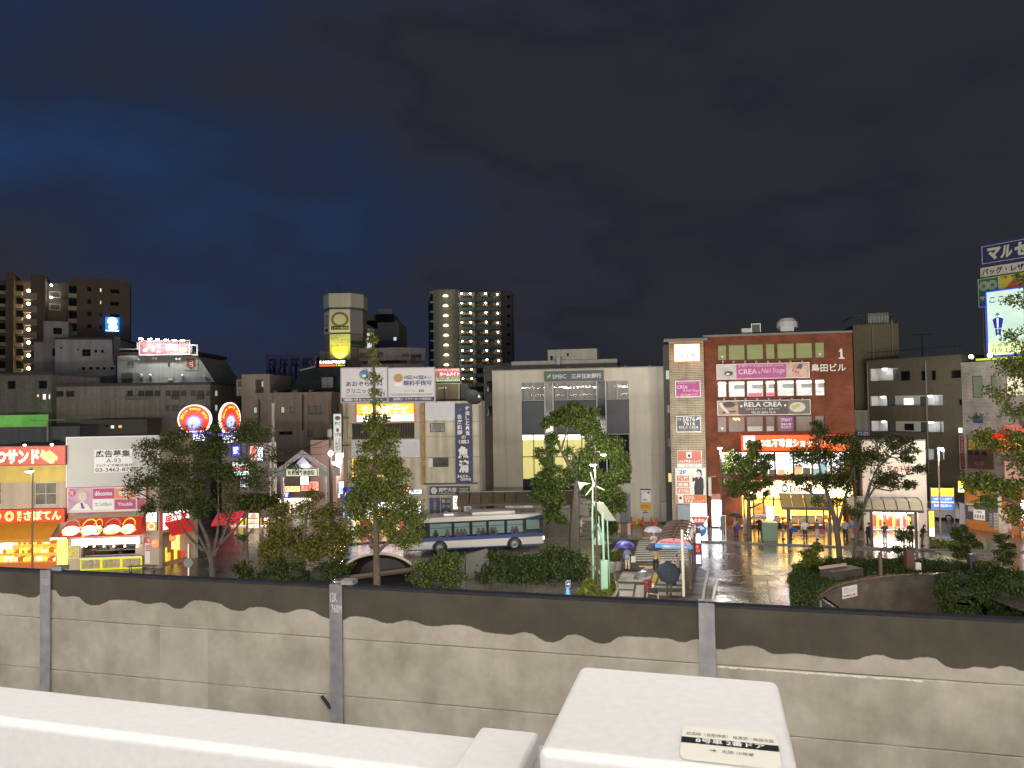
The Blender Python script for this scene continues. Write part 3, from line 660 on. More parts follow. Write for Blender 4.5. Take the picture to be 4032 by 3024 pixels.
for k_ in range(8):
 y=425+140.5*k_
 a=GAl.rect('a',250,y,402,y+70,1.4);mb=MB();mb.fbx(GAl,a[0],a[1],a[2],a[3],.3,1.4);mb.build('balcony',cream,ab)
 if k_<7:
  for (x0,x1) in ((-100,66),(160,240)):
   a=GAl.rect('a',x0,y-20+(0 if x0>0 else -5),x1,y+12);mb=MB();mb.fbx(GAl,a[0],a[1],a[2],a[3],-2.1,.2);mb.build('balcony',cream,ab)
   a=GAl.rect('a',x0,y-105,x1,y-25);mb=MB();mb.frc(GAl,a[0],a[1],a[2],a[3],-2.15);mb.build('window',GLASS,ab)
 c=GAl.uv('a',313,y-22);mb=MB();ball(mb,GAl.pt(c[0],c[1],.2),.3);mb.build('balcony_light',LAMPGLOW,ab)
 if k_<2:
  c=GAl.uv('a',556,337+133*k_);mb=MB();ball(mb,GAl.pt(c[0],c[1],-.5),.22);mb.build('stair_light',LAMPWHITE,ab)
  a=GAl.rect('a',525,395+135*k_,655,470+135*k_);mb=MB();mb.fframe(GAl,a[0],a[1],a[2],a[3],-1.5,-1.3,.25);mb.build('stair_landing',cream,ab)
gS=GA.off(.4);r0=gS.rect('a',1148,690,1298,842)
sign('roof_lightbox','small glowing blue and white lightbox before the tan tower',gS,r0,glow('blue_lightbox',c8(20,130,255),1.6),None,0,.4,shp=[(many(el(.5,.72,.36,.27),el(.55,.28,.32,.26),bx(.02,.0,.98,.06)),glow('white_lightbox',c8(255,252,235),3.2),'emblem')])
# ---- grey block and its white neighbour
GG=F(P_('a',1000,1100,112),.22)
grey=mat('grey_render_wall',(.40,.40,.40),.85,var=.12,streak=.2)
hs=[GG.rect('a',*r) for r in ((893,1036,987,1114),(1027,1040,1058,1074),(1096,1043,1130,1075),(652,1012,678,1032),(836,1034,856,1050),(835,1222,1284,1310))]
a=GG.rect('a',600,932,1300,1500)
gb=bldg('grey_block','plain grey rendered block with a white balcony rail, left of the white building',GG,a[0],a[2],a[3],14,grey,hs,cap=.3,roof=mat('dark_cap',(.06,.06,.065),.8))
for i,h in enumerate(hs[:5]):window(gb,GG,h,GLASS,mat('dark_window_frame',(.08,.08,.085),.5),2 if i==0 else 1,2 if i==0 else 1)
mb=MB();h=hs[5];mb.frc(GG,*h,-.17);mb.build('recess',mat('pale_recess',(.30,.30,.29),.8),gb)
mb=MB();mb.fframe(GG,*h,.02,.12,.10);zc=h[1]+(h[3]-h[1])*.5;mb.fbx(GG,h[0],zc,h[2],zc+.06,.02,.1)
for i in range(1,24):u=h[0]+(h[2]-h[0])*i/24;mb.fbx(GG,u-.02,h[1],u+.02,zc,.03,.08)
mb.build('railing',mat('cream_metal',(.5,.5,.47),.5),gb)
for x in (905,985,1060,1130,1215):
 a=GG.rect('a',x-15,1228,x+18,1262);mb=MB();mb.frc(GG,*a,-.15);mb.build('window',GLASS,gb)
mb=MB()
for (x,y),(x2,y2) in (((1280,905),(1285,1150)),((1285,1150),(1318,1200)),((1318,1200),(1318,1420))):
 p,q=GG.uv('a',x,y),GG.uv('a',x2,y2);mb.tube([GG.pt(p[0],p[1],.7),GG.pt(q[0],q[1],.7)],.62,4)
mb.build('duct',mat('grey_duct',(.12,.12,.13),.6,.2),gb)
GW2=F(P_('a',480,1100,118),.5)
a=GW2.rect('a',372,960,600,1300);b_=GW2.rect('a',470,730,742,900)
wb=bldg('pale_stepped_block','pale stepped block with a roof penthouse, beside the grey block',GW2,a[0],a[2]+3,a[3],10,mat('pale_lilac_wall',(.36,.34,.33),.85,streak=.2),[])
mb=MB();mb.fbx(GW2,b_[0],a[3]+.01,b_[2],b_[3],-9,-.5);mb.build('penthouse',mat('pale_lilac_wall',0),wb)
window(wb,GW2.off(-.32),GW2.rect('a',577,800,672,872),GLASS,BRONZE,2)
mb=MB();r0=GW2.rect('a',572,1030,600,1112);mb.fbx(GW2,r0[0],r0[1],r0[2],r0[3],.0,.3);mb.build('window',GLASS,wb)
# ---- white building with the lit roof billboard
GWh=F(P_('H',700,900,105),.05)
wh=thing('white_sloped_building','whitish building with a sloping right edge under a floodlit roof billboard','building',GWh.pt(GWh.uv('H',600,900)[0],0,-6))
white2=mat('white_render_wall',(.30,.315,.29),.85,var=.1,streak=.22)
pp=[GWh.uv('H',*q) for q in ((-180,700),(1325,722),(1672,1252),(1690,1320))]
mb=MB();mb.fprism(GWh,[(pp[0][0],5),(pp[3][0],5),pp[3],pp[2],pp[1],pp[0]],-12,0);mb.build('wall',white2,wh)
mb=MB();mb.fbx(GWh,pp[0][0],pp[0][1]-.15,pp[1][0]+.1,pp[0][1]+.35,-12.1,.12);mb.build('parapet',mat('maroon_cap',(.06,.03,.035),.7),wh)
for r_,pm in (((765,826,812,932),GLASS),((765,1116,862,1180),LIT_PALE),((0,810,145,920),mat('curtained_glass',(.10,.11,.10),.4)),((425,1115,472,1168),GLASS),((262,1115,310,1168),GLASS)):
 window(wh,GWh.off(.16),GWh.rect('H',*r_),pm,ALU,1 if r_[0]==765 and r_[1]<900 else 2,t=.07)
mb=MB();r0=GWh.rect('H',30,1050,243,1245);mb.fbx(GWh,*r0,0,2.2);mb.build('roof_shed',mat('grey_shed',(.11,.115,.105),.8),wh)
mb=MB()
for (x,y) in ((235,782),(502,764),(556,766),(943,774),(997,776),(287,1078),(450,1078),(1455,1098),(1045,1086)):
 p=GWh.uv('H',x,y);ball(mb,GWh.pt(p[0],p[1],.25),.2)
mb.build('vent_cowl',mat('vent_white',(.75,.75,.72),.4),wh)
gE=GWh.off(.05)
sh=pg((.14,.99),(.83,.99),(.85,.52),(1,.38),(.86,.34),(.5,.0),(.16,.34),(0,.38),(.12,.52))
sign('wall_emblem','dark red shield emblem with two pale letters on the white wall',gE,gE.rect('H',1072,765,1330,985),white2,None,-.1,.12,cat='emblem',shp=[(sh,mat('shield_gold',(.26,.17,.05),.6),'shield_border'),(pg((.2,.95),(.77,.95),(.79,.45),(.86,.40),(.5,.08),(.15,.40),(.2,.45)),mat('shield_red',(.20,.03,.025),.6),'shield')],tex=[('コ',(.37,.60,.61,.86),SGW,.02),('コ',(.37,.26,.61,.52),SGW,.02)])
GBl=GWh.off(.6);r0=GBl.rect('H',250,445,1168,685)
bb=sign('roof_billboard','long pink advertising billboard under six bright lamps on the white roof',GBl,r0,mat('pink_poster',(.33,.10,.115),.6,var=.5,scale=1.1),WHITE,0,.12,.14,cat='billboard',shp=[(many(pg((.12,.4),(.2,.85),(.22,.5)),pg((.34,.45),(.40,.85),(.41,.42)),el(.87,.3,.075,.2)),mat('poster_yellow',(.55,.45,.12),.6),'print'),(many(el(.1,.3,.06,.15),el(.26,.4,.04,.22),el(.38,.2,.05,.12)),mat('poster_grey',(.25,.30,.33),.6),'print'),(bx(.53,.3,.76,.75),mat('poster_pale',(.6,.5,.5),.6),'print')],tex=[('コーヒー トコスコーナー',(.55,.06,.96,.18),SGW,0)])
mb=MB()
for (x0,y0,x1,y1) in ((175,460,232,600),(1180,500,1318,708)):mb.fframe(GBl,*GBl.rect('H',x0,y0,x1,y1),-.3,-.1,.2)
p,q=GBl.uv('H',-150,598),GBl.uv('H',245,600);mb.fbx(GBl,p[0],p[1],q[0],p[1]+.1,-.2,-.1);mb.fbx(GBl,p[0],p[1]-1.0,q[0],p[1]-.9,-.2,-.1)
mb.build('scaffold',mat('billboard_frame',(.6,.6,.55),.5),bb)
for x,y in ((350,428),(510,432),(655,440),(815,448),(965,452),(1110,462)):
 p=GBl.uv('H',x,y+10);c=GBl.pt(p[0],p[1]+.2,1.5)
 mb=MB();mb.tube([GBl.pt(p[0],p[1]-.2,.1),c+Vec((0,0,.15))],.04,6);mb.lathe(c,[(.05,.2),(.3,0)],10);lm=mb.build('lamp',ALU,bb)
 mb=MB();mb.lathe(c,[(.0,-.1),(.22,-.1),(.28,.02)],10);mb.build('bulb',glow('billboard_bulb',c8(255,250,250),60),lm)
 d=bpy.data.lights.new('billboard_lamp_light','SPOT');d.energy=300;d.spot_size=R(120);d.spot_blend=.6;d.shadow_soft_size=.15
 o=bpy.data.objects.new('billboard_lamp_light',d);COL.objects.link(o);o.location=c-Vec((0,.0,.15));o.rotation_euler=(R(38),0,0)
GD=F(P_('H',1540,850,300),0)
a=GD.rect('H',1450,880,1620,1300);dk=bldg('dark_far_tower','dark distant tower with two red aviation lamps',GD,a[0],a[2],a[3],14,mat('dark_far_wall',(.05,.052,.06),.9))
for i,(x,y) in enumerate(((1465,818),(1560,832),(1488,885))):
 p=GD.uv('H',x,y);mb=MB();mb.tube([GD.pt(p[0],a[3],-2),GD.pt(p[0],p[1],-2)],.1,5);ms=mb.build('mast',DKS,dk);mb=MB();ball(mb,GD.pt(p[0],p[1],-2),.5-.2*(i==2));mb.build('warning_light',glow('aviation_red',(1,.12,.08),4),ms)
 # ---- long low building in front of them
GL=F(P_('a',1400,1500,92),.02)
low=mat('brown_grey_wall',(.25,.225,.195),.85,var=.15,streak=.3)
hs=[]
for (x0,x1) in ((0,108),(205,320),(335,490),(507,625),(725,815),(838,985),(1012,1110),(1195,1290),(1312,1450),(1477,1555),(1632,1690)):
 hs.append((GL.rect('H',x0,1360,x1,1470),x0));
 if x0>690:hs.append((GL.rect('H',x0,1628,x1,1745),x0))
for (x0,x1) in ((715,808),(610,690)):hs.append((GL.rect('a',x0,1490,x1,1556),1))
a=GL.rect('a',545,1436,2290,1600)
lb=bldg('low_flat_block','long low brown-grey block with a row of dim windows under the white building',GL,a[0],a[2],a[3],12,low,[h[0] for h in hs],cap=.35,roof=mat('dark_cap',0))
for h,x0 in hs:window(lb,GL,h,LIT_PALE if x0==1632 else mat('dim_curtain_glass',(.035,.034,.032),.25,var=.6,scale=2),mat('dark_window_frame',0),2 if x0!=1632 else 1,t=.05)
mb=MB()
for (x0,x1) in ((0,410),(850,985),(1320,1450)):
 r0=GL.rect('H',x0,1445,x1,1530);mb.fframe(GL,*r0,.3,.34,.05)
 for i in range(1,9):u=r0[0]+(r0[2]-r0[0])*i/9;mb.fbx(GL,u-.012,r0[1],u+.012,r0[3],.31,.33)
mb.build('railing',DKS,lb)
a2=GL.rect('a',-260,1326,615,1600);G2=GL.off(1.0);hs=[G2.rect('a',*q) for q in ((78,1380,168,1472),(415,1376,512,1470),(390,1525,425,1562),(455,1520,500,1590),(520,1524,546,1585))]
lb2=bldg('brown_roadside_block','dim brownish block with a lit doorway at the far left edge',G2,a2[0],a2[2],a2[3],11,mat('dim_brown_wall',(.17,.16,.14),.85,var=.2,streak=.3),hs,cap=.3,roof=mat('dark_cap',0))
for i,h in enumerate(hs):window(lb2,G2,h,[GLASS,GLASS,LIT_WARM,LIT_WHITE,LIT_WHITE][i],mat('dark_window_frame',0),1)
GK2=F(P_('z',500,200,84),.03)
a=GK2.rect('z',-300,105,870,400);kb=bldg('slate_grey_block','dark slate-grey flat block behind the yellow shop',GK2,a[0],a[2],a[3],9,mat('slate_wall',(.15,.155,.165),.85,streak=.2),[GK2.rect('z',*q) for q in ((225,245,325,285),(575,225,660,260))],cap=.2)
for q in ((225,245,325,285),(575,225,660,260)):window(kb,GK2,GK2.rect('z',*q),GLASS,BRONZE,2)
p,q=GK2.uv('z',553,10),GK2.uv('z',553,290);mb=MB();mb.tube([GK2.pt(p[0],q[1],.6),GK2.pt(p[0],p[1],.6)],.09,6);mb.tube([GK2.pt(p[0]-1.9,p[1],.6),GK2.pt(p[0]+2.0,p[1],.6)],.04,5)
for i in range(7):mb.tube([GK2.pt(p[0]-1.6+.5*i,p[1],.35),GK2.pt(p[0]-1.6+.5*i,p[1],.85)],.02,4)
tag(mb.build('tv_aerial',mat('aerial_metal',(.42,.42,.34),.5),None),'pale aerial mast rising above the yellow shop roof','aerial')
a=GK2.rect('z',-120,-40,182,118);kg=bldg('green_lit_hut','green-lit rooftop hut at the left edge',GK2.off(-1),a[0],a[2],a[3],5,glow('green_lit_wall',c8(120,190,90),.55,.2))  # wall glows by itself in place of green light falling on it
GK3=F(P_('z',1100,100,88),.03)
a=GK3.rect('z',868,5,1600,300);hs=[GK3.rect('z',*q) for q in ((1197,66,1242,106),(1280,64,1326,100),(1146,62,1178,86))]
kb2=bldg('dark_olive_block','dark olive block with two small lit windows above the white billboard',GK3,a[0],a[2],a[3],8,mat('olive_dark_wall',(.13,.125,.10),.9),hs)
for i,h in enumerate(hs):window(kb2,GK3,h,[glow('lit_cool',c8(225,240,225),1.0),glow('lit_orange',c8(255,195,110),.9),GLASS][i],BRONZE,1,t=.04)
# ---- brown building, copper roof and blue frame
GB2=F(P_('K',1000,1100,86),-.02)
brown=mat('taupe_wall',(.26,.21,.17),.85,var=.1,streak=.25)
hs=[GB2.rect('K',*q) for q in ((398,1045,466,1155),(845,1036,916,1150),(1000,1036,1070,1150),(1304,1030,1532,1166),(815,1442,1045,1505),(1296,1420,1372,1540))]
a=GB2.rect('K',216,846,1680,1640)
br=bldg('taupe_office','taupe flat-roofed office with drain pipes, left of the clinic billboard',GB2,a[0],a[2],a[3],12,brown,hs,cap=.25)
for i,h in enumerate(hs):window(br,GB2,h,[LIT_PALE,LIT_PALE,mat('amber_glass',(.10,.07,.02),.3),mat('curtained_glass',0),GLASS,mat('curtained_glass',0)][i],BRONZE,2 if i in (3,4) else 1,t=.07)
t_=GB2.rect('K',216,512,668,846);mb=MB();dr=GB2.rect('K',440,600,570,838);shell(mb,GB2,t_[0],t_[2],a[3]+.02,t_[3],8,[dr],.6);mb.build('stair_tower',brown,br)
mb=MB();mb.frc(GB2,dr[0],dr[1],dr[2],dr[3],-.58);dd=mb.build('door',mat('dark_door',(.03,.03,.028),.6),br)
mb=MB();r0=GB2.rect('K',524,625,545,715);mb.fbx(GB2,*r0,-.5,-.35);mb.build('light_strip',LIT_PALE,br)
mb=MB()
for x,y0,y1,w_ in ((1215,850,1425,.09),(508,930,1500,.09)):p,q=GB2.uv('K',x,y0),GB2.uv('K',x,y1);mb.tube([GB2.pt(p[0],p[1],.15),GB2.pt(p[0],q[1],.15)],w_,6)
mb.build('drain_pipe',mat('dark_pipe',(.035,.02,.018),.6),br)
mb=MB()
for x,y0,y1 in ((490,860,1400),(1085,850,1430),(1270,850,1480),(1530,850,1480),(1400,850,1000)):
 p,q=GB2.uv('K',x,y0),GB2.uv('K',x,y1);mb.tube([GB2.pt(p[0],p[1],.1),GB2.pt(p[0]+.05,q[1],.1)],.045,5)
mb.build('conduit',mat('cream_pipe',(.34,.29,.24),.7),br)
mb=MB();p,q=GB2.uv('K',490,755),GB2.uv('K',1690,755)
mb.tube([GB2.pt(p[0],p[1],-.4),GB2.pt(q[0],p[1],-.4)],.03,5)
for i in range(25):u=p[0]+(q[0]-p[0])*i/24;mb.tube([GB2.pt(u,a[3],-.4),GB2.pt(u,p[1],-.4)],.02,4)
mb.build('roof_railing',DKS,br)
for x0,x1 in ((500,600),(620,740),(985,1080),(1260,1320)):
 r0=GB2.rect('K',x0,800,x1,840);mb=MB();mb.fbx(GB2,r0[0],a[3]+.26,r0[2],a[3]+.26+(r0[3]-r0[1]),-2.2,-1.2);mb.build('roof_unit',mat('roof_unit_grey',(.16,.16,.155),.7),br)
gv2=GB2.off(.3);sign('tower_vertical_sign','dim vertical sign with dark characters left of the taupe office',gv2,gv2.rect('K',108,598,214,862),mat('dim_sign_board',(.22,.19,.17),.6),DKS,-.6,.2,tex=[('買',(.12,.52,.88,.92),mat('sign_maroon_ink',(.04,.012,.012),.6),.02),('工',(.2,.08,.85,.38),mat('sign_maroon_ink',0),.02)])
cop=mat('patina_copper_roof',(.055,.085,.072),.6,.1,var=.25,scale=.7,streak=.25)
mr_=thing('copper_roof_house','dark green mansard-roofed house behind the taupe office','building',P_('K',1400,700,93)*1.0)
def P2(x,y,Y):return at('K',x,y,Y)
mb=MB();b0,b1,t0,t1=P2(985,812,90),P2(1880,830,89.5),P2(1172,462,94),P2(1880,405,93.5);tm=P2(1415,402,95)
mb.poly([b0,b1,t1,tm,t0]);mb.poly([b0,t0,t0+Vec((0,8,0)),b0+Vec((0,12,0))]);mb.poly([t0,tm,t1,t1+Vec((0,8,0)),t0+Vec((0,8,0))])
mb.build('roof',cop,mr_)
mb=MB();mb.poly([Vec((b0.x,b0.y,2)),Vec((b1.x,b1.y,2)),b1,b0]);mb.poly([Vec((b0.x,b0.y+12,2)),Vec((b0.x,b0.y,2)),b0,b0+Vec((0,12,0))]);mb.build('wall',brown,mr_)
GM=F(P2(1620,650,90.9),-.0);window(mr_,GM.off(.3),GM.rect('K',1528,558,1722,738),mat('curtained_glass',0),BRONZE,2,rev=.0)
mb=MB();mb.tube([t0+Vec((0,-.1,.1)),tm+Vec((0,-.1,.12))],.09,5);mb.build('ridge_trim',mat('pale_ridge',(.5,.5,.47),.5),mr_)
GF=F(P_('K',900,400,116),-.03);blue=mat('blue_steel',(.018,.024,.11),.5,.1)
fr=thing('blue_steel_frame','open blue steel billboard frame with cross braces on a dark roof','steel frame',GF.pt(GF.uv('K',900,580)[0],GF.uv('K',900,590)[1],-2))
zb,zt=GF.uv('K',900,585)[1],GF.uv('K',900,262)[1];xs=[GF.uv('K',x,400)[0] for x in (650,820,1010,1195,1395)];xb=[GF.uv('K',x,400)[0] for x in (455,565,740,930,1110,1290)]
mb=MB()
for u in xs:mb.fbx(GF,u-.25,zb,u+.25,zt,-.25,.25)
for u in xb:mb.fbx(GF,u-.2,zb-1,u+.2,zt,-5.2,-4.8)
mb.build('column',blue,fr)
mb=MB();mb.fbx(GF,xs[0]-.3,zt,xs[-1]+.3,zt+.7,-.35,.35);mb.fbx(GF,xb[0]-.3,zt,xb[-1]+.3,zt+.6,-5.3,-4.7)
for u,ub_ in ((xs[0],xb[0]),(xs[-1],xb[-1])):mb.tube([GF.pt(u,zt+.3,0),GF.pt(ub_,zt+.3,-5)],.3,4)
mb.fbx(GF,xs[0],zb-.4,xs[-1],zb,-.3,.3);mb.build('beam',blue,fr)
mb=MB()
for L_,d in ((xs,0),(xb,-5)):
 for i in range(len(L_)-1):
  mb.tube([GF.pt(L_[i],zb,d),GF.pt(L_[i+1],zt,d)],.07,4);mb.tube([GF.pt(L_[i],zt,d),GF.pt(L_[i+1],zb,d)],.07,4)
mb.build('brace',blue,fr)
a=GF.rect('K',560,592,1300,900);gq=GF.off(.6);fb=bldg('dark_roof_block','dark unlit roof block carrying the blue steel frame',gq,a[0],a[2],a[3],12,mat('soot_wall',(.05,.048,.045),.9,var=.3))  # plain dark wall tone with random mottling
mb=MB();r0=gq.rect('K',830,705,935,790);mb.fbx(gq,*r0,0,.4);r0=gq.rect('K',930,715,1010,795);mb.fbx(gq,*r0,.1,.9);tag(mb.build('blue_tarpaulin',mat('blue_tarp',(.02,.08,.28),.5),None),'blue sheet hung on the dark roof block','tarpaulin')
# ---- round tower with signs
GT2=F(P_('E',575,600,120),.0)
uu=[GT2.uv('E',x,650)[0] for x in (405,745)];fw=uu[1]-uu[0];uc=(uu[0]+uu[1])/2
z=lambda y:GT2.uv('E',575,y)[1]
def octo(s,dl=1.32,dr=1.62):return [GT2.pt(uc-fw/2*s,0,0+(s-1)*1.2),GT2.pt(uc+fw/2*s,0,(s-1)*1.2),GT2.pt(uc+fw/2*s+dr*s,0,-2.0),GT2.pt(uc+fw/2*s+dr*s,0,-5.5),GT2.pt(uc-fw/2*s-dl*s,0,-5.5),GT2.pt(uc-fw/2*s-dl*s,0,-2.0)]
tw=thing('sign_tower','pale many-sided tower with a drum top and stacked sign faces','tower',GT2.pt(uc,0,-3))
beige=mat('beige_panel',(.60,.56,.45),.7,var=.05,streak=.1)
mb=MB();mb.prism([(p.x,p.y) for p in octo(1.0)],0,z(455));mb.build('shaft',mat('beige_tile',(.30,.25,.19),.8,streak=.15),tw)
mb=MB();mb.prism([(p.x,p.y) for p in octo(1.05)],z(452),z(227));mb.build('drum',beige,tw)
mb=MB();mb.prism([(p.x,p.y) for p in octo(1.015)],z(486),z(468));mb.build('blue_band',mat('tower_blue',(.03,.07,.25),.6),tw)
mb=MB();mb.prism([(p.x,p.y) for p in octo(1.02)],z(890),z(872));mb.build('dark_band',DKS,tw)
mb=MB()
for dx in (-.25,.25):mb.tube([GT2.pt(uc-.6+dx,z(227),-2),GT2.pt(uc-.6+dx,z(20+dx*100),-2)],.05,5)
mb.build('mast',DKS,tw)
gp=GT2.off(.03);creamp=mat('cream_sign_face',(.70,.68,.50),.6)
sign('drugstore_sign','cream sign face with a brown ring above a black name band on the tower',gp,(uu[0]+.02,z(865),uu[1]-.02,z(492)),creamp,None,0,.1,shp=[(ring(.5,.56,.43,.33,.31,.23),mat('ring_brown',(.32,.16,.08),.6),'ring'),(bx(.08,.115,.92,.275),INK,'band')],tex=[('くすりの福太郎',(.11,.145,.89,.245),mat('band_yellow',(.70,.66,.30),.5),.02)])
pl=octo(1.0);gl_=F(pl[5]+Vec((0,0,0)),0);gl_.e=(pl[0]-pl[5]).normalized();gl_.n=Vec((gl_.e.y,-gl_.e.x,0));wl_=(pl[0]-pl[5]).length
sign('side_drugstore_sign','narrow angled sign face with a dark ring on the tower left flank',gl_,(.08,z(885),wl_-.05,z(520)),creamp,None,.02,.06,shp=[(ring(.5,.6,.3,.28,.18,.18),mat('ring_brown',0),'ring'),(bx(.25,.1,.75,.25),INK,'band')])
gr_=F(pl[1],0);gr_.e=(pl[2]-pl[1]).normalized();gr_.n=Vec((gr_.e.y,-gr_.e.x,0));wr_=(pl[2]-pl[1]).length
mb=MB();mb.fbx(gr_,.05,z(885),wr_-.03,z(505),.02,.08);mb.build('blank_panel',mat('lilac_panel',(.36,.33,.33),.7),tw)
mb=MB();mb.fbx(gr_,0,z(1065),wr_,z(1000),.01,.05);mb.fbx(gr_,0,z(1105),wr_,z(1080),.01,.05);mb.build('green_stripe',mat('stripe_green',(.035,.11,.07),.6),tw)
yel=mat('yellow_sign_face',(.66,.68,.34),.6);OR=mat('orange_ink',(.55,.22,.02),.6);GY=mat('grey_green_ink',(.12,.17,.12),.6)
hs_=sign('hotel_sign','yellow-green lit sign with green and orange lettering low on the tower',gp,(uu[0]+.02,z(1320),uu[1]-.02,z(895)),yel,None,0,.1,shp=[(bx(.0,.28,1,.49),mat('yellow_sign_band',(.50,.52,.12),.6),'band'),(bx(.33,.32,.5,.46),mat('sign_shutter',(.33,.36,.10),.6),'shutter')],tex=[('新小岩駅 南口2分',(.05,.90,.72,.96),GY,0),('HOTEL',(.04,.80,.46,.88),GY,0),('ホワイト',(.06,.72,.46,.78),OR,0,.3),('セゾン',(.5,.73,.94,.83),OR,.03,.3),('03-3655-1126',(.26,.65,.95,.70),GY,0),('新小岩駅 南口2分',(.04,.51,.95,.60),OR,.01)])
d=bpy.data.lights.new('sign_uplight','SPOT');d.energy=2200;d.color=(1,1,.18);d.spot_size=R(75);d.spot_blend=.8
o=bpy.data.objects.new('sign_uplight',d);COL.objects.link(o);o.location=GT2.pt(uc,z(1440),1.8);o.rotation_euler=(R(165),0,0)
mb=MB();r0=GT2.rect('E',250,1185,405,1320);mb.fframe(GT2,*r0,.1,.2,.12)
for i in range(1,9):u=r0[0]+(r0[2]-r0[0])*i/9;mb.fbx(GT2,u-.03,r0[1],u+.03,r0[3],.12,.18)
mb.build('balcony_cage',mat('olive_mesh',(.30,.30,.14),.6),tw)
gL=GT2.off(2.5);r0=gL.rect('E',238,1318,680,1428)
sign('dot_display_sign','small glowing scrolling-text display below the tower',gL,r0,mat('display_black',(.03,.015,.012),.5),DKS,0,.3,.05,tex=[('新小岩総合整体治療院',(.03,.45,.97,.92),glow('display_white',c8(255,235,225),3.5),.04),('徒歩2分→',(.62,.06,.96,.32),glow('display_yellow',c8(230,235,40),2),.02)],shp=[(bx(.02,.05,.6,.35),glow('display_orange',c8(255,120,60),1.0),'strip')])
# ---- hospital sign and hip-roofed building
GH=F(P_('E',1400,900,160),.0);gw=mat('cool_grey_wall',(.20,.20,.21),.85,streak=.1)
a=GH.rect('E',1190,690,1540,1200);wq=GH.rect('E',1446,940,1500,1000)
hb=bldg('hip_roof_tower','grey tower with a black hipped roof and one lit window',GH,a[0],a[2],a[3],12,gw,[wq])
window(hb,GH,wq,glow('lit_blue_white',c8(200,215,250),1.1),ALU,2)
mb=MB();q=[GH.uv('E',*p) for p in ((975,708),(1475,692),(1415,535),(1078,520))];d0,d1=1.0,-13
lo=[GH.pt(q[0][0],q[0][1],d0),GH.pt(q[1][0],q[0][1],d0),GH.pt(q[1][0],q[0][1],d1),GH.pt(q[0][0],q[0][1],d1)];hi=[GH.pt(q[3][0],q[2][1],-3.5),GH.pt(q[2][0],q[2][1],-3.5),GH.pt(q[2][0],q[2][1],-9),GH.pt(q[3][0],q[2][1],-9)]
mb.hexa(lo+hi);mb.build('roof',mat('black_roof',(.012,.013,.016),.7),hb)
mb=MB();c0=GH.uv('E',1235,455)
for dx in (-75,-45,-15,15,45,75):p=GH.uv('E',1240+dx,500);mb.lathe(GH.pt(p[0],p[1]-.2,-6),[(.75,0),(.75,1.2),(0,1.3)],8)
mb.build('cooling_drum',mat('tank_grey',(.30,.30,.29),.6),hb)
mb=MB();r0=GH.rect('E',1040,595,1170,690);mb.fbx(GH,*r0,.5,2.5);mb.build('roof_unit',mat('roof_unit_grey',0),hb)
a2=GH.rect('E',870,850,1190,1180);b_=[GH.rect('E',*q) for q in ((882,870,1105,1000),(882,1030,1105,1150))]
mb=MB();shell(mb,GH,a2[0],a2[2],0,a2[3],9,b_,1.5);mb.build('gallery_block',gw,hb)
for h in b_:
 mb=MB();mb.frc(GH,*h,-1.45);mb.build('gallery_wall',glow('gallery_lit',c8(235,235,250),.9,.4),hb)
 mb=MB();w_=h[2]-h[0];mb.fbx(GH,h[0]+w_*.17,h[1],h[0]+w_*.40,h[3]-.8,-1.4,-1.3);mb.build('door',mat('crimson_door',(.30,.02,.05),.5),hb)
 mb=MB();mb.fframe(GH,h[0]+w_*.45,h[1],h[2],h[1]+2.0,-.1,.0,.15);mb.build('railing',ALU,hb)
GHa=F(P_('E',1485,1200,118),.42);GHb=F(P_('E',1485,1200,118),-.06)
ho=thing('hospital_block','pinkish corner block with dark red characters on both faces','building',GHa.pt(0,0,-4));hw=mat('pinkish_wall',(.32,.285,.27),.85,streak=.12)
zt_,zm_=GHa.uv('E',1485,1110)[1],GHa.uv('E',1485,1318)[1];ua=GHa.uv('E',885,1200)[0];ub=GHb.uv('E',1970,1200)[0]
GHb=F(P_('E',1485,1200,118),.55);ub=GHb.uv('E',1970,1240)[0];GHa=F(P_('E',1485,1200,118),-.25);ua=GHa.uv('E',885,1200)[0]
mb=MB()
mb.fbx(GHa,ua,zm_,0,zt_,-.4,0);mb.fbx(GHb,0.02,zm_,ub,zt_,-.4,0);mb.build('sign_parapet',hw,ho)
mb=MB();mb.fbx(GHa,ua,0,-.6,zm_-.5,-8,-.6);mb.fbx(GHb,-.2,0,ub,zm_-.5,-8,-.8);mb.build('wall',hw,ho)
mar=mat('maroon_letters',(.13,.03,.035),.7)
mb=MB();p,q=GHa.uv('E',890,1285),GHa.uv('E',1285,1180);mb.text(GHa,'岩倉病院',p[0],p[1],q[0],q[1],.06,.035);mb.build('lettering',mar,ho)
mb=MB();p,q=GHb.uv('E',1585,1270),GHb.uv('E',1900,1200);um=GHb.uv('E',1725,1230)[0];mb.text(GHb,'医療法人社団',p[0],p[1]+.6,um-.3,q[1]-.7,.06,.03);mb.text(GHb,'岩倉病院',um,p[1]-1.0,q[0],q[1]-.1,.06,.04);mb.build('lettering',mar,ho)
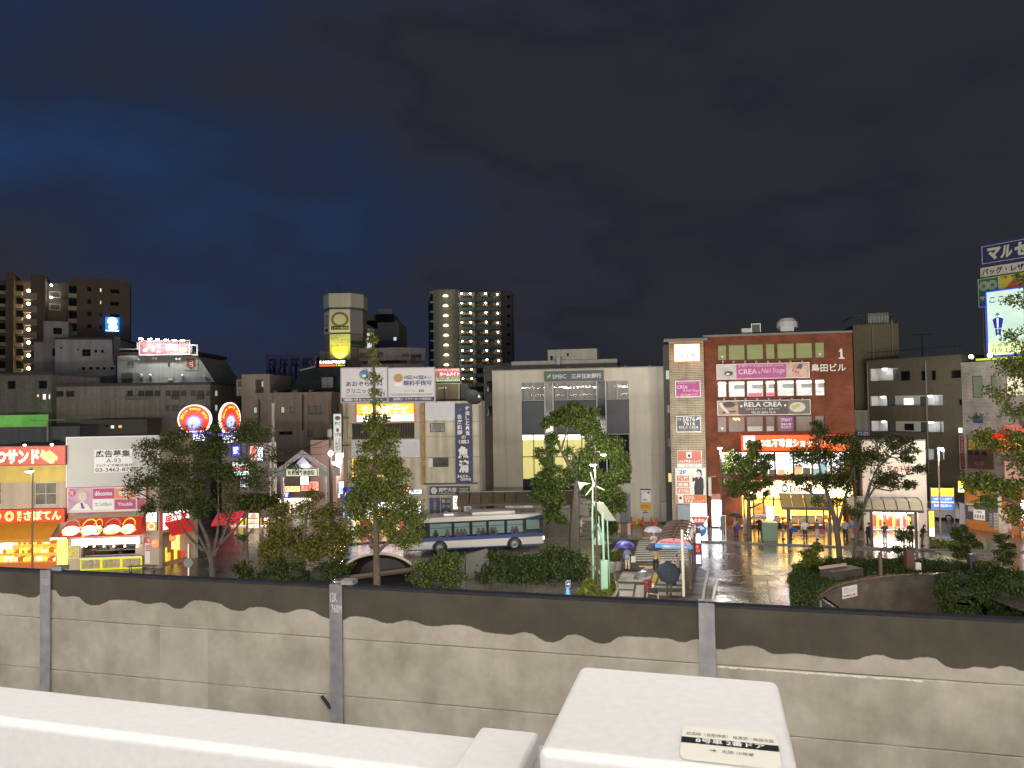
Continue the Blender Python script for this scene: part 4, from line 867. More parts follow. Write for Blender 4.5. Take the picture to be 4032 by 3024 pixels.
# ---- apartment tower in the middle
GP=F(P_('G',900,600,222),-.0);ap=mat('grey_tower_wall',(.165,.158,.14),.85,var=.08,streak=.12);apd=mat('grey_tower_dark',(.10,.096,.088),.85)
zz=lambda y:GP.uv('G',900,y)[1];ug=lambda x:GP.uv('G',x,700)[0]
tb=thing('balcony_tower','tall grey apartment tower with teal glass balconies and rows of lights','apartment tower',GP.pt(ug(770),0,-8))
mb=MB();mb.fbx(GP,ug(1262),0,ug(1418),zz(100),-14,0);mb.fbx(GP,ug(250),0,ug(575),zz(68),-14,0);mb.fbx(GP,ug(1418),0,ug(1446),zz(130),-14,-2);mb.fbx(GP,ug(575)+.01,0,ug(1262)-.01,zz(95),-14,-2.4);mb.build('wall',ap,tb)
mb=MB();mb.fbx(GP,ug(575),0,ug(626),zz(72),-2.39,.6);mb.build('pier',apd,tb)
mb=MB();mb.raw([GP.pt(ug(250)-.01,0,0),GP.pt(ug(250)-.01,zz(68),0),GP.pt(ug(92),zz(150),-16),GP.pt(ug(92),0,-16)],[(0,1,2,3)]);mb.build('side_wall',apd,tb)
mb=MB();mb.fbx(GP,ug(875),0,ug(888),zz(100),-2.39,.25);mb.fbx(GP,ug(1065),0,ug(1078),zz(100),-2.39,-.6);mb.build('fin',ap,tb)
for k_ in range(11):
 y=143*k_-k_*k_*.28
 mb=MB();mb.fbx(GP,ug(626)+.02,zz(260+y),ug(1262)-.02,zz(246+y),-2.39,.3);mb.build('floor_slab',ap,tb)
 mb=MB();mb.fbx(GP,ug(632),zz(246+y),ug(1255),zz(196+y),.1,.16);g_=mb.build('balcony_glass',mat('teal_balcony_glass',(.26,.42,.42),.25),tb)
 mb=MB()
 for i in range(17):u=ug(632)+(ug(1255)-ug(632))*i/16;mb.fbx(GP,u-.05,zz(246+y),u+.05,zz(194+y),.17,.21)
 mb.build('rail_post',DKS,g_)
 mb=MB();mb.frc(GP,ug(660),zz(192+y),ug(825),zz(150+y),-2.36);mb.frc(GP,ug(985),zz(196+y),ug(1050),zz(160+y),-2.36);mb.frc(GP,ug(1205),zz(215+y),ug(1236),zz(168+y),-2.36);mb.build('window',mat('dark_maroon_glass',(.02,.012,.012),.3),tb)
 if k_<10:
  mb=MB()
  for x,yy,r_ in ((670,122,.24),(800,126,.24),(1032,126,.24),(1206,142,.18)):
   if x>1000 and k_>=8:continue
   ball(mb,GP.pt(ug(x+k_*.8),zz(yy+y),-1.2),r_)
  mb.build('balcony_light',glow('balcony_lamp',c8(255,226,185),42),tb)
 a=GP.rect('G',1340,165+y*.985,1388,205+y*.985)
 if k_<7:mb=MB();mb.frc(GP,*a,.05);mb.build('window',GLASS,tb)
 if k_<8:
  yy=160+146*k_
  mb=MB();p=(ug(440),zz(yy));mb.lathe(GP.pt(p[0],p[1]-.3,.9),[(.85,-.1),(.8,.25),(.45,.55),(0,.65)],10);mb.build('stair_light',glow('stair_lamp',c8(255,244,205),1.5),tb)
  mb=MB();mb.raw([GP.pt(ug(395),zz(yy+150),.06),GP.pt(ug(440),zz(yy+140),.06),GP.pt(ug(440),zz(yy+85),.06),GP.pt(ug(425),zz(yy+85),.06)],[(0,1,2,3)]);mb.build('stair_opening',apd,tb)
  mb=MB();mb.fprism(GP,[(ug(470),zz(yy+95)),(ug(555),zz(yy+150)),(ug(555),zz(yy+190)),(ug(470),zz(yy+140))],.1,1.0);mb.build('stair_flight',ap,tb)
 if k_<9:
  mb=MB();a=(ug(206),zz(100+143*k_));mb.fbx(GP,ug(206),a[1]-.5,ug(262),a[1],-1.6,.8);mb.build('side_balcony',mat('pale_slab',(.35,.34,.31),.8),tb)
d=bpy.data.lights.new('tower_stair_light','AREA');d.shape='RECTANGLE';d.size=2;d.size_y=60;d.energy=900;d.color=(1,.95,.7)
o=bpy.data.objects.new('tower_stair_light',d);COL.objects.link(o);c=GP.pt(ug(500),zz(700),5.0);o.location=c;o.rotation_euler=(R(90),0,R(0));o.rotation_euler=(R(90),0,R(180));o.rotation_euler=(R(90),0,0)
# ================================================================ shops and buildings round the square
def goods(mb,g,u0,z0,u1,z1,d0,d1,n,seed):
 rr=random.Random(seed)
 for i in range(n):
  w=(u1-u0)/n;u=u0+w*i;h=(z1-z0)*rr.uniform(.35,1);mb.cm=rr.randrange(5)
  mb.fbx(g,u+w*.08,z0,u+w*.92,z0+h,d0,d1)
GOODS=[glow('goods_amber',c8(255,190,80),.9),glow('goods_red',c8(220,70,40),.8),glow('goods_cream',c8(255,240,205),1.2),glow('goods_brown',c8(150,90,40),.6),glow('goods_yellow',c8(250,220,70),1.1)]
SHOPWHITE=glow('shop_white_light',c8(255,250,240),5)
SHOPWARM=glow('shop_warm_light',c8(255,205,110),2.2,.4,1.5)
# ---- left: yellow shop with the cutlet sandwich board
p0=gnd('b',880,1502)
FY=F(p0,.05)
yw=mat('yellow_fascia',(.52,.38,.085),.6,var=.06,streak=.1);lil=mat('warm_beige_wall',(.40,.33,.24),.8,var=.06,streak=.15)
uR=FY.uv('b',732,800)[0];uLft=FY.uv('b',-420,800)[0]
zz_=lambda k,x,y:FY.uv(k,x,y)[1]
ztop=zz_('z',400,300);zy=zz_('z',400,500);zb_=zz_('z',400,685)
wR_=FY.rect('z',372,690,612,938);wL=FY.rect('z',-330,690,10,938);shop=(uLft+.3,.03,uR-.05,zz_('z',300,1300))
ys=bldg('yellow_deli_shop','two-storey shop with yellow band, red sign and bright orange counter',FY,uLft,uR,ztop,9,lil,[wR_,wL,shop],rev=.2)
for w_ in (wR_,wL):window(ys,FY,w_,mat('curtained_glass2',(.12,.10,.075),.3,var=.5,scale=2),ALU,2,2)
mb=MB();mb.fbx(FY,uLft,zb_,uR,zy,.0,.22);mb.build('yellow_band',yw,ys)
mb=MB();mb.fbx(FY,shop[0],0,shop[2],shop[3],-3.2,-3.1);mb.cm=1;mb.fbx(FY,shop[0],shop[3]-.12,shop[2],shop[3]-.02,-3,-.1);mb.build('shop_interior',[glow('shop_back_wall',c8(255,160,70),.8,.4,1.2),glow('shop_ceiling_lights',c8(255,225,150),4)],ys)
for i,zc in enumerate((.55,1.05,1.6)):
 mb=MB();goods(mb,FY,shop[0]+.2,zc,shop[2]-.3,zc+.38,-1.2-.5*i,-.9-.5*i,34,i);mb.build('goods',GOODS,ys)['kind']='stuff'
mb=MB();mb.fbx(FY,shop[0],0,shop[2],.55,-1.3,-.4);mb.build('counter',mat('orange_counter',(.45,.13,.02),.4),ys)
r0=FY.rect('z',-10,1322,108,1420);mb=MB();mb.fbx(FY,*r0,-.3,-.2);mb.build('lit_case',SHOPWHITE,ys)
mb=MB();r0=FY.rect('z',-300,1130,655,1275);p=FY.pt
mb.raw([p(r0[0],r0[3],.05),p(r0[2],r0[3],.05),p(r0[2],r0[1],1.3),p(r0[0],r0[1],1.3)],[(3,2,1,0)]);mb.fbx(FY,r0[0],r0[1]-.25,r0[2],r0[1],1.28,1.32);mb.build('awning',mat('orange_awning',(.50,.21,.015),.6,var=.08),ys)
mb=MB();r0=FY.rect('z',650,1312,735,1590);mb.fbx(FY,*r0,.0,.35);mb.build('lit_pillar',glow('lit_pillar_yellow',c8(255,215,90),2.6,.3,1),ys)
gS=FY.off(.24)
r0=gS.rect('z',-420,302,726,500)
su=gS.uv('z',0,400)[0];fx=lambda x:(gS.uv('z',x,400)[0]-r0[0])/(r0[2]-r0[0])
sand=sign('sandwich_sign','red lit board with yellow and white cutlet sandwich lettering above the yellow shop',gS,r0,glow('sandwich_red',c8(190,62,42),.62,.3,.8),mat('sign_edge_red',(.2,.03,.02),.5),.0,.2,.05,tex=[('かつサンド',(fx(-150),.06,fx(450),.86),glow('sandwich_letters',c8(255,250,200),1.6),.055)],shp=[(pg((fx(450),.45),(fx(480),.85),(fx(620),.25),(fx(600),.06),(fx(560),.06)),glow('bread',c8(255,220,130),1.0),'sandwich'),(pg((fx(500),.62),(fx(560),.8),(fx(650),.4),(fx(640),.2),(fx(600),.3)),glow('bread2',c8(240,190,100),.95),'sandwich'),(pg((fx(440),.35),(fx(460),.45),(fx(540),.1),(fx(520),.03)),glow('ham',c8(190,80,40),.7),'filling')])
for x in (30,350,640):
 pu_=gS.uv('z',x,290);c=gS.pt(pu_[0],r0[3]+.25,.9);mb=MB();mb.tube([gS.pt(pu_[0],r0[3]+.05,.1),c],.03,5);ball(mb,c,.1);lm=mb.build('lamp',BLACK,sand)
 mb=MB();ball(mb,c-Vec((0,0,.1)),.09);mb.build('bulb',glow('sandwich_bulb',c8(255,225,140),40),lm)
 d=bpy.data.lights.new('sandwich_lamp_light','SPOT');d.energy=28 if x<600 else 55;d.color=(1,.78,.4);d.spot_size=R(130);d.spot_blend=.7;d.shadow_soft_size=.1
 o=bpy.data.objects.new('sandwich_lamp_light',d);COL.objects.link(o);o.location=c-Vec((0,0,.1));o.rotation_euler=(R(40),0,0)
r0=gS.rect('z',-420,985,726,1118);fx=lambda x:(gS.uv('z',x,1050)[0]-r0[0])/(r0[2]-r0[0])
ylet=glow('saboten_letters',c8(255,250,150),1.8)
sign('cutlet_shop_sign','glowing orange-red fascia with a round flower crest and yellow lettering',gS,r0,glow('cutlet_red',c8(255,62,10),1.0),mat('sign_edge_red',0),.0,.3,.05,tex=[('さぼてん',(fx(288),.14,fx(690),.9),ylet,.03),('新宿',(fx(215),.08,fx(266),.92),ylet,.01,'v'),('とんかつ',(fx(-300),.14,fx(45),.88),ylet,.03)],shp=[(bx(fx(76),.1,fx(187),.92),glow('crest_red',c8(200,40,15),.8),'crest_field'),(many(ring(fx(131),.5,.043,.40,.038,.34),*[pg((fx(131)+.012*math.cos(a),.5+.11*math.sin(a)),(fx(131)+.034*math.cos(a-.12),.5+.31*math.sin(a-.12)),(fx(131)+.034*math.cos(a+.12),.5+.31*math.sin(a+.12))) for a in [i*.5236 for i in range(12)]]),ylet,'crest')])
# ---- left: billboard building with the crepe stall
FBb=F(p0,.12);bu0=FBb.uv('b',742,700)[0];bu1=FBb.uv('b',1735,500)[0]
zbt=FBb.uv('b',1000,50)[1];st0=FBb.rect('L',655,1060,2010,1330);
bs=bldg('billboard_shop','white-fronted shop building carrying a blank white billboard beside the yellow shop',FBb,bu0,bu1,zbt-.1,8,lil,[(st0[0],st0[1],st0[2],st0[3])],rev=.3)
r0=FBb.rect('b',742,55,1732,592);q=lambda x,y:((FBb.uv('b',x,y)[0]-r0[0])/(r0[2]-r0[0]),(FBb.uv('b',x,y)[1]-r0[1])/(r0[3]-r0[1]))
def fr4(k,g,r,x0,y0,x1,y1):
 a=g.rect(k,x0,y0,x1,y1);return ((a[0]-r[0])/(r[2]-r[0]),(a[1]-r[1])/(r[3]-r[1]),(a[2]-r[0])/(r[2]-r[0]),(a[3]-r[1])/(r[3]-r[1]))
f4=lambda *a:fr4('b',FBb,r0,*a)
dkt=mat('violet_black_ink',(.03,.022,.05),.6)
sign('white_billboard','large plain white billboard with dark advertising-wanted text and phone number',FBb,r0,mat('white_billboard_face',(.43,.42,.40),.6,var=.03),WHITE,.02,.18,.05,cat='billboard',tex=[('広告募集',f4(1055,198,1432,275),dkt,.025),('A-93',f4(1170,288,1328,334),dkt,.0),("Y'sワイズ株式会社",f4(1058,345,1460,378),dkt,.02),('03-3462-8787',f4(1052,388,1500,430),dkt,.015)],shp=[(bx(*f4(1040,192,1452,440)),mat('pasted_white',(.62,.61,.59),.5),'pasted_sheet')])
r1=FBb.rect('b',742,600,1600,868);f4=lambda *a:fr4('b',FBb,r1,*a)
mag=mat('magenta_ink',(.36,.03,.13),.5);skin_=mat('print_skin',(.52,.40,.36),.6)
sign('phone_shop_sign','pink and white phone-shop board with a portrait and four brand tiles',FBb,r1,mat('pink_white_board',(.52,.47,.45),.5),mag,.02,.2,.05,shp=[(bx(*f4(760,612,1020,850)),mat('lilac_print',(.42,.24,.36),.5,var=.35,scale=1.5),'print'),(el(f4(800,660,800,660)[0],.8,.045,.14),mat('red_roundel',(.42,.02,.09),.5),'roundel'),(many(el(*[(a+b)/2 for a,b in zip(f4(910,700,910,700)[:2],f4(910,700,910,700)[2:])],.062,.20),bx(*f4(885,740,935,790))),skin_,'portrait'),(many(pg(*[f4(x,y,x,y)[:2] for x,y in ((780,850),(850,780),(905,762),(970,785),(1015,850))])),mat('print_white',(.60,.58,.56),.5),'shirt'),(many(pg(*[f4(x,y,x,y)[:2] for x,y in ((862,720),(850,650),(880,620),(930,615),(970,650),(975,705),(950,655),(880,660))])),mat('print_grey_hair',(.36,.34,.30),.6),'hair'),(pg(*[f4(x,y,x,y)[:2] for x,y in ((893,770),(915,768),(940,830),(905,835))]),mat('print_purple',(.10,.05,.2),.5),'tie'),(many(bx(*f4(1030,613,1258,725)),bx(*f4(1268,730,1490,838)),bx(*f4(1508,720,1590,838))),mag,'tile'),(bx(*f4(1258,612,1490,722)),mat('orange_tile',(.50,.20,.09),.5),'tile'),(bx(*f4(1030,730,1258,842)),SGW,'tile'),(many(bx(*f4(1048,772,1088,780)),bx(*f4(1048,790,1088,798))),mat('print_silver',(.2,.2,.2),.5),'bars')],tex=[('döcomo',f4(1050,640,1240,690),SGW,.03),('SoftBank',f4(1100,762,1240,800),mat('print_silver',0),.0),('Y!mobile',f4(1300,760,1460,800),SGW,.02),('au',f4(1310,640,1400,690),SGW,.03),('買',f4(776,640,824,690),SGW,.0)])
aw=thing('stall_awning','sloping red striped stall awning lit from below, printed with food pictures','awning',FBb.pt(bu0+2,st0[3],.8))
at0,at1=FBb.rect('L',385,375,2065,470),FBb.rect('L',150,480,1900,905,1.2)
za,zm2,zb2=at0[3],FBb.uv('L',1000,490,.6)[1],FBb.uv('L',1000,900,1.3)[1]
ul,ur=FBb.uv('L',300,480)[0],FBb.uv('L',2060,440)[0];ul2,ur2=FBb.uv('L',140,910,1.3)[0],FBb.uv('L',1905,900,1.3)[0]
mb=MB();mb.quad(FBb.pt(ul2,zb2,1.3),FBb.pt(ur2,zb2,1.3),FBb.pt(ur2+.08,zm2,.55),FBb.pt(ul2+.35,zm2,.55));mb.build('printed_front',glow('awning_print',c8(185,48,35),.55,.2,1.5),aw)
mb=MB();mb.quad(FBb.pt(ul2+.35,zm2,.55),FBb.pt(ur2+.08,zm2,.55),FBb.pt(ur,za,.08),FBb.pt(ul2+.75,za,.08));mb.build('top_panel',mat('cream_canvas',(.36,.30,.20),.7,streak=.1),aw)
mb=MB();mb.poly([FBb.pt(ur2,zb2,1.3),FBb.pt(ur2+.55,zb2+.3,.08),FBb.pt(ur,za,.08),FBb.pt(ur2+.08,zm2,.55)]);mb.build('end_panel',mat('red_canvas',(.50,.035,.03),.6),aw)
class Slope:
 def __init__(s,o,e,w,n):s.o=o;s.e=e;s.w=w;s.n=n
 def pt(s,u,z,d=0.0):return s.o+s.e*u+s.w*z+s.n*d
A_,B_=FBb.pt(ul2+.1,zb2,1.3),FBb.pt(ul2+.42,zm2,.55)
wv=(FBb.pt(ul2+.1,zm2,.55)-A_);hh=wv.length;nv=(wv.normalized().cross(FBb.e))*-1
GSl=Slope(A_,FBb.e,wv.normalized(),nv if nv.dot(FBb.n)>0 else -nv);ww=ur2-ul2-.2
T2=lambda x,y:(x*ww,y*hh)
hot=glow('awning_hot',c8(255,248,225),2.6)
for i,(x,w_) in enumerate(((.13,.11),(.36,.10),(.47,.06),(.66,.11),(.87,.09))):
 mb=MB();ring(x,.55,w_*.95,.40,w_*.8,.33,18,0,3.1416)(mb,GSl,T2,.02);mb.build('print_arc',[glow('print_grey',c8(150,130,100),.6),glow('print_yellow',c8(230,200,60),.9),glow('print_gold',c8(220,180,60),.9)][i%3],aw)
 mb=MB();el(x,.34,w_,.25)(mb,GSl,T2,.012+.001*i);mb.build('food_picture',hot,aw)
mb=MB();rr=random.Random(3)
for i in range(36):x=rr.uniform(.03,.97);y=rr.uniform(.04,.5);el(x,y,.012+.02*rr.random(),.05,8)(mb,GSl,T2,.026+i*.0004)
mb.build('print_spots',glow('print_spot_yellow',c8(250,190,60),1.1),aw)['kind']='stuff'
mb=MB();a=T2(.455,.42);b_=T2(.60,.68);mb.text(GSl,'んぱ',a[0],a[1],b_[0],b_[1],.05,.02);a=T2(.45,.14);b_=T2(.56,.36);mb.text(GSl,'本店',a[0],a[1],b_[0],b_[1],.05,.01);mb.build('lettering',mat('dark_red_ink',(.16,.02,.01),.6),aw)
lf=FBb.rect('L',450,930,1945,1070,.3);sign('lit_menu_fascia','glaring white lit fascia strip under the stall awning',FBb,lf,glow('fascia_white',c8(255,252,248),4),mat('pink_edge',(.5,.12,.2),.5),.1,.2,.03)
mb=MB();mb.frc(FBb,st0[0],st0[1],st0[2],st0[3],-2.4);mb.build('kitchen_wall',glow('kitchen_wall',c8(150,135,125),.55,.4,1.2),bs)
for i,zc in enumerate((.15,.6)):
 mb=MB();goods(mb,FBb,st0[0]+.1,st0[1]+zc,st0[2]-.1,st0[1]+zc+.4,-2.2,-1.9,22,20+i);mb.build('kitchen_shelf',[mat('shelf_teal',(.08,.2,.18),.4),mat('shelf_grey',(.2,.2,.2),.3),mat('shelf_dark',(.04,.04,.04),.4),WHITE,mat('shelf_tan',(.3,.22,.14),.5)],bs)['kind']='stuff'
mb=MB();mb.fbx(FBb,st0[0],st0[1]-.06,st0[2],st0[1],-.8,.35);mb.build('counter_top',WHITE,bs)
for x in (670,755,930,1145,1360,1600,1872):
 p=FBb.uv('L',x,1100);mb=MB();mb.lathe(FBb.pt(p[0],p[1]-.1,-.1),[(.09,0),(.03,.16),(.01,.35)],8);mb.build('pendant_lamp',glow('pendant',c8(255,235,200),5),bs)
cr=FBb.rect('L',640,1365,1985,1615,.4)
ct=thing('yellow_counter','bright yellow-framed stall counter with three pastry picture panels','stall counter',FBb.pt((cr[0]+cr[2])/2,cr[1],.2))
ylw=glow('counter_yellow',c8(220,222,30),.45)
mb=MB();mb.fbx(FBb,cr[0],max(cr[1],.02),cr[2],cr[3],.05,.36);mb.build('body',mat('counter_yellow_body',(.5,.5,.03),.5),ct)
us=[FBb.uv('L',x,1480,.4)[0] for x in (640,1100,1535,1985)]
mb=MB()
for i in range(3):mb.fframe(FBb,us[i],cr[1],us[i+1],cr[3],.36,.42,.09)
mb.build('frame',ylw,ct)
for i in range(3):
 mb=MB();mb.frc(FBb,us[i]+.09,cr[1]+.1,us[i+1]-.09,cr[3]-.1,.375);pn=mb.build('picture',mat('picture_base',(.34,.28,.19),.5,var=.6,scale=4),ct)
 rr=random.Random(i+40)
 for nm,cc,n in (('pastry',mat('pastry_tan',(.42,.24,.08),.6),9),('label',mat('label_pink',(.42,.2,.32),.5),3),('garnish',mat('garnish_green',(.22,.28,.08),.6),5)):
  mb=MB()
  for j in range(n):
   x,y=rr.uniform(.15,.85),rr.uniform(.2,.8);uu_=us[i]+(us[i+1]-us[i])*x;z_=cr[1]+(cr[3]-cr[1])*y;mb.disc(FBb,uu_,z_,rr.uniform(.06,.16),rr.uniform(.05,.1),.380+.0015*j+{'p':0,'l':.02,'g':.04}[nm[0]],9)
  mb.build(nm,cc,pn)['kind']='stuff'
g1=FBb.rect('L',395,1100,605,1368,.05);sign('menu_poster','yellow menu poster on the grey wall left of the stall',FBb,g1,mat('yellow_poster',(.48,.44,.10),.5,var=.4,scale=4),WHITE,.03,.04,.02,cat='poster')
g1=FBb.rect('L',2030,930,2210,1500,.3);sign('menu_board','white menu board with red bars on the pillar right of the stall',FBb,g1,mat('menu_white',(.50,.48,.52),.5),mat('menu_red',(.4,.05,.04),.5),.1,.1,.03,shp=[(many(bx(.0,.80,1,1),bx(.12,.66,.9,.71),bx(.12,.58,.9,.63),bx(.12,.49,.9,.55)),mat('menu_red',0),'bars')],tex=[('買',(.35,.83,.65,.96),SGW,.02)])
g1=FBb.rect('b',1600,875,1715,1075,.5);sign('corner_lightbox','white over orange lightbox with a ring mark on the shop corner',FBb,g1,glow('lightbox_white',c8(255,252,245),2.2),mat('dark_window_frame',0),.3,.35,.02,shp=[(bx(0,0,1,.5),glow('lightbox_orange',c8(255,120,40),1.4),'lower_face'),(ring(.5,.25,.34,.2,.26,.15),glow('ring_cream',c8(255,235,190),2),'ring')],tex=[('めし',(.15,.62,.85,.92),INK,.02)])
bq=gnd('b',1560,1520);be=thing('street_bench','low dark slatted bench in front of the yellow counter','bench',bq)
mb=MB();gb_=F(bq,.12)
for i in range(4):mb.fbx(gb_,-.95,.40,.95,.44,.0+i*.1,.08+i*.1)
mb.build('seat',mat('dark_timber',(.04,.033,.03),.5),be)
for x in (-.8,.8):
 mb=MB();mb.fframe(gb_.side(x),-.36,0,.0,.40,-.02,.02,.04);mb.build('leg',DKS,be)
 # ---- corner shop with the red awning further back
pc=gnd('b',1745,1482);pc2=gnd('b',2125,1375);FC2=F(pc,(pc2.y-pc.y)/(pc2.x-pc.x));r0=(0,0,(pc2-pc).length,3)
cs=thing('corner_shop','small lit corner shop under a red fabric awning beyond the stall','shop',FC2.pt((r0[0]+r0[2])/2,0,-1.5))
mb=MB();shell(mb,FC2,r0[0]-.1,r0[2]+.3,0,4.6,2.2,[(r0[0]+.2,.03,r0[2],2.5)],1.5);mb.build('wall',mat('shop_pale_wall',(.34,.28,.22),.8),cs)
mb=MB();mb.frc(FC2,r0[0]+.2,0,r0[2],2.5,-1.48);mb.build('shop_interior',glow('cafe_interior',c8(255,200,120),1.5,.5,1.4),cs)
mb=MB();goods(mb,FC2,r0[0]+.3,.1,r0[2]-.2,1.3,-1.2,-.9,9,8);mb.build('goods',GOODS,cs)['kind']='stuff'
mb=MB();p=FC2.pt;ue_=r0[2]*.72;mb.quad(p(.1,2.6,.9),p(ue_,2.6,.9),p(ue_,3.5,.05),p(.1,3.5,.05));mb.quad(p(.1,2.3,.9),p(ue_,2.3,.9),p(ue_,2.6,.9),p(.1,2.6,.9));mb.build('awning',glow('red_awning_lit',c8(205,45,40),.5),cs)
for x,zc in ((1690,1215),(1880,1150)):
 q=FC2.uv('b',x,zc,.6);mb=MB();mb.lathe(FC2.pt(q[0],q[1]-.3,.6),[(0,0),(.2,.1),(.24,.3),(.2,.5),(0,.6)],10);mb.build('paper_lantern',glow('lantern_red',c8(255,110,60),2.0),cs)
g1=FC2.rect('b',1740,860,2030,1040);sign('karaoke_sign','white and yellow lit board with red lettering above the red awning',FC2,g1,glow('white_pink_board',c8(255,245,245),1.9,.5,1.5),RED,.05,.2,.03,tex=[('居酒屋',(.08,.15,.9,.85),glow('red_letters',c8(230,40,30),1.0),.04)])
af=gnd('b',2055,1370);sb=thing('sandwich_board','leaning picture board standing by the corner shop door','a-frame board',af);g_a=F(af,-.6);mb=MB();mb.fprism(g_a,[(-.35,0),(.35,0),(.35,1.2),(-.35,1.2)],0,.04);mb.build('front',mat('board_brown',(.22,.12,.06),.5,var=.5,scale=3),sb);mb=MB();mb.fframe(g_a,-.38,0,.38,1.23,.0,.06,.05);mb.build('frame',mat('board_wood',(.35,.28,.18),.6),sb);mb=MB();mb.tube([g_a.pt(0,1.1,-.02),g_a.pt(0,0,-.5)],.03,5);mb.build('strut',DKS,sb)
# ---- far end of the left street: lit shop fronts seen through the trees
rr=random.Random(11)
def panel_sign(nm,lb,k,r,Y,col,st_,slope=0.0,tex=(),th=.25,var=.0,frame=DKS,shp=()):
 g=F(at(k,(r[0]+r[2])/2,(r[1]+r[3])/2,Y),slope);return sign(nm,lb,g,g.rect(k,*r),glow('glow_'+nm+str(len(_mt)),col,st_,var,1.2),frame,0,th,.04,tex=tex,shp=shp)
BL=glow('blue_ink_glow',c8(40,60,230),.9);RDG=glow('red_letters',0,0);WG=glow('white_letters_glow',c8(255,255,255),2.4);YG=glow('yellow_letters_glow',c8(255,240,60),1.8)
GSt=F(P_('c',770,800,72),.0)
a=GSt.rect('c',480,120,1000,1250);
sf=bldg('street_game_hall','lit entertainment hall front half hidden by the left trees',GSt,a[0],a[2],a[3],2.2,mat('hall_wall',(.34,.28,.25),.8),[GSt.rect('c',540,940,990,1230)],rev=1.0)
mb=MB();h=GSt.rect('c',540,940,990,1230);mb.frc(GSt,*h,-.95);mb.build('shop_interior',glow('hall_interior',c8(225,230,255),3.0,.7,1.0),sf)
mb=MB();goods(mb,GSt,h[0],max(.1,h[1]),h[2],max(.1,h[1])+1.2,-.8,-.5,18,99);mb.build('goods',GOODS,sf)['kind']='stuff'
panel_sign('blue_hall_sign','deep blue and white lit panel high on the game hall','c',(600,150,690,262),71.5,c8(60,80,240),1.2,tex=[('遊',(.15,.1,.85,.9),WG,.03)])
panel_sign('red_hall_sign','red and white lit panel on the game hall beside the blue panel','c',(795,150,880,300),71.5,c8(255,190,170),1.2,tex=[('娯楽',(.2,.1,.8,.9),RDG,.03,'v')],var=.3)
panel_sign('tall_white_hall_sign','tall white lit column sign on the game hall corner','c',(876,165,936,310),71.4,c8(235,240,255),2.2,tex=[('カラオケ',(.2,.05,.8,.95),BL,.02,'v')])
panel_sign('screen_hall_sign','greenish white lit screen on the game hall lower wall','c',(605,330,785,470),71.5,c8(225,245,235),1.3,var=.5,tex=[('新装開店',(.08,.3,.92,.75),RDG,.03)])
panel_sign('pale_hall_sign','pale bluish lit window sign beneath the greenish screen','c',(690,490,780,600),71.5,c8(220,235,245),1.7,var=.4,tex=[('24時間',(.1,.35,.9,.65),BL,.02)])
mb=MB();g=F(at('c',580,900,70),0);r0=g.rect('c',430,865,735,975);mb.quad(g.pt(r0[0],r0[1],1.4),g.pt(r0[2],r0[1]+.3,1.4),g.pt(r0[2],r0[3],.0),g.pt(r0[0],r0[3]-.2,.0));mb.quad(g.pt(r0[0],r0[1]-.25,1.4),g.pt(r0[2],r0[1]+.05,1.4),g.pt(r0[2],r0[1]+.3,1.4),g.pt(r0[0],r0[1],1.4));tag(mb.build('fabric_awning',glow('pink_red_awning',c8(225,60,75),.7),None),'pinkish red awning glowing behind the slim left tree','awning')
panel_sign('vending_shelf','lit white shop shelves behind the slim left tree','c',(775,880,895,1045),70,c8(255,235,200),1.4,var=.7,shp=[(many(bx(.05,.30,.95,.34),bx(.05,.62,.95,.66)),DKS,'shelf_edge')])
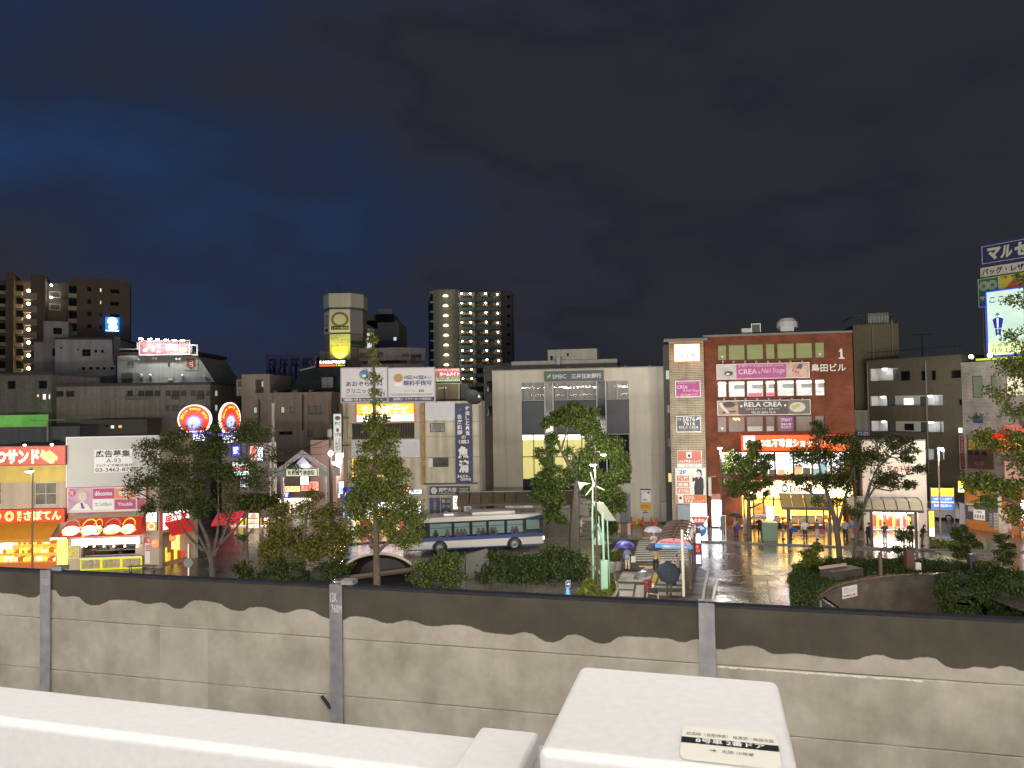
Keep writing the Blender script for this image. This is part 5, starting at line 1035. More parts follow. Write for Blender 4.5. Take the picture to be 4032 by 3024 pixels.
for i,(cx,cy,rx,ry,Y,sl,lb) in enumerate(((635,560,365,320,66,.05,'wide round red lightbox with yellow smile lettering, left one of the pair'),(1422,545,225,355,66.5,1.25,'round red lightbox turned edgewise, right one of the smile pair'))):
 c=at('v',cx,cy,Y);g=F(c,sl);a=g.rect('v',cx-rx,cy-ry,cx+rx,cy+ry);ru,rz=(a[2]-a[0])/2,(a[3]-a[1])/2;uc_,zc_=(a[0]+a[2])/2,(a[1]+a[3])/2
 s_=thing('round_lightbox',lb,'sign',g.pt(uc_,zc_-rz,0),'round smile lightboxes')
 def dsk(nm,k1,k2,d,m,cut=-.86):
  mb=MB();pts=[(uc_+ru*k1*math.cos(t),zc_+rz*k2*max(cut,math.sin(t))) for t in [2*math.pi*j/40 for j in range(40)]];mb.fprism(g,pts,d-.3 if nm=='rim' else d-.01,d);return mb.build(nm,m,s_)
 dsk('rim',1,1,0,glow('rim_white',c8(255,235,215),1.8));dsk('red_face',.915,.925,.03,glow('face_red',c8(238,62,22),1.0),-.86);
 mb=MB();mb.disc(g,uc_,zc_-rz*.25,ru*.50,rz*.52,.06,28);mb.build('blue_disc',glow('face_blue',c8(150,130,235),.9),s_)
 mb=MB();mb.disc(g,uc_+ru*.0,zc_-rz*.22,ru*.38,rz*.40,.08,28);mb.build('pale_disc',glow('face_pale',c8(215,230,245),.8),s_)
 mb=MB();txt='Smile every day!';
 for j,ch in enumerate(txt):
  if ch==' ':continue
  t=R(168-j*10.4);m_=(uc_+ru*.74*math.cos(t),zc_-rz*.08+rz*.80*math.sin(t));hw_=ru*.075;hz_=rz*.10;vs,fs,w_,h_=glyphs(ch,.05)
  rot=t-math.pi/2;sc=hz_*2/.75;vv=[]
  for x,y in vs:xx=(x-w_/2)*ru/rz;yy=y-h_/2;vv.append(g.pt(m_[0]+sc*.8*(xx*math.cos(rot)-yy*math.sin(rot)*ru/rz),m_[1]+sc*.8*(xx*math.sin(rot)*rz/ru+yy*math.cos(rot)),.1))
  mb.raw(vv,fs)
 mb.build('lettering',glow('smile_yellow',c8(255,235,30),1.5),s_)
 mb=MB();mb.fbx(g,uc_-ru*.95,zc_-rz*1.02,uc_+ru*.95,zc_-rz*.88,-.4,.25);mb.build('base_bar',glow('base_violet',c8(150,120,255),1.3),s_)
 mb=MB();mb.fbx(g,uc_-ru*.55,zc_-rz*1.45,uc_+ru*.55,zc_-rz*1.03,-.35,.2);mb.build('lower_box',glow('base_blue_white',c8(225,232,255),2.0),s_)
 # ---- shopping street arch and the row behind it
GA2=F(P_('c',1360,450,70),.0)
ar=thing('shopping_street_gate','white gabled shopping street gate with a lit name board between posts','gate',GA2.pt(GA2.uv('c',1360,450)[0],0,0))
zA=lambda y:GA2.uv('c',1360,y)[1];uA=lambda x:GA2.uv('c',x,450)[0]
gwh=mat('gate_white',(.48,.47,.45),.5,streak=.15)
for x in (1140,1600):mb=MB();mb.fbx(GA2,uA(x)-.12,0,uA(x)+.12,zA(400),-.12,.12);mb.build('post',gwh,ar)
mb=MB();ap_=(uA(1358),zA(200));
for x in (1090,1625):mb.fprism(GA2,[(uA(x),zA(440)),(uA(x)+(.0),zA(400)),ap_,(ap_[0],zA(255))],-.25,.25)
mb.build('gable',gwh,ar)
mb=MB();mb.fprism(GA2,[(uA(1250),zA(390)),(uA(1470),zA(390)),(ap_[0],zA(270))],-.1,-.02);mb.build('gable_glass',glow('gable_lit',c8(190,185,205),.6,.3),ar)
for x0,x1 in ((990,1175),(1545,1770)):mb=MB();mb.fbx(GA2,uA(x0),zA(485),uA(x1),zA(392),-.15,.15);mb.build('wing_panel',mat('gate_grey',(.33,.32,.32),.6),ar)
mb=MB();mb.fbx(GA2,uA(1180),zA(487),uA(1528),zA(398),-.15,.2);nb=mb.build('name_board',glow('name_board_lit',c8(205,205,180),.9,.25),ar)
mb=MB();mb.text(GA2,'昭和通り商店街',uA(1208),zA(470),uA(1495),zA(418),.215,.03);mb.build('lettering',INK,ar)
mb=MB();mb.fframe(GA2,uA(1180),zA(487),uA(1528),zA(398),.16,.23,.06);mb.build('frame',DKS,ar)
mb=MB();mb.fbx(GA2,uA(1355),zA(388),uA(1428),zA(368),.0,.3);mb.build('gate_lamp',glow('gate_lamp',c8(240,245,255),8),ar)
dark=mat('dark_tiled_roof',(.035,.032,.034),.7)
GR2=F(P_('c',1250,250,86),0);r0=GR2.rect('c',1040,110,1520,400);gr=bldg('dark_gable_house','dark roofed low house behind the street gate',GR2,r0[0],r0[2],r0[1]+.5,9,mat('pink_grey_wall',(.26,.2,.18),.8))
mb=MB();mb.hexa([GR2.pt(r0[0]-.5,r0[1]+.5,.5),GR2.pt(r0[2]+.5,r0[1]+.5,.5),GR2.pt(r0[2]+.5,r0[1]+.5,-9.5),GR2.pt(r0[0]-.5,r0[1]+.5,-9.5),GR2.pt(r0[0]+2,r0[3],-4),GR2.pt(r0[2]-4.5,r0[3]+.8,-4),GR2.pt(r0[2]-4.5,r0[3]+.8,-5),GR2.pt(r0[0]+2,r0[3],-5)]);mb.build('roof',dark,gr)
GR3=F(P_('c',1560,150,80),0);r0=GR3.rect('c',1446,88,1720,400);bldg('pink_lit_house','pinkish lit gable wall beside the crowded utility pole',GR3,r0[0],r0[2],r0[3],6,mat('pink_wall',(.42,.28,.24),.8,streak=.2))
GSt2=F(P_('c',1400,700,84),.0);a=GSt2.rect('c',1000,480,1830,1250)
bk=bldg('arcade_back_row','row of lit arcade shops deep behind the street gate',GSt2,a[0],a[2],a[3],6,mat('arcade_wall',(.5,.42,.38),.8),[GSt2.rect('c',1060,720,1810,1240)],rev=1.2)
h=GSt2.rect('c',1060,720,1810,1240);mb=MB();mb.frc(GSt2,*h,-1.15);mb.build('shop_interior',glow('arcade_interior',c8(255,238,215),2.4,.75,1.1),bk)
for j,(r,col,st_,tx,ti,lb) in enumerate((((1345,488,1430,572),c8(255,255,255),5,'の',INK,'glaring white square sign just under the street gate board'),((1350,540,1540,640),c8(255,170,150),1.2,'大安売り',RDG,'slanting red and cream shop banner under the gate'),((1130,590,1340,650),c8(255,220,150),1.7,'立ち食いそば',INK,'long warm lit shop fascia left under the gate'),((1140,655,1225,712),c8(70,70,235),1.0,'酒',WG,'small blue lit sign below the warm fascia'),((1580,490,1640,530),c8(255,240,120),2.2,'薬',INK,'small yellow lit sign by the right gate post'),((1590,545,1625,660),c8(255,225,140),1.5,'居酒屋',RDG,'upright warm lit sign by the right gate post'),((1640,490,1668,640),c8(215,205,200),.8,'焼鳥専門',INK,'narrow white vertical banner by the utility pole'),((1760,540,1812,668),c8(215,240,255),3,'個室',BL,'bluish white lit column sign left of the blue shop sign'),((1745,665,1775,715),c8(255,120,40),2.2,'丼',WG,'small orange lantern sign under the bluish column'),((1570,760,1640,810),c8(90,150,230),1.0,'整体',WG,'small sky-blue sign low behind the mid tree'),((1130,800,1245,900),c8(255,225,190),1.4,'ラーメン',RDG,'peach lit sign low behind the mid tree'),((1330,760,1440,850),c8(235,240,190),1.3,'喫茶',INK,'lime white lit sign low behind the mid tree'))):
 panel_sign('street_sign',lb,'c',r,80+j*.15,col,st_,tex=[(tx,(.12,.1,.88,.9),ti,.02)+(('v',) if r[3]-r[1]>1.4*(r[2]-r[0]) and len(tx)>1 else ())],var=.3)
 # ---- clinic building with rooftop billboards
FC=F(gnd('h',1000,660),.0)
FC=F(Vec((0,66,0)),.0)
cb=mat('stained_cream_wall',(.43,.385,.30),.85,var=.12,scale=1.2,streak=.3)
C4=lambda *r:FC.rect('g',*r)
hol=[C4(240,786,918,965),C4(1085,790,1248,890),C4(1066,1166,1290,1270)]
b0=C4(142,572,1650,1500)
gs0=FC.rect('h',95,280,600,640);gs0=(b0[0]+.25,.15,FC.uv('h',790,400)[0],FC.uv('h',300,285)[1])
cl=bldg('clinic_building','weathered cream four-storey building under the eye clinic billboards',FC,b0[0],b0[2],b0[3],9,cb,hol+[gs0],rev=.22,cap=.12)
for i,h in enumerate(hol[1:]):window(cl,FC,h,mat('curtain_brown_glass',(.035,.022,.016),.2,var=.5,scale=2) if i else mat('curtain_grey_glass',(.06,.06,.065),.2,var=.5,scale=2),BRONZE,3 if not i else 1,rev=.16)
mb=MB();h=hol[0];mb.frc(FC,*h,-.21);mb.build('window',mat('grille_dark',(.02,.018,.015),.6,spec=.1),cl)
mb=MB();mb.fbx(FC,h[0],h[1],h[2],h[1]+.05,.02,.06);mb.fbx(FC,h[0],h[3]-.07,h[2],h[3],.02,.06)
for i in range(38):u=h[0]+(h[2]-h[0])*i/37;mb.fbx(FC,u-.012,h[1]+.05,u+.012,h[3]-.07,.03,.05)
mb.build('railing',mat('brown_rail',(.12,.10,.075),.6),cl)
mb=MB();r0=C4(1068,1172,1118,1268);mb.fbx(FC,*r0,-.15,.1);mb.build('air_conditioner',mat('ac_white',(.45,.45,.43),.5),cl)
rust=mat('rusty_pipe',(.34,.19,.06),.8,var=.4,scale=2,streak=.4)
for x0,x1 in ((155,190),(1002,1034)):
 a=C4(x0,570,x1,1440);mb=MB();mb.fbx(FC,a[0],.15 if x0<500 else a[1],a[2],a[3],.02,.3);mb.build('downpipe',rust if x0>500 else mat('beige_rust_pipe',(.36,.29,.17),.8,streak=.4),cl)
mb=MB();r0=C4(1020,1440,1610,1448);mb.fbx(FC,r0[0],r0[1]-.05,r0[2],r0[3],.0,.35);mb.build('ledge',mat('dark_ledge',(.07,.065,.06),.7),cl)
for y in (780,940,1165):
 r0=C4(190,y,1640,y+4);mb=MB();mb.fbx(FC,r0[0],r0[1],r0[2],r0[1]+.03,.0,.012);mb.build('joint',mat('dark_joint',(.10,.09,.07),.9),cl)
for x in (1625,1640):a=C4(x,590,x+9,1500);mb=MB();mb.fbx(FC,a[0],.15,a[2],a[3],.03,.1);mb.build('conduit',mat('grey_conduit',(.2,.19,.18),.7),cl)
mb=MB();mb.frc(FC,gs0[0],gs0[1],gs0[2],gs0[3],-2.0);mb.build('shop_interior',glow('arcade_hall_interior',c8(250,245,255),1.5,.7,1.1),cl)
mb=MB();goods(mb,FC,gs0[0]+.3,gs0[1]+.05,gs0[2]-.3,gs0[1]+1.6,-1.7,-1.2,26,5);mb.build('goods',GOODS,cl)['kind']='stuff'
mb=MB();mb.fbx(FC,gs0[0],gs0[3]-.15,gs0[2],gs0[3]-.05,-1.9,-.2);mb.build('ceiling_light',glow('hall_ceiling',c8(255,250,245),5),cl)
r0=FC.rect('h',425,375,550,400);mb=MB();mb.fbx(FC,*r0,-.9,-.6);mb.build('inner_sign',glow('inner_orange',c8(255,80,20),1.8),cl)
for q,lb,m_,tx in (((120,152,275,285),'deep blue shop sign with white lettering at the clinic building corner',glow('corner_blue',c8(50,60,240),.85),[('パーパス',(.08,.45,.92,.75),WG,.02)]),((120,305,240,415),'bluish white lit poster window at the clinic building corner',glow('poster_bluewhite',c8(190,205,255),1.4,.6,2),[('漫画',(.1,.55,.9,.9),BL,.02),('インターネット',(.08,.3,.92,.48),BL,.02)]),((600,145,700,185),'orange lit fascia half hidden by the tall tree',glow('orange_fascia',c8(255,90,30),1.2),[('買取',(.1,.1,.9,.9),WG,.02)]),((690,170,800,205),'white lit fascia beside the orange one by the tall tree',glow('white_fascia',c8(235,240,255),2),[('質屋',(.1,.1,.9,.9),BL,.02)])):
 sign('street_sign',lb,FC,FC.rect('h',*q),m_,DKS,.05,.25,.03,tex=tx)
CH=[c8(0,0,0)]
r0=C4(122,192,1140,562);zb0=b0[3]
NV=mat('navy_letter',(.022,.03,.19),.5);IK=mat('charcoal_letter',(.018,.016,.018),.5);GRY=mat('grey_letter',(.22,.22,.22),.6)
FCs=FC.off(.25)
def clinic(x0,x1,lb,tex,shp):
 r=FCs.rect('g',x0,196,x1,556);q=lambda *a:fr4('g',FCs,r,*a)
 s_=sign('clinic_billboard',lb,FCs,r,mat('clinic_white',(.49,.465,.475),.5),mat('lilac_frame',(.33,.31,.35),.5),0,.2,.09,'billboard',tex=[(t[0],q(*t[1]))+tuple(t[2:]) for t in tex],shp=[(f(q),m,n) for f,m,n in shp])
 mb=MB();
 for i in range(4):u=r[0]+(r[2]-r[0])*(i+.5)/4;mb.tube([FCs.pt(u,r[3]-.4,-.02),FCs.pt(u,zb0+.2,-2.4)],.05,5)
 mb.build('support',DKS,s_);return s_
clinic(130,622,'white eye clinic billboard with a blue swirl globe, left half of the pair',[('あおぞら眼科',(178,335,575,392),NV,.015),('クリニック小岩',(178,412,575,468),IK,.01),('AOZORA OPTHALMIC CLINIC',(178,480,575,500),GRY,0),('代表医師',(160,528,246,546),NAVY,0),('内野 泰',(262,522,345,552),SGW,.01),('http://aozora-ec.com',(358,524,580,550),SGW,0)],[(lambda q:bx(*q(130,516,622,556)),NAVY,'footer_band'),(lambda q:el((q(375,263,375,263)[0]),q(375,263,375,263)[1],.11,.142),mat('globe_blue',(.02,.10,.36),.4),'globe'),(lambda q:pg(*[q(x,y,x,y)[:2] for x,y in ((325,270),(340,240),(370,262),(390,300),(370,315),(340,302))]),mat('globe_green',(.09,.22,.10),.4),'globe_green'),(lambda q:pg(*[q(x,y,x,y)[:2] for x,y in ((352,275),(375,260),(400,270),(395,285),(378,292),(360,288))]),SGW,'globe_gleam'),(lambda q:el(q(203,537,203,537)[0],q(203,537,203,537)[1],.105,.04),SGW,'name_pill')])
clinic(640,1136,'white eye surgery billboard with two dark pills, right half of the pair',[('白内障',(822,280,912,308),SGW,.01),('硝子体',(945,280,1038,308),SGW,.01),('など',(1060,284,1112,306),IK,.01),('眼科手術可',(805,326,1110,382),NV,.02),('あおぞら 小岩',(815,432,930,447),GRY,0),('検索',(980,430,1012,446),SGW,0),('江戸川区南小岩6-25-16 TEL03-3657-6987',(668,468,1112,492),mat('brown_grey_letter',(.16,.14,.13),.6),0),('当駅南口・フラワーロード徒歩6分',(690,512,1100,542),SGW,.01)],[(lambda q:bx(*q(640,506,1136,556)),NAVY,'footer_band'),(lambda q:many(el(q(866,294,866,294)[0],q(866,294,866,294)[1],.122,.056),el(q(991,294,991,294)[0],q(991,294,991,294)[1],.122,.056)),NAVY,'pill'),(lambda q:bx(*q(970,426,1022,450)),NV,'search_button'),(lambda q:el(q(745,300,745,300)[0],q(745,300,745,300)[1],.10,.13),mat('plain_tan',(.36,.19,.05),.5),'plain_disc'),(lambda q:pg(*[q(x,y,x,y)[:2] for x,y in ((708,350),(785,350),(790,388),(702,388))]),mat('plain_pale',(.6,.6,.62),.5),'plain_patch')])
sn=FC.rect('g',300,580,916,768)
sign('orange_tariff_sign','blazing orange and white lightbox on the cream clinic building',FC,sn,glow('tariff_orange',c8(255,170,20),1.35),glow('tariff_red_edge',c8(255,60,20),.5),.03,.3,.05,shp=[(bx(0,0,1,.36),glow('tariff_white',c8(255,250,245),2.4),'lower_face')],tex=[('求人情報ナビ',(.08,.42,.90,.86),glow('tariff_letters',c8(255,250,225),2.4),.04),('0120-',(.62,.86,.76,.96),glow('tariff_letters',0,0),.01)])
for q,lb in (((1045,574,1350,745),'blank pale board high on the cream wall beside the navy banner'),((240,982,970,1160),'wide blank pale board behind the tall tree on the cream wall')):
 sign('blank_sign_board',lb,FC,FC.rect('g',*q),mat('blank_board',(.42,.41,.44),.5,var=.06),ALU,.03,.08,.04)
rN=FC.rect('g',1366,576,1550,1438);q=lambda *a:fr4('g',FC,rN,*a)
sign('navy_vertical_banner','tall navy board with white brush lettering for catering and boxed lunches',FC,rN,mat('navy_board',(.028,.036,.10),.6,var=.2,streak=.25),None,.03,.12,tex=[('仕出しと弁当',q(1462,600,1530,925),SGW,.03,'v'),('御会席料理',q(1382,630,1440,925),SGW,.02,'v'),('の',q(1432,925,1478,962),SGW,.02),('（株）',q(1400,970,1512,1015),SGW,.03),('魚',q(1392,1040,1510,1175),SGW,.05),('清',q(1400,1190,1515,1330),SGW,.05),('3659-',q(1383,1352,1518,1384),SGW,.01),('0898',q(1420,1386,1535,1416),SGW,.01)])
rK=FC.rect('g',1082,1470,1530,1570);q=lambda *a:fr4('g',FC,rK,*a)
hexp=lambda q:pg(*[q(x,y,x,y)[:2] for x,y in ((1095,1522),(1113,1490),(1152,1490),(1170,1522),(1152,1558),(1113,1558))])
sign('pawn_shop_fascia','dark plum fascia with a white hexagon mark and pale lettering',FC,rK,mat('plum_board',(.022,.016,.022),.4),ALU,.03,.15,.03,shp=[(hexp(q),mat('hex_grey',(.42,.42,.44),.5),'hexagon'),(el(*q(1132,1524,1132,1524)[:2],.012,.06),INK,'hexagon_eye'),(many(bx(*q(1408,1498,1502,1502)),bx(*q(1408,1540,1502,1544))),mat('hex_grey',0),'rule')],tex=[('買取大吉',q(1180,1490,1378,1540),mat('hex_grey',0),.04),('KAITORI DAIKICHI',q(1180,1545,1362,1558),mat('hex_grey',0),.01),('小岩駅前店',q(1412,1508,1500,1534),mat('hex_grey',0),.0)])
for i,(x0,x1,lb) in enumerate(((866,960,'navy shop poster with a column of gold characters under the plum fascia'),(966,1052,'navy shop poster with gold picture marks under the plum fascia'))):
 r=FC.rect('h',x0,240,x1,440);GOLD=mat('gold_print',(.42,.35,.14),.5)
 if i==0:sign('navy_poster',lb,FC,r,mat('navy_poster',(.03,.045,.13),.4),ALU,.03,.05,.02,'poster',tex=[('ご縁の良い買取',(.32,.05,.68,.95),GOLD,.02,'v')])
 else:sign('navy_poster',lb,FC,r,mat('navy_poster',0),ALU,.03,.05,.02,'poster',shp=[(many(bx(.12,.78,.42,.92),pg((.55,.78),(.95,.78),(.75,.94)),ring(.28,.62,.12,.07,.06,.035),pg((.6,.66),(.9,.66),(.75,.54)),bx(.3,.1,.7,.42)),GOLD,'pictograms')])
r=FC.rect('h',1072,226,1112,340);sign('small_lit_notice','small white lit notice beside the navy posters',FC,r,glow('notice_white',c8(255,240,225),1.6),ALU,.03,.1,.02,tex=[('営業中',(.25,.1,.75,.9),RED,.02,'v')])
FV=FC.off(.9);rV=FV.rect('g',46,690,132,1112);q=lambda *a:fr4('g',FV,rV,*a)
sv=sign('bar_column_sign','narrow white hanging column sign with brown round marks at the clinic corner',FV,rV,glow('column_sign_white',c8(205,208,205),.55),DKS,0,.3,.03,shp=[(many(el(*q(90,735,90,735)[:2],.34,.055),el(*q(90,865,90,865)[:2],.18,.05)),mat('brown_mark',(.16,.06,.04),.5),'mark')],tex=[('和食',q(60,775,122,812),IK,.02),('個室居酒屋',q(98,950,120,1080),IK,.0,'v'),('三代目',q(58,895,124,935),IK,.03),('小岩店',q(64,955,84,1010),IK,.0,'v'),('炉ばた',q(66,1000,96,1090),IK,.03,'v')])
mb=MB();
for y in (740,1040):p=FV.uv('g',132,y);mb.fbx(FV,p[0],p[1],p[0]+.4,p[1]+.08,-.9,.1)
mb.build('bracket',DKS,sv)
rP=FC.rect('g',255,1182,700,1362);sign('framed_picture_sign','picture sign in a glowing amber frame behind the tall tree',FC,rP,mat('brown_picture',(.20,.11,.06),.5,var=.5,scale=2),glow('amber_frame',c8(255,190,80),2.2),.03,.1,.05,tex=[('焼鳥居酒屋',(.06,.15,.24,.85),SGW,.02,'v')])
olv=mat('olive_render',(.20,.175,.10),.85,streak=.2);FR=FC.off(-2.5)
a=FR.rect('g',1146,362,1415,560);mb=MB();mb.fbx(FR,a[0],b0[3],a[2],a[3],-3,0);mb.build('roof_house',olv,cl)
mb=MB();p=FR.pt;a2=FR.rect('g',1415,362,1580,560);mb.fprism(FR,[(a2[0],a[3]),(a2[0]+.6,a[3]),(a2[2],b0[3]+.3),(a2[2],b0[3]),(a2[0]+.1,b0[3])],-2,-.3);mb.build('roof_duct',mat('dark_duct',(.018,.016,.016),.5),cl)
mb=MB();
for x in (1148,1400):r0=FR.rect('g',x,360,x+7,540);mb.fbx(FR,*r0,.05,.12)
r0=FR.rect('g',1146,356,1420,364);mb.fbx(FR,*r0,.05,.2);mb.build('pale_frame',mat('pale_ridge',0),cl)
r0=FR.rect('g',1240,402,1252,545);mb=MB();mb.fbx(FR,*r0,.05,.2);mb.build('pipe',BLACK,cl)
mb=MB()
for x in (1182,1205,1228,1258):p=FR.uv('g',x,408);ball(mb,FR.pt(p[0],p[1],.12),.1)
mb.build('insulator',WHITE,cl)
FRs=FR.off(.5);rH=FRs.rect('g',1140,196,1416,340);q=lambda *a:fr4('g',FRs,rH,*a)
sg=sign('estate_agent_sign','pink over green estate agent board on the olive rooftop box',FRs,rH,glow('estate_pink',c8(205,95,115),.55,.15),DKS,0,.2,.03,shp=[(bx(0,0,1,.36),glow('estate_green',c8(105,150,95),.45,.15),'lower_face'),(ring(.1,.53,.075,.13,.045,.08),mat('ring_green',(.3,.35,.1),.5),'mark')],tex=[('お部屋探しの専門店',(.03,.80,.97,.97),glow('estate_cream',c8(250,230,190),.8),.01),('ホームメイト',(.2,.42,.97,.74),glow('estate_white',c8(250,235,235),1.0),.03),('当ビル1F （株）コーユー',(.04,.21,.97,.33),glow('estate_cream',0,0),.0),('☎03-5694-5501',(.03,.03,.97,.18),glow('estate_cream',0,0),.01)])
for x in (1165,1240,1300,1370):p=FRs.uv('g',x,192);mb=MB();mb.tube([FRs.pt(p[0],p[1],0),FRs.pt(p[0],p[1]+.15,.6)],.03,5);ball(mb,FRs.pt(p[0],p[1]+.1,.65),.1);mb.build('lamp',BLACK,sg)
dish=thing('satellite_dish','dark satellite dish on the clinic roof edge','satellite dish',at('g',1545,540,64.5));mb=MB();mb.lathe(at('g',1545,530,64.5),[(.02,0),(.5,.1),(.85,.32)],14,(.3,-.7,.6));mb.build('reflector',mat('dish_dark',(.06,.06,.06),.5),dish);mb=MB();mb.tube([at('g',1545,560,64.5),at('g',1545,530,64.6)],.05,5);mb.build('stand',DKS,dish)
mb=MB();q_=at('g',1605,508,64.6);mb.poly([q_,q_+Vec((.3,0,-.1)),q_+Vec((.12,-.1,.25))]);mb.build('feed_horn',WHITE,dish)
# ---- bank
pB=gnd('i',1440,1462,.13);FK=F(pB,-.2)
bw=mat('bank_pale_wall',(.47,.43,.365),.8,var=.05,scale=1.0,streak=.10)
I4=lambda *r:FK.rect('i',*r)
b0=I4(86,214,1500,1460);H1,H2,H3=I4(316,320,508,470),I4(575,316,932,466),I4(1005,313,1194,464);L1,L2,L3=I4(322,745,512,1116),I4(575,745,932,1116),I4(1003,745,1203,1116)
Z0=I4(325,1122,512,1236);big=(H1[0],Z0[1],H3[2],H1[3]);nar=I4(1003,1120,1203,1236)
bk_=bldg('bank_building','pale three-storey bank with tall window bays and a dark green sign',FK,b0[0],b0[2],b0[3],13,bw,[(H1[0],Z0[1],H3[2],H2[3])],rev=.35,cap=.1,roof=mat('bank_cap',(.2,.19,.17),.8))
pan=mat('slate_panel',(.042,.046,.058),.5,var=.1,streak=.12);mul_=mat('bank_mullion',(.33,.33,.31),.45,.3)
zu=(H1[1]+H2[1]+H3[1])/3;zl=(L1[3]+L2[3]+L3[3])/3;zlb=L1[1]
for (a,b_) in ((H1[0],H1[2]),(H2[0],H2[2]),(H3[0],H3[2])):
 mb=MB();mb.fbx(FK,a,zl+.06,b_,zu-.06,-.3,-.1);mb.build('spandrel_panel',pan,bk_)
 mb=MB();mb.fbx(FK,a,Z0[1],b_,zlb-.06,-.3,-.12);mb.build('lower_panel',mat('black_glass_panel',(.02,.021,.024),.15),bk_)
tube_m=glow('office_tube',c8(240,245,255),5)
for i,(h,n) in enumerate(((H1,2),(H2,3),(H3,2))):
 h=(h[0],zu,h[2],H1[3]);w_=window(bk_,FK,h,mat('clear_office_glass',(.9,.9,.9),.02,alpha=.16),mul_,n,1,rev=.2,t=.05)
 mb=MB();mb.frc(FK,h[0]-.2,h[1],h[2]+.2,h[3],-3.5);mb.cm=1;mb.frc(FK,h[0]-.2,h[1],h[2]+.2,h[1]+.01,-3.4)
 for j in range(14):
  u=h[0]+(h[2]-h[0])*random.random();mb.cm=2;mb.frc(FK,u,h[1],u+.12+.25*random.random(),h[3],-.55-.02*j)
 mb.build('office_interior',[mat('office_wall',(.20,.18,.16),.8),mat('office_floor',(.2,.17,.14),.8),mat('grey_curtain',(.22,.20,.17),.9,streak=.4)],bk_)
 mb=MB()
 for j in range((2,4,2)[i]):u=h[0]+(h[2]-h[0])*(j+.5)/(2,4,2)[i];mb.fbx(FK,u-.75,h[3]-.55-.12*(j%2),u+.65,h[3]-.48-.12*(j%2),-1.6-.4*(j%2),-1.45-.4*(j%2))
 mb.build('office_lamp',tube_m,bk_)
lit=glow('bank_lit_blind',c8(238,226,135),.62,.30,5,(4,4,.05));
for h,n,m_ in ((L1,2,lit),(L2,3,lit),(L3,2,GLASS)):
 h=(h[0],zlb,h[2],zl);w_=window(bk_,FK,h,m_,BRONZE if m_ is lit else mul_,n,2,rev=.2,t=.06,mull=.09 if m_ is lit else .05)
 if m_ is lit:mb=MB();mb.fbx(FK,h[0]+.06,h[3]-.55,h[2]-.06,h[3]-.06,-.195,-.17);mb.build('roller_blind',glow('blind_bright',c8(255,250,215),2.0),w_)
for a,b_ in ((H1[2],H2[0]),(H2[2],H3[0])):
 mb=MB();mb.fbx(FK,a+.03,Z0[1],b_-.03,H2[3],-.34,-.02);mb.build('black_pier',mat('black_gloss_panel',(.016,.016,.018),.12),bk_)
 for u in (a,b_):mb=MB();mb.fbx(FK,u-.05,Z0[1],u+.05,H2[3],-.34,.05);mb.build('mullion',mul_,bk_)
mb=MB();r0=I4(325,1238,560,1246);mb.fbx(FK,H1[0],Z0[1]-.08,H3[2],Z0[1],-.3,.1);mb.build('lit_soffit',glow('soffit_yellow',c8(255,240,150),1.5),bk_)
rS=I4(506,228,990,314);q=lambda *a:fr4('i',FK,rS,*a)
sign('bank_sign','dark green bank sign with white lettering and a lime leaf mark',FK,rS,mat('bank_green',(.008,.035,.032),.35),None,.02,.14,shp=[(many(pg(*[q(x,y,x,y)[:2] for x,y in ((533,268),(546,262),(546,285),(530,292))]),pg(*[q(x,y,x,y)[:2] for x,y in ((546,258),(560,252),(558,275),(546,284))])),mat('leaf_lime',(.34,.46,.03),.5),'leaf_mark')],tex=[('SMBC',q(573,258,684,292),SGW,.0),('三井住友銀行',q(728,250,970,290),SGW,.02)])
for x in (170,350,545,690,840,955,1165,1365):p=FK.uv('i',x,215);mb=MB();mb.fbx(FK,p[0]-.12,b0[3]+.1,p[0]+.12,b0[3]+.22,-.1,.1);mb.build('roof_bracket',DKS,bk_)
for y in (440,640,910):r0=I4(90,y,1450,y+3);mb=MB();mb.fbx(FK,b0[0],r0[1],H1[0],r0[1]+.02,.0,.008);mb.fbx(FK,H3[2],r0[1],b0[2],r0[1]+.02,.0,.008);mb.build('joint',mat('bank_joint',(.33,.30,.26),.9),bk_)
mb=MB();r0=I4(1440,215,1446,1460);mb.fbx(FK,r0[0],.15,r0[2],b0[3],.0,.012);mb.build('joint',mat('bank_joint',0),bk_)
mb=MB();r0=I4(186,235,190,1240);mb.fbx(FK,r0[0],.15,r0[2],b0[3],.0,.01);mb.build('joint',mat('bank_joint',0),bk_)
mb=MB();r0=I4(1060,1145,1238,1480);mb.fbx(FK,r0[0],.13,r0[2],r0[3],-.02,.35);mb.build('porch',bw,bk_)
mb=MB();r0=I4(1120,1225,1210,1480);mb.frc(FK,r0[0],.15,r0[2],r0[3],.36);mb.build('door',mat('grey_steel_door',(.16,.165,.17),.5),bk_)
mb=MB();r0=I4(1460,1290,1512,1462);mb.fbx(FK,r0[0],.3,r0[2],r0[3],.1,.6);tag(mb.build('wall_cabinet',mat('cabinet_grey',(.42,.41,.38),.5),None),'pale grey wall cabinet at the right end of the bank','cabinet')
r=I4(1292,1192,1374,1298);MAPS=[(many(bx(0,.90,1,1)),INK,'header'),(many(ring(.45,.55,.35,.25,.32,.22,16,.3,2.6),bx(.08,.1,.11,.75)),mat('map_line',(.05,.05,.05),.5),'map_line'),(el(.42,.17,.2,.07),mat('map_green',(.12,.35,.08),.5),'map_area'),(pg((.6,.72),(.8,.62),(.95,.75),(.75,.85)),mat('map_red',(.3,.05,.04),.5),'map_spot')]
sign('area_map_sign','white area map board with a dark header on the bank wall',FK,r,SGW,mat('tan_frame',(.35,.28,.16),.6),.02,.05,.03,'map board',shp=MAPS)
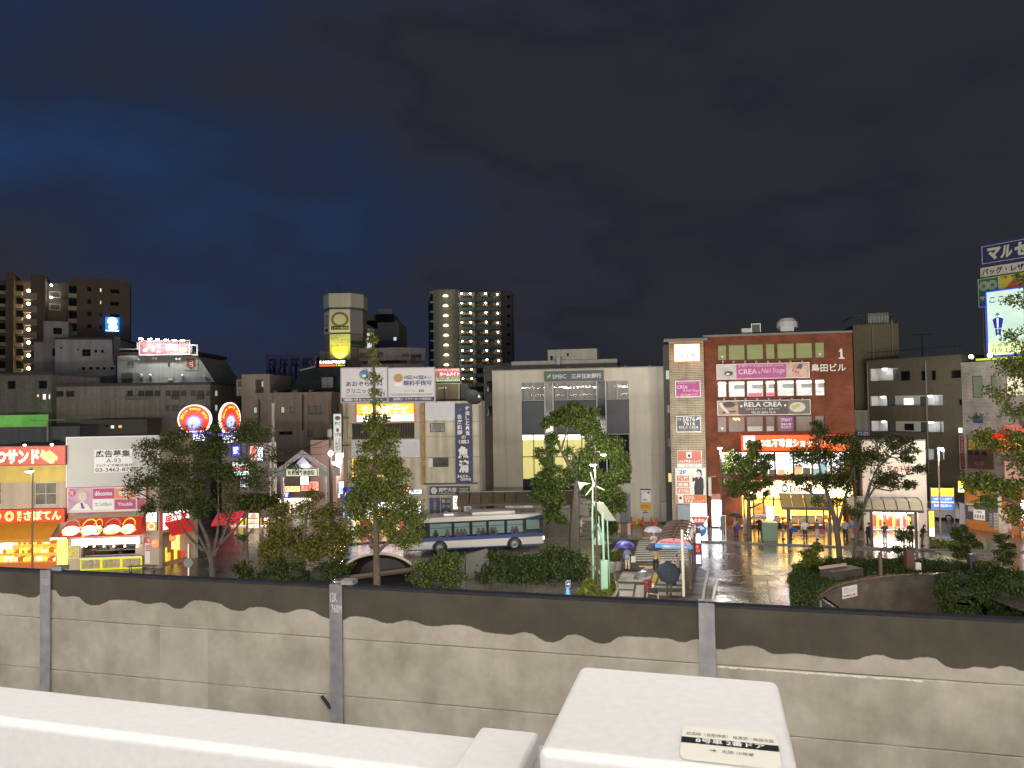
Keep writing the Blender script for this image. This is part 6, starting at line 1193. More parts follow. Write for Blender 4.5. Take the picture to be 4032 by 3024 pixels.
sign('yellow_notice','yellow notice board under the area map on the bank wall',FK,I4(1292,1304,1378,1364),mat('yellow_notice',(.48,.30,.01),.5),None,.02,.05,tex=[('駐輪禁止',(.08,.25,.92,.75),mat('notice_brown',(.25,.12,.0),.5),.02)])
sign('small_blue_notice','small blue and red strip notice near the bottom of the bank wall',FK,I4(1308,1366,1350,1392),SGW,None,.02,.04,shp=[(bx(.1,.72,.9,1),RED,'red_strip'),(bx(0,.05,1,.55),mat('notice_blue',(.06,.12,.32),.5),'blue_strip')])
FK2=FK.off(-6);a=FK2.rect('i',235,142,1100,230);c=FK2.rect('i',526,48,930,142)
rb=bldg('bank_roof_block','pale set-back storey and stair house on the bank roof',FK2,a[0],a[2],a[3],6,mat('roof_pale',(.36,.335,.29),.85,streak=.15),z0=b0[3])
mb=MB();mb.fbx(FK2,c[0],a[3],c[2],c[3],-5,-.6);mb.build('stair_house',mat('roof_pale',0),rb)
for q_ in ((548,104,566,138),(684,80,698,106)):mb=MB();r0=FK2.rect('i',*q_);mb.fbx(FK2,*r0,-.6,-.55);mb.build('window',GLASS,rb)
mb=MB();r0=FK2.rect('i',612,118,640,214);mb.fbx(FK2,*r0,.1,.5);mb.build('flue',STEEL,rb)
FKl=F(P_('i',130,400,84),.05);a=FKl.rect('i',20,210,300,800);hs=[FKl.rect('i',36,310,84,402),FKl.rect('i',36,516,88,600)]
nb_=bldg('bank_rear_block','pale block with grilled windows behind the bank left corner',FKl,a[0],a[2],a[3],8,mat('rear_pale',(.30,.285,.25),.85,streak=.15),hs,cap=.25)
for h in hs:window(nb_,FKl,h,GLASS,BRONZE,3)
mb=MB();p,q_=FKl.uv('i',20,190),FKl.uv('i',232,160);mb.fprism(FKl,[(p[0],p[1]-.9),(q_[0],q_[1]-.9),(q_[0],q_[1]),(p[0],p[1])],.1,.14);mb.build('roof_fence',mat('grey_screen',(.15,.145,.13),.7),nb_)
# ---- brick building
pbk=gnd('l',880,1046,.13);FB=F(pbk,-.2)
brk=brick_mat('red_brown_brick',(.175,.050,.024),(.135,.040,.019),(.10,.05,.032),.42,.11,FB.e,.75,.014)
tile=brick_mat('ribbed_beige_tile',(.36,.31,.225),(.33,.28,.20),(.17,.145,.10),1.4,.16,FB.e,.6,.03)
K4=lambda *r:FB.rect('k',*r);L4=lambda *r:FB.rect('l',*r)
us0=K4(105,240,480,1600);ub0=K4(482,190,2108,1600);zt0=FB.uv('k',1200,192)[1]
rows=[]
for (y0,y1,dy) in ((285,455,-.0),(683,862,0),(1075,1246,0)):
 zt_,zb_=FB.uv('k',1200,y0)[1],FB.uv('k',1200,y1)[1]
 for x0,x1 in ((622,722),(740,922),(938,1124),(1146,1248),(1270,1460),(1475,1660),(1684,1792)):
  a,b_=FB.uv('k',x0,y0)[0],FB.uv('k',x1,y0)[0];rows.append((a,zb_,b_,zt_,y0))
f2=L4(655,218,2072,488);gf=(L4(690,700,2075,1040));gf=(gf[0],.2,gf[2],FB.uv('l',1300,700)[1])
bb_=bldg('brick_building','five-storey red brick building with beauty salon banners and window rows',FB,ub0[0],ub0[2],zt0,12,brk,[r[:4] for r in rows]+[f2,gf],rev=.3,cap=.18,roof=mat('brick_cap',(.13,.12,.11),.6))
wb_=mat('brown_window_frame',(.055,.032,.022),.5)
wg=glow('green_blind_lit',c8(118,122,62),.50,.18,1.5,(.3,.3,2));ww_=glow('white_office_lit',c8(235,235,230),.42,.75,1.6,(1,1,1.6));wd=glow('dim_salon_lit',c8(120,95,85),.16,.8,1.6,(1.4,1.4,.5))
for i,r in enumerate(rows):
 k_=i//7;w_=window(bb_,FB,r[:4],(wg,ww_,wd)[k_],wb_,1,1,rev=.2,t=.05)
 if k_==1:
  mb=MB();uw=r[2]-r[0];mb.fbx(FB,r[0]+uw*.08,r[3]-.30,r[2]-uw*.06,r[3]-.17,-.19,-.17);mb.build('tube_light',glow('tube_bluewhite',c8(225,235,255),6),w_)
  if i%7 not in (0,):mb=MB();mb.frc(FB,r[0]+uw*.35,r[1]+.75,r[2]-uw*.05,r[3]-.35,-.172);mb.build('partition',mat('grey_partition',(.30,.31,.32),.6),w_)
  if i%7 in (2,3):mb=MB();mb.frc(FB,r[0]+uw*.1,r[1]+.07,r[2]-uw*.1,r[1]+.35,-.165);mb.build('red_item',glow('red_item',c8(230,60,100),.8),w_)
 if k_==2 and i%7==1:mb=MB();[ball(mb,FB.pt(r[0]+(r[2]-r[0])*(.35+.1*j),r[3]-.2-.05*(j%2),-.1),.08) for j in range(4)];mb.build('chandelier',glow('chandelier',c8(255,190,90),6),w_)
 if k_==2 and i%7==4:sign('salon_poster','purple price poster hung in the third-row salon window',FB,(r[0]+.25,r[1]+.2,r[2]-.1,r[3]-.05),mat('purple_poster',(.20,.05,.17),.5),None,-.18,.01,cat='poster',tex=[('完全個室！',(.08,.32,.92,.5),SGW,.02),('安心価格！',(.08,.08,.92,.27),SGW,.02),('只今30%オフ',(.08,.6,.92,.9),SGW,.01)])
 if k_==2 and i%7 in (2,3):mb=MB();mb.frc(FB,r[0]+.1,r[1]+.08,r[2]-.1,r[1]+.5,-.17);mb.build('window_card',mat('card_pale',(.4,.38,.36),.6),w_)
for (i,k_) in ((0,0),(6,0),(0,1),(6,1),(0,2)):
 r=rows[i+7*k_];uc_=(r[0]+r[2])/2;mb=MB();mb.poly([FB.pt(uc_-.14,r[1]+.42,-.15),FB.pt(uc_,r[1]+.2,-.15),FB.pt(uc_+.14,r[1]+.42,-.15)]);mb.build('rescue_mark',mat('rescue_cream',(.6,.5,.4),.5),bb_)
mb=MB();mb.frc(FB,f2[0],f2[1],f2[2],f2[3],-2.5);mb.build('shop_interior',glow('estate_office_lit',c8(245,248,255),1.5,.55,.8),bb_)
mb=MB();goods(mb,FB,f2[0],f2[1],f2[2],f2[1]+1.3,-2.2,-1.8,15,77);mb.build('office_desks',[mat('shelf_grey',0),WHITE,mat('shelf_dark',0),mat('shelf_tan',0),mat('desk_blue',(.1,.2,.3),.5)],bb_)['kind']='stuff'
mb=MB();n=7
for i in range(n+1):u=f2[0]+(f2[2]-f2[0])*i/n;mb.fbx(FB,u-.07,f2[1],u+.07,f2[3],-.25,-.1)
mb.fbx(FB,f2[0],f2[1],f2[2],f2[1]+.1,-.25,-.08);mb.fbx(FB,f2[0],f2[3]-.08,f2[2],f2[3],-.25,-.08);mb.build('shopfront_frame',wb_,bb_)
mb=MB();mb.fbx(FB,f2[0],f2[3]-.12,f2[2],f2[3]-.06,-2.3,-.4);mb.build('ceiling_light',glow('estate_ceiling',c8(245,248,255),10),bb_)
mb=MB();us_=FB.uv('l',910,900)[0];mb.frc(FB,us_,.2,gf[2],gf[3],-3.0);mb.build('shop_interior',glow('doughnut_shop_lit',c8(255,205,100),1.7,.5,.9),bb_)
mb=MB();mb.frc(FB,gf[0],.2,us_,gf[3],-1.2);mb.build('lobby_wall',mat('lobby_brick',(.20,.06,.028),.7,var=.3),bb_)
mb=MB();mb.fbx(FB,us_,gf[3]-.12,gf[2],gf[3]-.05,-2.9,-.3);mb.build('ceiling_light',glow('doughnut_ceiling',c8(255,215,120),16),bb_)
for i,zc in enumerate((.25,.75)):
 mb=MB();goods(mb,FB,us_+.3,zc,gf[2]-.3,zc+.42,-1.4-.4*i,-1.0-.4*i,26,60+i);mb.build('goods',GOODS,bb_)['kind']='stuff'
mb=MB()
for x in (915,1018,1130,1238,1410,1595,1780,1930,2070):u=FB.uv('l',x,900)[0];mb.fbx(FB,u-.06,.2,u+.06,gf[3],-.2,-.05)
mb.fbx(FB,us_,.15,gf[2],.42,-.3,.0);mb.fbx(FB,us_,gf[3]-.35,gf[2],gf[3]-.25,-.2,-.05);mb.build('shopfront_frame',wb_,bb_)
for x0,x1 in ((1430,1500),(1510,1590),(1605,1690),(1700,1770),(1250,1300)):
 r0=L4(x0,915,x1,1010);mb=MB();mb.frc(FB,*r0,-.12);pp_=mb.build('menu_panel',mat('menu_brown',(.22,.16,.11),.5,var=.5,scale=3),bb_)
 mb=MB();mb.disc(FB,(r0[0]+r0[2])/2,(r0[1]+r0[3])/2,.32,.28,-.10,14);mb.build('plate_print',mat('plate_cream',(.45,.36,.25),.5),pp_)
r0=L4(1145,808,1232,948);sign('drinks_cabinet','glaring white lit drinks cabinet beside the doughnut shop door',FB,r0,glow('cabinet_white',c8(250,250,255),3.2,.25,4),DKS,-.1,.4,.04,'vending cabinet',shp=[(many(*[bx(.15+.2*i,.2+.2*j,.28+.2*i,.28+.2*j) for i in range(4) for j in range(4)]),mat('bottle_print',(.2,.25,.35),.5),'bottles')])
r0=L4(1022,778,1128,930);sign('orange_menu_poster','orange lit menu poster left of the white drinks cabinet',FB,r0,glow('orange_poster',c8(255,165,60),1.0,.3,2),wb_,-.15,.05,.02,'poster',tex=[('DONUT',(.2,.5,.85,.65),mat('dark_red_ink',0),.02)],shp=[(many(*[ring(.22+.28*i,.22,.11,.1,.05,.045) for i in range(3)]),mat('pastry_tan',0),'rings')])
ts=bldg('tile_stair_strip','beige ribbed tile tower strip with stacked tenant signs, left end of the brick block',FB.off(.35),us0[0],us0[2],zt0-.35,8,tile)
FT=FB.off(.35);T4=lambda k,*r:FT.rect(k,*r)
mb=MB();a=T4('k',42,260,104,1600);mb.fbx(FT,a[0],.13,us0[0]-.01,zt0-.5,-6,-1.2);mb.build('side_bay',mat('dark_side_bay',(.075,.07,.068),.8),ts)
for (k_,q_,m_) in (('k',(62,578,106,672),LIT_PALE),('k',(76,955,116,1040),mat('amber_glass',0)),('k',(85,1320,126,1412),mat('curtained_glass',0)),('l',(88,452,136,546),LIT_WARM)):
 r0=FT.rect(k_,*q_,-1.2);mb=MB();mb.frc(FT,r0[0],r0[1],r0[2],r0[3],-1.19);mb.build('window',m_,ts)
mb=MB();a=T4('k',36,240,500,262);mb.fbx(FT,a[0],zt0-.34,a[2]+.1,zt0-.1,-7,.25);mb.build('parapet',mat('brick_cap',0),ts)
sign('izakaya_lightbox','square lightbox glowing warm white at the top of the tile strip',FT,T4('k',155,300,420,476),glow('izakaya_white',c8(255,248,228),2.6),glow('izakaya_orange_edge',c8(255,150,50),1.5),.05,.5,.04,tex=[('居',(.42,.14,.60,.46),INK,.02),('屋',(.66,.14,.86,.46),INK,.02)],shp=[(ring(.24,.3,.10,.15,.06,.09),INK,'coin_mark')])
MG=mat('magenta_panel',(.30,.03,.17),.45,var=.15,scale=1.5);SV=mat('silver_frame',(.5,.48,.48),.4,.5)
sign('magenta_salon_sign','square magenta salon sign with pale script on the tile strip',FT,T4('k',168,695,430,862),MG,SV,.05,.12,.05,tex=[('CREA',(.05,.52,.5,.74),mat('pink_letters',(.62,.40,.48),.5),.01),('& Nail Stage',(.3,.28,.95,.48),mat('pink_letters',0),0,.15),('03-5668-4127',(.2,.04,.9,.2),mat('pink_letters',0),0),('まつ毛 ＆ネイルサロン',(.1,.84,.85,.95),mat('pink_letters',0),0)])
sign('black_phone_sign','black tenant sign with white phone number on the tile strip',FT,T4('k',178,1075,435,1242),mat('black_board',(.012,.011,.013),.4),SV,.05,.12,.04,tex=[('03-',(.04,.74,.26,.9),SGW,0),('5876',(.26,.68,.78,.95),SGW,.0),('7616',(.28,.40,.78,.66),SGW,.0),('RELA CREA',(.1,.2,.92,.36),SGW,0),('アロマ＆ボディケア・足裏リフレ',(.1,.08,.92,.14),SGW,0)],shp=[(pg((.83,.72),(.80,.77),(.88,.86),(.84,.91),(.97,.92),(.96,.76),(.92,.82)),SGW,'arrow')])
rdo=mat('coral_panel',(.40,.085,.05),.5);orn=mat('orange_panel',(.52,.15,.035),.5)
house=lambda x,y,w,h:many(pg((x-w,y),(x,y+h),(x+w,y),(x+w*.8,y),(x+w*.8,y-h*.9),(x-w*.8,y-h*.9),(x-w*.8,y)))
sign('coral_estate_sign','coral estate sign with a white house tile above the tall poster',FT,T4('l',186,208,446,384),SGW,ALU,.05,.12,.03,shp=[(bx(0,.22,1,1),rdo,'upper_face'),(bx(.38,.56,.6,.93),SGW,'tile'),(house(.49,.72,.075,.1),INK,'house_mark')],tex=[('LiXIL不動産ショップ',(.04,.27,.96,.46),SGW,.02),('アールドゥホーム小岩南口店',(.12,.11,.9,.19),INK,0),('03-5637-7771',(.28,.02,.75,.09),INK,0)])
rP=T4('l',166,396,494,776);q=lambda *a:fr4('l',FT,rP,*a)
suit=mat('print_dark_suit',(.018,.018,.022),.6)
sign('estate_poster','tall white poster with a woman in a dark suit and orange service tiles',FT,rP,mat('poster_white',(.60,.585,.56),.5),ALU,.05,.1,.03,'poster',shp=[(bx(*q(172,686,494,776)),orn,'orange_foot'),(many(bx(*q(180,476,314,536)),bx(*q(180,544,316,602)),bx(*q(182,612,318,670))),orn,'service_tile'),(bx(*q(192,684,250,776)),SGW,'tile'),(house(q(220,715,220,715)[0],q(0,715,0,715)[1],.055,.045),INK,'house_mark'),(many(pg(*[q(x,y,x,y)[:2] for x,y in ((372,684),(366,600),(378,530),(350,545),(346,492),(372,500),(395,488),(440,484),(468,510),(472,600),(465,684))])),suit,'suit'),(many(el(*q(415,440,415,440)[:2],.055,.075),pg(*[q(x,y,x,y)[:2] for x,y in ((345,495),(326,456),(340,450),(358,488))])),skin_,'skin'),(pg(*[q(x,y,x,y)[:2] for x,y in ((392,440),(396,412),(420,404),(446,414),(452,470),(440,486),(434,440),(418,425),(400,432))]),IK,'hair'),(pg(*[q(x,y,x,y)[:2] for x,y in ((398,488),(416,515),(430,486))]),mat('print_pink',(.5,.3,.3),.5),'scarf')],tex=[('2F',q(204,416,282,458),mat('blue_letter',(.03,.16,.42),.5),.03),('賃貸',q(188,484,308,528),SGW,.03),('売買',q(188,552,308,596),SGW,.03),('相続',q(190,620,310,664),SGW,.03),('LIXIL',q(268,694,376,728),SGW,.02),('不動産ショップ',q(268,736,478,770),SGW,.01)])
mb=MB();r0=T4('l',186,795,332,955);mb.fbx(FT,*r0,.02,.25);tag(mb.build('meter_cabinet',mat('meter_grey',(.22,.25,.28),.5,var=.15,scale=5),None),'grey meter cabinet at the foot of the tile strip','cabinet')
sign('stairway_lightbox','dazzling white lit entrance panel at the foot of the tile strip',FT,(T4('l',335,780,502,975)[0],.25,T4('l',335,780,502,975)[2],T4('l',335,780,502,975)[3]),glow('entrance_white',c8(240,246,255),7),None,.03,.1,cat='lit panel')
a=FB.rect('l',560,742,680,970);sign('lobby_lightbox','second dazzling white lit entrance panel between the brick piers',FB,(a[0],.25,a[2],a[3]),glow('entrance_white',0,0),wb_,.03,.1,.04,cat='lit panel')
sign('floor_sign','small orange 2F floor sign above the second lit entrance',FB,L4(556,676,652,738),orn,None,.03,.1,tex=[('2F',(.25,.2,.8,.85),mat('blue_letter',0),.03)])
mb=MB();r0=L4(518,490,548,686);mb.fbx(FB,*r0,.1,.9);p=FB.uv('l',600,478);mb.tube([FB.pt(r0[0],r0[3],.5),FB.pt(p[0],p[1],.5)],.03,5);tag(mb.build('projecting_sign',mat('pale_side_sign',(.45,.43,.40),.5),None),'thin pale projecting sign seen edge-on against the brick wall','sign')
def lamps(s_,g,k,xs,y):
 for x in xs:
  p=g.uv(k,x,y);mb=MB();mb.tube([g.pt(p[0],p[1]-.25,.1),g.pt(p[0],p[1]+.05,.55)],.025,5);mb.lathe(g.pt(p[0],p[1]-.02,.6),[(.11,-.12),(.07,.04),(0,.1)],8);mb.build('lamp',mat('lamp_silver',(.45,.42,.38),.4,.4),s_)
r1=K4(615,505,1615,662);nailp=mat('pink_letters',0)
s1=sign('nail_salon_banner','long magenta nail salon banner with an eye photo and a manicured hand photo',FB,r1,mat('grey_photo',(.40,.37,.35),.5,var=.2,scale=1),WHITE,.05,.1,.04,'banner',shp=[(bx(.215,0,.755,1),mat('banner_magenta',(.34,.045,.20),.45,var=.12,scale=1),'magenta_field'),(el(.13,.38,.05,.17),mat('eye_dark',(.06,.05,.05),.5),'eye'),(many(el(.12,.34,.02,.07),pg((.03,.8),(.1,.92),(.18,.84),(.1,.86))),mat('eye_white',(.6,.6,.6),.5),'eye_gleam'),(bx(.757,0,1,1),mat('hand_skin',(.48,.31,.25),.5,var=.35,scale=2),'hand_photo'),(many(el(.83,.5,.01,.08),el(.86,.4,.01,.08),el(.885,.33,.01,.08)),mat('nail_red',(.35,.05,.07),.4),'nails'),(pg((.86,.62),(.92,.58),(.935,.9),(.9,.95)),mat('eye_dark',0),'sleeve')],tex=[('まつ毛パーマ・まつ毛エクステ＆ネイルサロン',(.24,.80,.73,.94),SGW,.01),('CREA',(.235,.30,.44,.66),nailp,.02),('&',(.45,.34,.48,.5),nailp,0),('Nail Stage',(.485,.26,.735,.70),nailp,0,.15)])
lamps(s1,FB,'k',(676,792,915,1035,1160,1288,1405,1530),478)
r2=K4(625,905,1626,1056)
s2=sign('massage_banner','long dark brown massage banner with white serif lettering and photos',FB,r2,mat('banner_brown',(.05,.028,.022),.45),WHITE,.05,.1,.04,'banner',shp=[(bx(0,0,.225,1),mat('massage_photo',(.28,.19,.12),.5,var=.5,scale=1.6),'photo'),(many(el(.12,.75,.07,.22),pg((.05,.1),(.2,.2),(.2,.3),(.06,.25))),IK,'photo_dark'),(pg((.01,.8),(.06,.35),(.1,.1),(.13,.15),(.08,.5),(.04,.95)),skin_,'arm'),(bx(.765,0,1,1),mat('food_photo',(.12,.10,.08),.5,var=.4,scale=2),'photo'),(el(.865,.5,.085,.36),mat('plate_white',(.42,.40,.36),.4),'plate'),(many(el(.83,.5,.03,.14),el(.87,.62,.03,.12)),mat('salad_yellow',(.35,.32,.06),.5),'food'),(many(el(.26,.62,.012,.08),el(.735,.64,.012,.08)),SGW,'flower')],tex=[('RELA CREA',(.29,.56,.70,.90),SGW,.01),('アロマ＆ボディケア・足裏リフレ',(.305,.32,.68,.46),SGW,.0),('TEL:03-5876-7616',(.365,.07,.63,.24),SGW,0)])
lamps(s2,FB,'k',(688,808,920,1045,1170,1290,1420,1532),885)
bl_=thing('building_name_letters','raised white building-name characters and number one on the brick wall','lettering',FB.pt(K4(1645,500,2020,590)[0],K4(1645,500,2020,590)[1],.05))
r0=K4(1645,503,2018,590);mb=MB();mb.text(FB,'島田ビル',r0[0],r0[1],r0[2],r0[3],.08,.02);mb.build('name',mat('white_letter',(.60,.57,.54),.5),bl_);r0=K4(1936,342,2004,450);mb=MB();w_=r0[2]-r0[0];mb.fbx(FB,r0[0]+w_*.32,r0[1],r0[0]+w_*.66,r0[3],.05,.08);mb.fbx(FB,r0[0]+w_*.02,r0[1],r0[2]-w_*.02,r0[1]+w_*.2,.05,.079);mb.fprism(FB,[(r0[0]+w_*.05,r0[3]-w_*.5),(r0[0]+w_*.34,r0[3]-w_*.42),(r0[0]+w_*.34,r0[3])],.05,.078);mb.build('numeral',mat('white_letter',0),bl_)
rO=L4(880,36,2068,202);q=lambda *a:fr4('l',FB,rO,*a)
sign('orange_estate_fascia','long glowing orange estate agent fascia with white lettering on the brick building',FB,rO,glow('estate_orange',c8(255,92,6),1.05),glow('estate_red_edge',c8(255,45,8),.9),.05,.35,.03,shp=[(bx(.02,.1,.125,.97),glow('estate_white_tile',c8(255,250,245),2.2),'tile'),(house(.075,.62,.035,.16),glow('estate_mark',c8(120,40,20),.4),'house_mark')],tex=[('LIXIL不動産ショップ',(.15,.22,.72,.78),glow('estate_white_letters',c8(255,250,240),2.4),.03),('アールドゥホーム',(.75,.35,.97,.62),glow('estate_white_letters',0,0),.02)])
rM=L4(955,530,2078,690);bd=glow('mister_brown',c8(95,45,5),.35)
sign('doughnut_fascia','blazing warm white doughnut shop fascia with brown lettering',FB,rM,glow('doughnut_white',c8(255,236,190),5.0,.25,.6),glow('doughnut_amber_edge',c8(255,150,40),1.4),.05,.4,.03,shp=[(many(ring(.352,.5,.036,.31,.020,.16,7),el(.352,.5,.006,.06)),bd,'ring_mark'),(many(pg((.07,.5),(.11,.8),(.15,.5),(.11,.2))),glow('doughnut_red',c8(215,60,30),.8),'red_mark')],tex=[('mister',(.17,.34,.31,.62),bd,.03),('Donut',(.40,.24,.62,.66),bd,.04)])
rf=thing('roof_air_units','group of pale roof air conditioner and vent cowl on the brick building','roof equipment',FB.pt(K4(890,120,990,190)[0],zt0,-2));FBr=FB.off(-1.5)
for q_,d_,m_,nm in (((888,118,992,200),1.2,'ac_white','unit'),((990,68,1092,195),1.2,'dark_unit','unit'),((1310,95,1455,190),2,'ac_white','cowl')):
 r0=FBr.rect('k',*q_);mb=MB();mb.fbx(FBr,r0[0],zt0+.1,r0[2],r0[3],-d_,0);mb.build(nm,mat(m_,(.05,.05,.05),.5),rf)
r0=FBr.rect('k',1350,35,1450,100);mb=MB();mb.lathe(FBr.pt((r0[0]+r0[2])/2,r0[1],-1),[(.95,0),(.9,.5),(.6,.85),(0,1.0)],14);mb.build('cowl_hood',mat('ac_white',0),rf)
r0=FBr.rect('k',990,68,1092,195);mb=MB();mb.fframe(FBr,r0[0],zt0+.15,r0[2],r0[3],.0,.06,.06);mb.build('unit_frame',WHITE,rf)
# ================================================================ right side of the square
# ---- cream low shop in line with the brick building
FS=FB.off(.25);N4=lambda *r:FS.rect('n',*r)
r0=N4(285,1018,1042,1490);zst=FS.uv('n',660,1018)[1];o0=FS.rect('o',380,458,882,655)
cs_=bldg('cream_chemist_shop','low cream-fronted shop with a bright interior, right of the brick building',FS,r0[0],r0[2],zst,8,mat('cream_ribbed_front',(.52,.43,.36),.7,var=.06,streak=.15),[(o0[0],.2,o0[2],o0[3])],rev=.4,cap=.14,roof=mat('brick_cap',0))
mb=MB();mb.frc(FS,o0[0],.2,o0[2],o0[3],-3);mb.build('shop_interior',glow('chemist_lit',c8(255,245,235),2.2,.5,1),cs_)
mb=MB();goods(mb,FS,o0[0]+.1,.2,o0[2]-.1,1.5,-2.4,-1.8,16,31);mb.build('goods',GOODS,cs_)['kind']='stuff'
mb=MB();mb.fbx(FS,o0[0],o0[3]-.12,o0[2],o0[3]-.04,-2.9,-.2);mb.build('ceiling_light',glow('chemist_ceiling',c8(250,248,240),14),cs_)
mb=MB()
for i in range(5):u=o0[0]+(o0[2]-o0[0])*i/4;mb.fbx(FS,u-.05,.2,u+.05,o0[3],-.3,-.1)
mb.build('shopfront_frame',ALU,cs_)
r0=FS.rect('n',555,1060,870,1190);g5=FS
ms=thing('painted_shop_mark','painted orange and green swash with dark red letters on the cream shop front','shop mark',FS.pt(r0[0],r0[1],.02));q=lambda x,y:FS.uv('n',x,y)
mb=MB();mb.poly([FS.pt(*q(*p),.012) for p in ((585,1080),(630,1062),(690,1065),(715,1085),(690,1112),(630,1112))]);mb.build('orange_swash',mat('mark_orange',(.38,.10,.03),.6),ms)
mb=MB();mb.poly([FS.pt(*q(*p),.012) for p in ((735,1150),(770,1112),(850,1118),(865,1150),(800,1165))]);mb.build('green_swash',mat('mark_green',(.10,.16,.08),.6),ms)
mb=MB();mb.poly([FS.pt(*q(*p),.014) for p in ((565,1115),(610,1120),(600,1150),(570,1145))]);mb.build('blue_swash',mat('mark_blue',(.05,.07,.22),.6),ms)
mb=MB();a,b_=q(580,1390),q(860,1308);mb.text(FS,'薬のトモ',a[0],a[1],b_[0],b_[1],.012,.05);mb.build('lettering',mat('dark_red_ink',0),ms)
for x in (365,480,620,745,870):p=FS.uv('n',x,1012);mb=MB();mb.tube([FS.pt(p[0],zst+.1,-.1),FS.pt(p[0],zst+.25,.5)],.03,5);ball(mb,FS.pt(p[0],zst+.2,.55),.09);mb.build('lamp',BLACK,cs_)
# ---- tan corridor block along the side street
pT=at('n',1485,1000,75);FTn=F(pT,-1.7);N5=lambda *r:FTn.rect('n',*r)
tanb=mat('dark_tan_tile',(.135,.115,.075),.8,var=.08,streak=.1)
cor=[N5(375,148,720,298),N5(382,475,1244,597),N5(388,780,1253,908),N5(1045,1112,1262,1245)]
wn_=[N5(*q_) for q_ in ((735,182,855,298),(982,180,1038,296),(1103,177,1160,292),(1338,172,1478,268),(1430,518,1484,592))]
u0=FTn.uv('n',360,900)[0];zt3=FTn.uv('n',1000,22)[1]
tn=bldg('corridor_apartment_block','tan tiled block with white-lit open corridors stacked over three floors',FTn,u0,-.02,zt3,10,tanb,cor+wn_,rev=.25,cap=.1,roof=mat('dark_cap',0))
for h in wn_:window(tn,FTn,h,GLASS,BRONZE,2 if h[2]-h[0]>1.2 else 1,rev=.18,t=.05)
cw=mat('corridor_wall',(.55,.53,.47),.7)
for i,h in enumerate(cor):
 mb=MB();mb.frc(FTn,h[0],h[1],h[2],h[3],-1.5);mb.quad(FTn.pt(h[0],h[3],-1.5),FTn.pt(h[2],h[3],-1.5),FTn.pt(h[2],h[3],-.24),FTn.pt(h[0],h[3],-.24));mb.frc(FTn,h[0],h[1]-.02,h[2],h[1],-.3)
 mb.quad(FTn.pt(h[0],h[1],-1.5),FTn.pt(h[0],h[1],-.2),FTn.pt(h[0],h[3],-.2),FTn.pt(h[0],h[3],-1.5));mb.quad(FTn.pt(h[2],h[1],-.2),FTn.pt(h[2],h[1],-1.5),FTn.pt(h[2],h[3],-1.5),FTn.pt(h[2],h[3],-.2));mb.build('corridor',cw,tn)
 w_=h[2]-h[0];mb=MB()
 for f0,f1 in (((.55,.85),) if i==0 else ((.0,.5),) if i==3 else ((.605,.70),)):mb.fbx(FTn,h[0]+w_*f0,h[1],h[0]+w_*f1,h[3]-.12,-1.49,-1.44)
 mb.build('door',mat('dark_grey_door',(.06,.06,.055),.6),tn)
 if i in (1,2):
  r_=(h[0]+w_*.375,h[1]+.12,h[0]+w_*.505,h[3]-.3);mb=MB();mb.frc(FTn,*r_,-1.46);mb.build('window',glow('corridor_window_lit',c8(245,250,255),1.5) if i==1 else GLASS,tn)
  mb=MB()
  for f0 in (.83,.96):mb.fbx(FTn,h[0]+w_*f0-.25,h[1],h[0]+w_*f0+.25,h[3]-.2,-1.49,-1.4)
  mb.build('meter_door',mat('lilac_door',(.40,.37,.40),.6),tn)
  mb=MB();mb.fbx(FTn,h[0]+w_*.225,h[1],h[0]+w_*.25,h[3],-1.49,-.3);mb.build('fin_wall',mat('dark_grey_door',0),tn)
 for x in ((.4,),(.14,.79),(.14,.79),(.75,))[i]:
  mb=MB();c=FTn.pt(h[0]+w_*x,h[3]-.12,-.7);mb.lathe(c,[(0,-.06),(.2,-.05),(.22,.05),(0,.06)],10);mb.build('corridor_lamp',glow('corridor_lamp',c8(235,242,255),34),tn)
r_=N5(1448,857,1500,917);mb=MB();mb.fbx(FTn,r_[0],r_[1],-.03,r_[3],.02,.3);mb.build('lit_box',glow('lit_box_pale',c8(225,240,220),1.3),tn)
mb=MB()
for x,y0,y1 in ((352,95,960),(1045,60,470),(1056,470,900),(1068,900,1400)):p,q_=FTn.uv('n',x,y0),FTn.uv('n',x,y1);mb.tube([FTn.pt(p[0],p[1],.12),FTn.pt(p[0],q_[1],.12)],.07,6)
mb.build('downpipe',mat('grey_green_pipe',(.20,.21,.17),.6),tn)
mb=MB();zr=zt3+.95;n=22
mb.tube([FTn.pt(u0,zr,-.3),FTn.pt(0,zr,-.3)],.03,4)
for i in range(n+1):u=u0+(0-u0)*i/n;mb.tube([FTn.pt(u,zt3,-.3),FTn.pt(u,zr,-.3)],.02,4)
mb.build('roof_railing',DKS,tn)
FE=F(at('m',450,1300,85),-.25);r_=FE.rect('m',182,1135,722,1600);e0=bldg('olive_lift_tower','olive lift tower with roof railing and cream water tank above the corridor block',FE,r_[0],r_[2],r_[3],6,mat('olive_tile',(.145,.125,.068),.8,var=.08,streak=.08))
mb=MB();p=FE.uv('m',185,1042);mb.fbx(FE,r_[0],p[1],r_[2],p[1]+.07,-.12,-.05);n=16
for i in range(n+1):u=r_[0]+(r_[2]-r_[0])*i/n;mb.fbx(FE,u-.02,r_[3],u+.02,p[1],-.11,-.06)
mb.fbx(FE,r_[0],p[1],r_[0]+.07,p[1]+.07,-6,-.1);mb.fbx(FE,r_[2]-.07,p[1],r_[2],p[1]+.07,-6,-.1);mb.build('roof_railing',BLACK,e0)
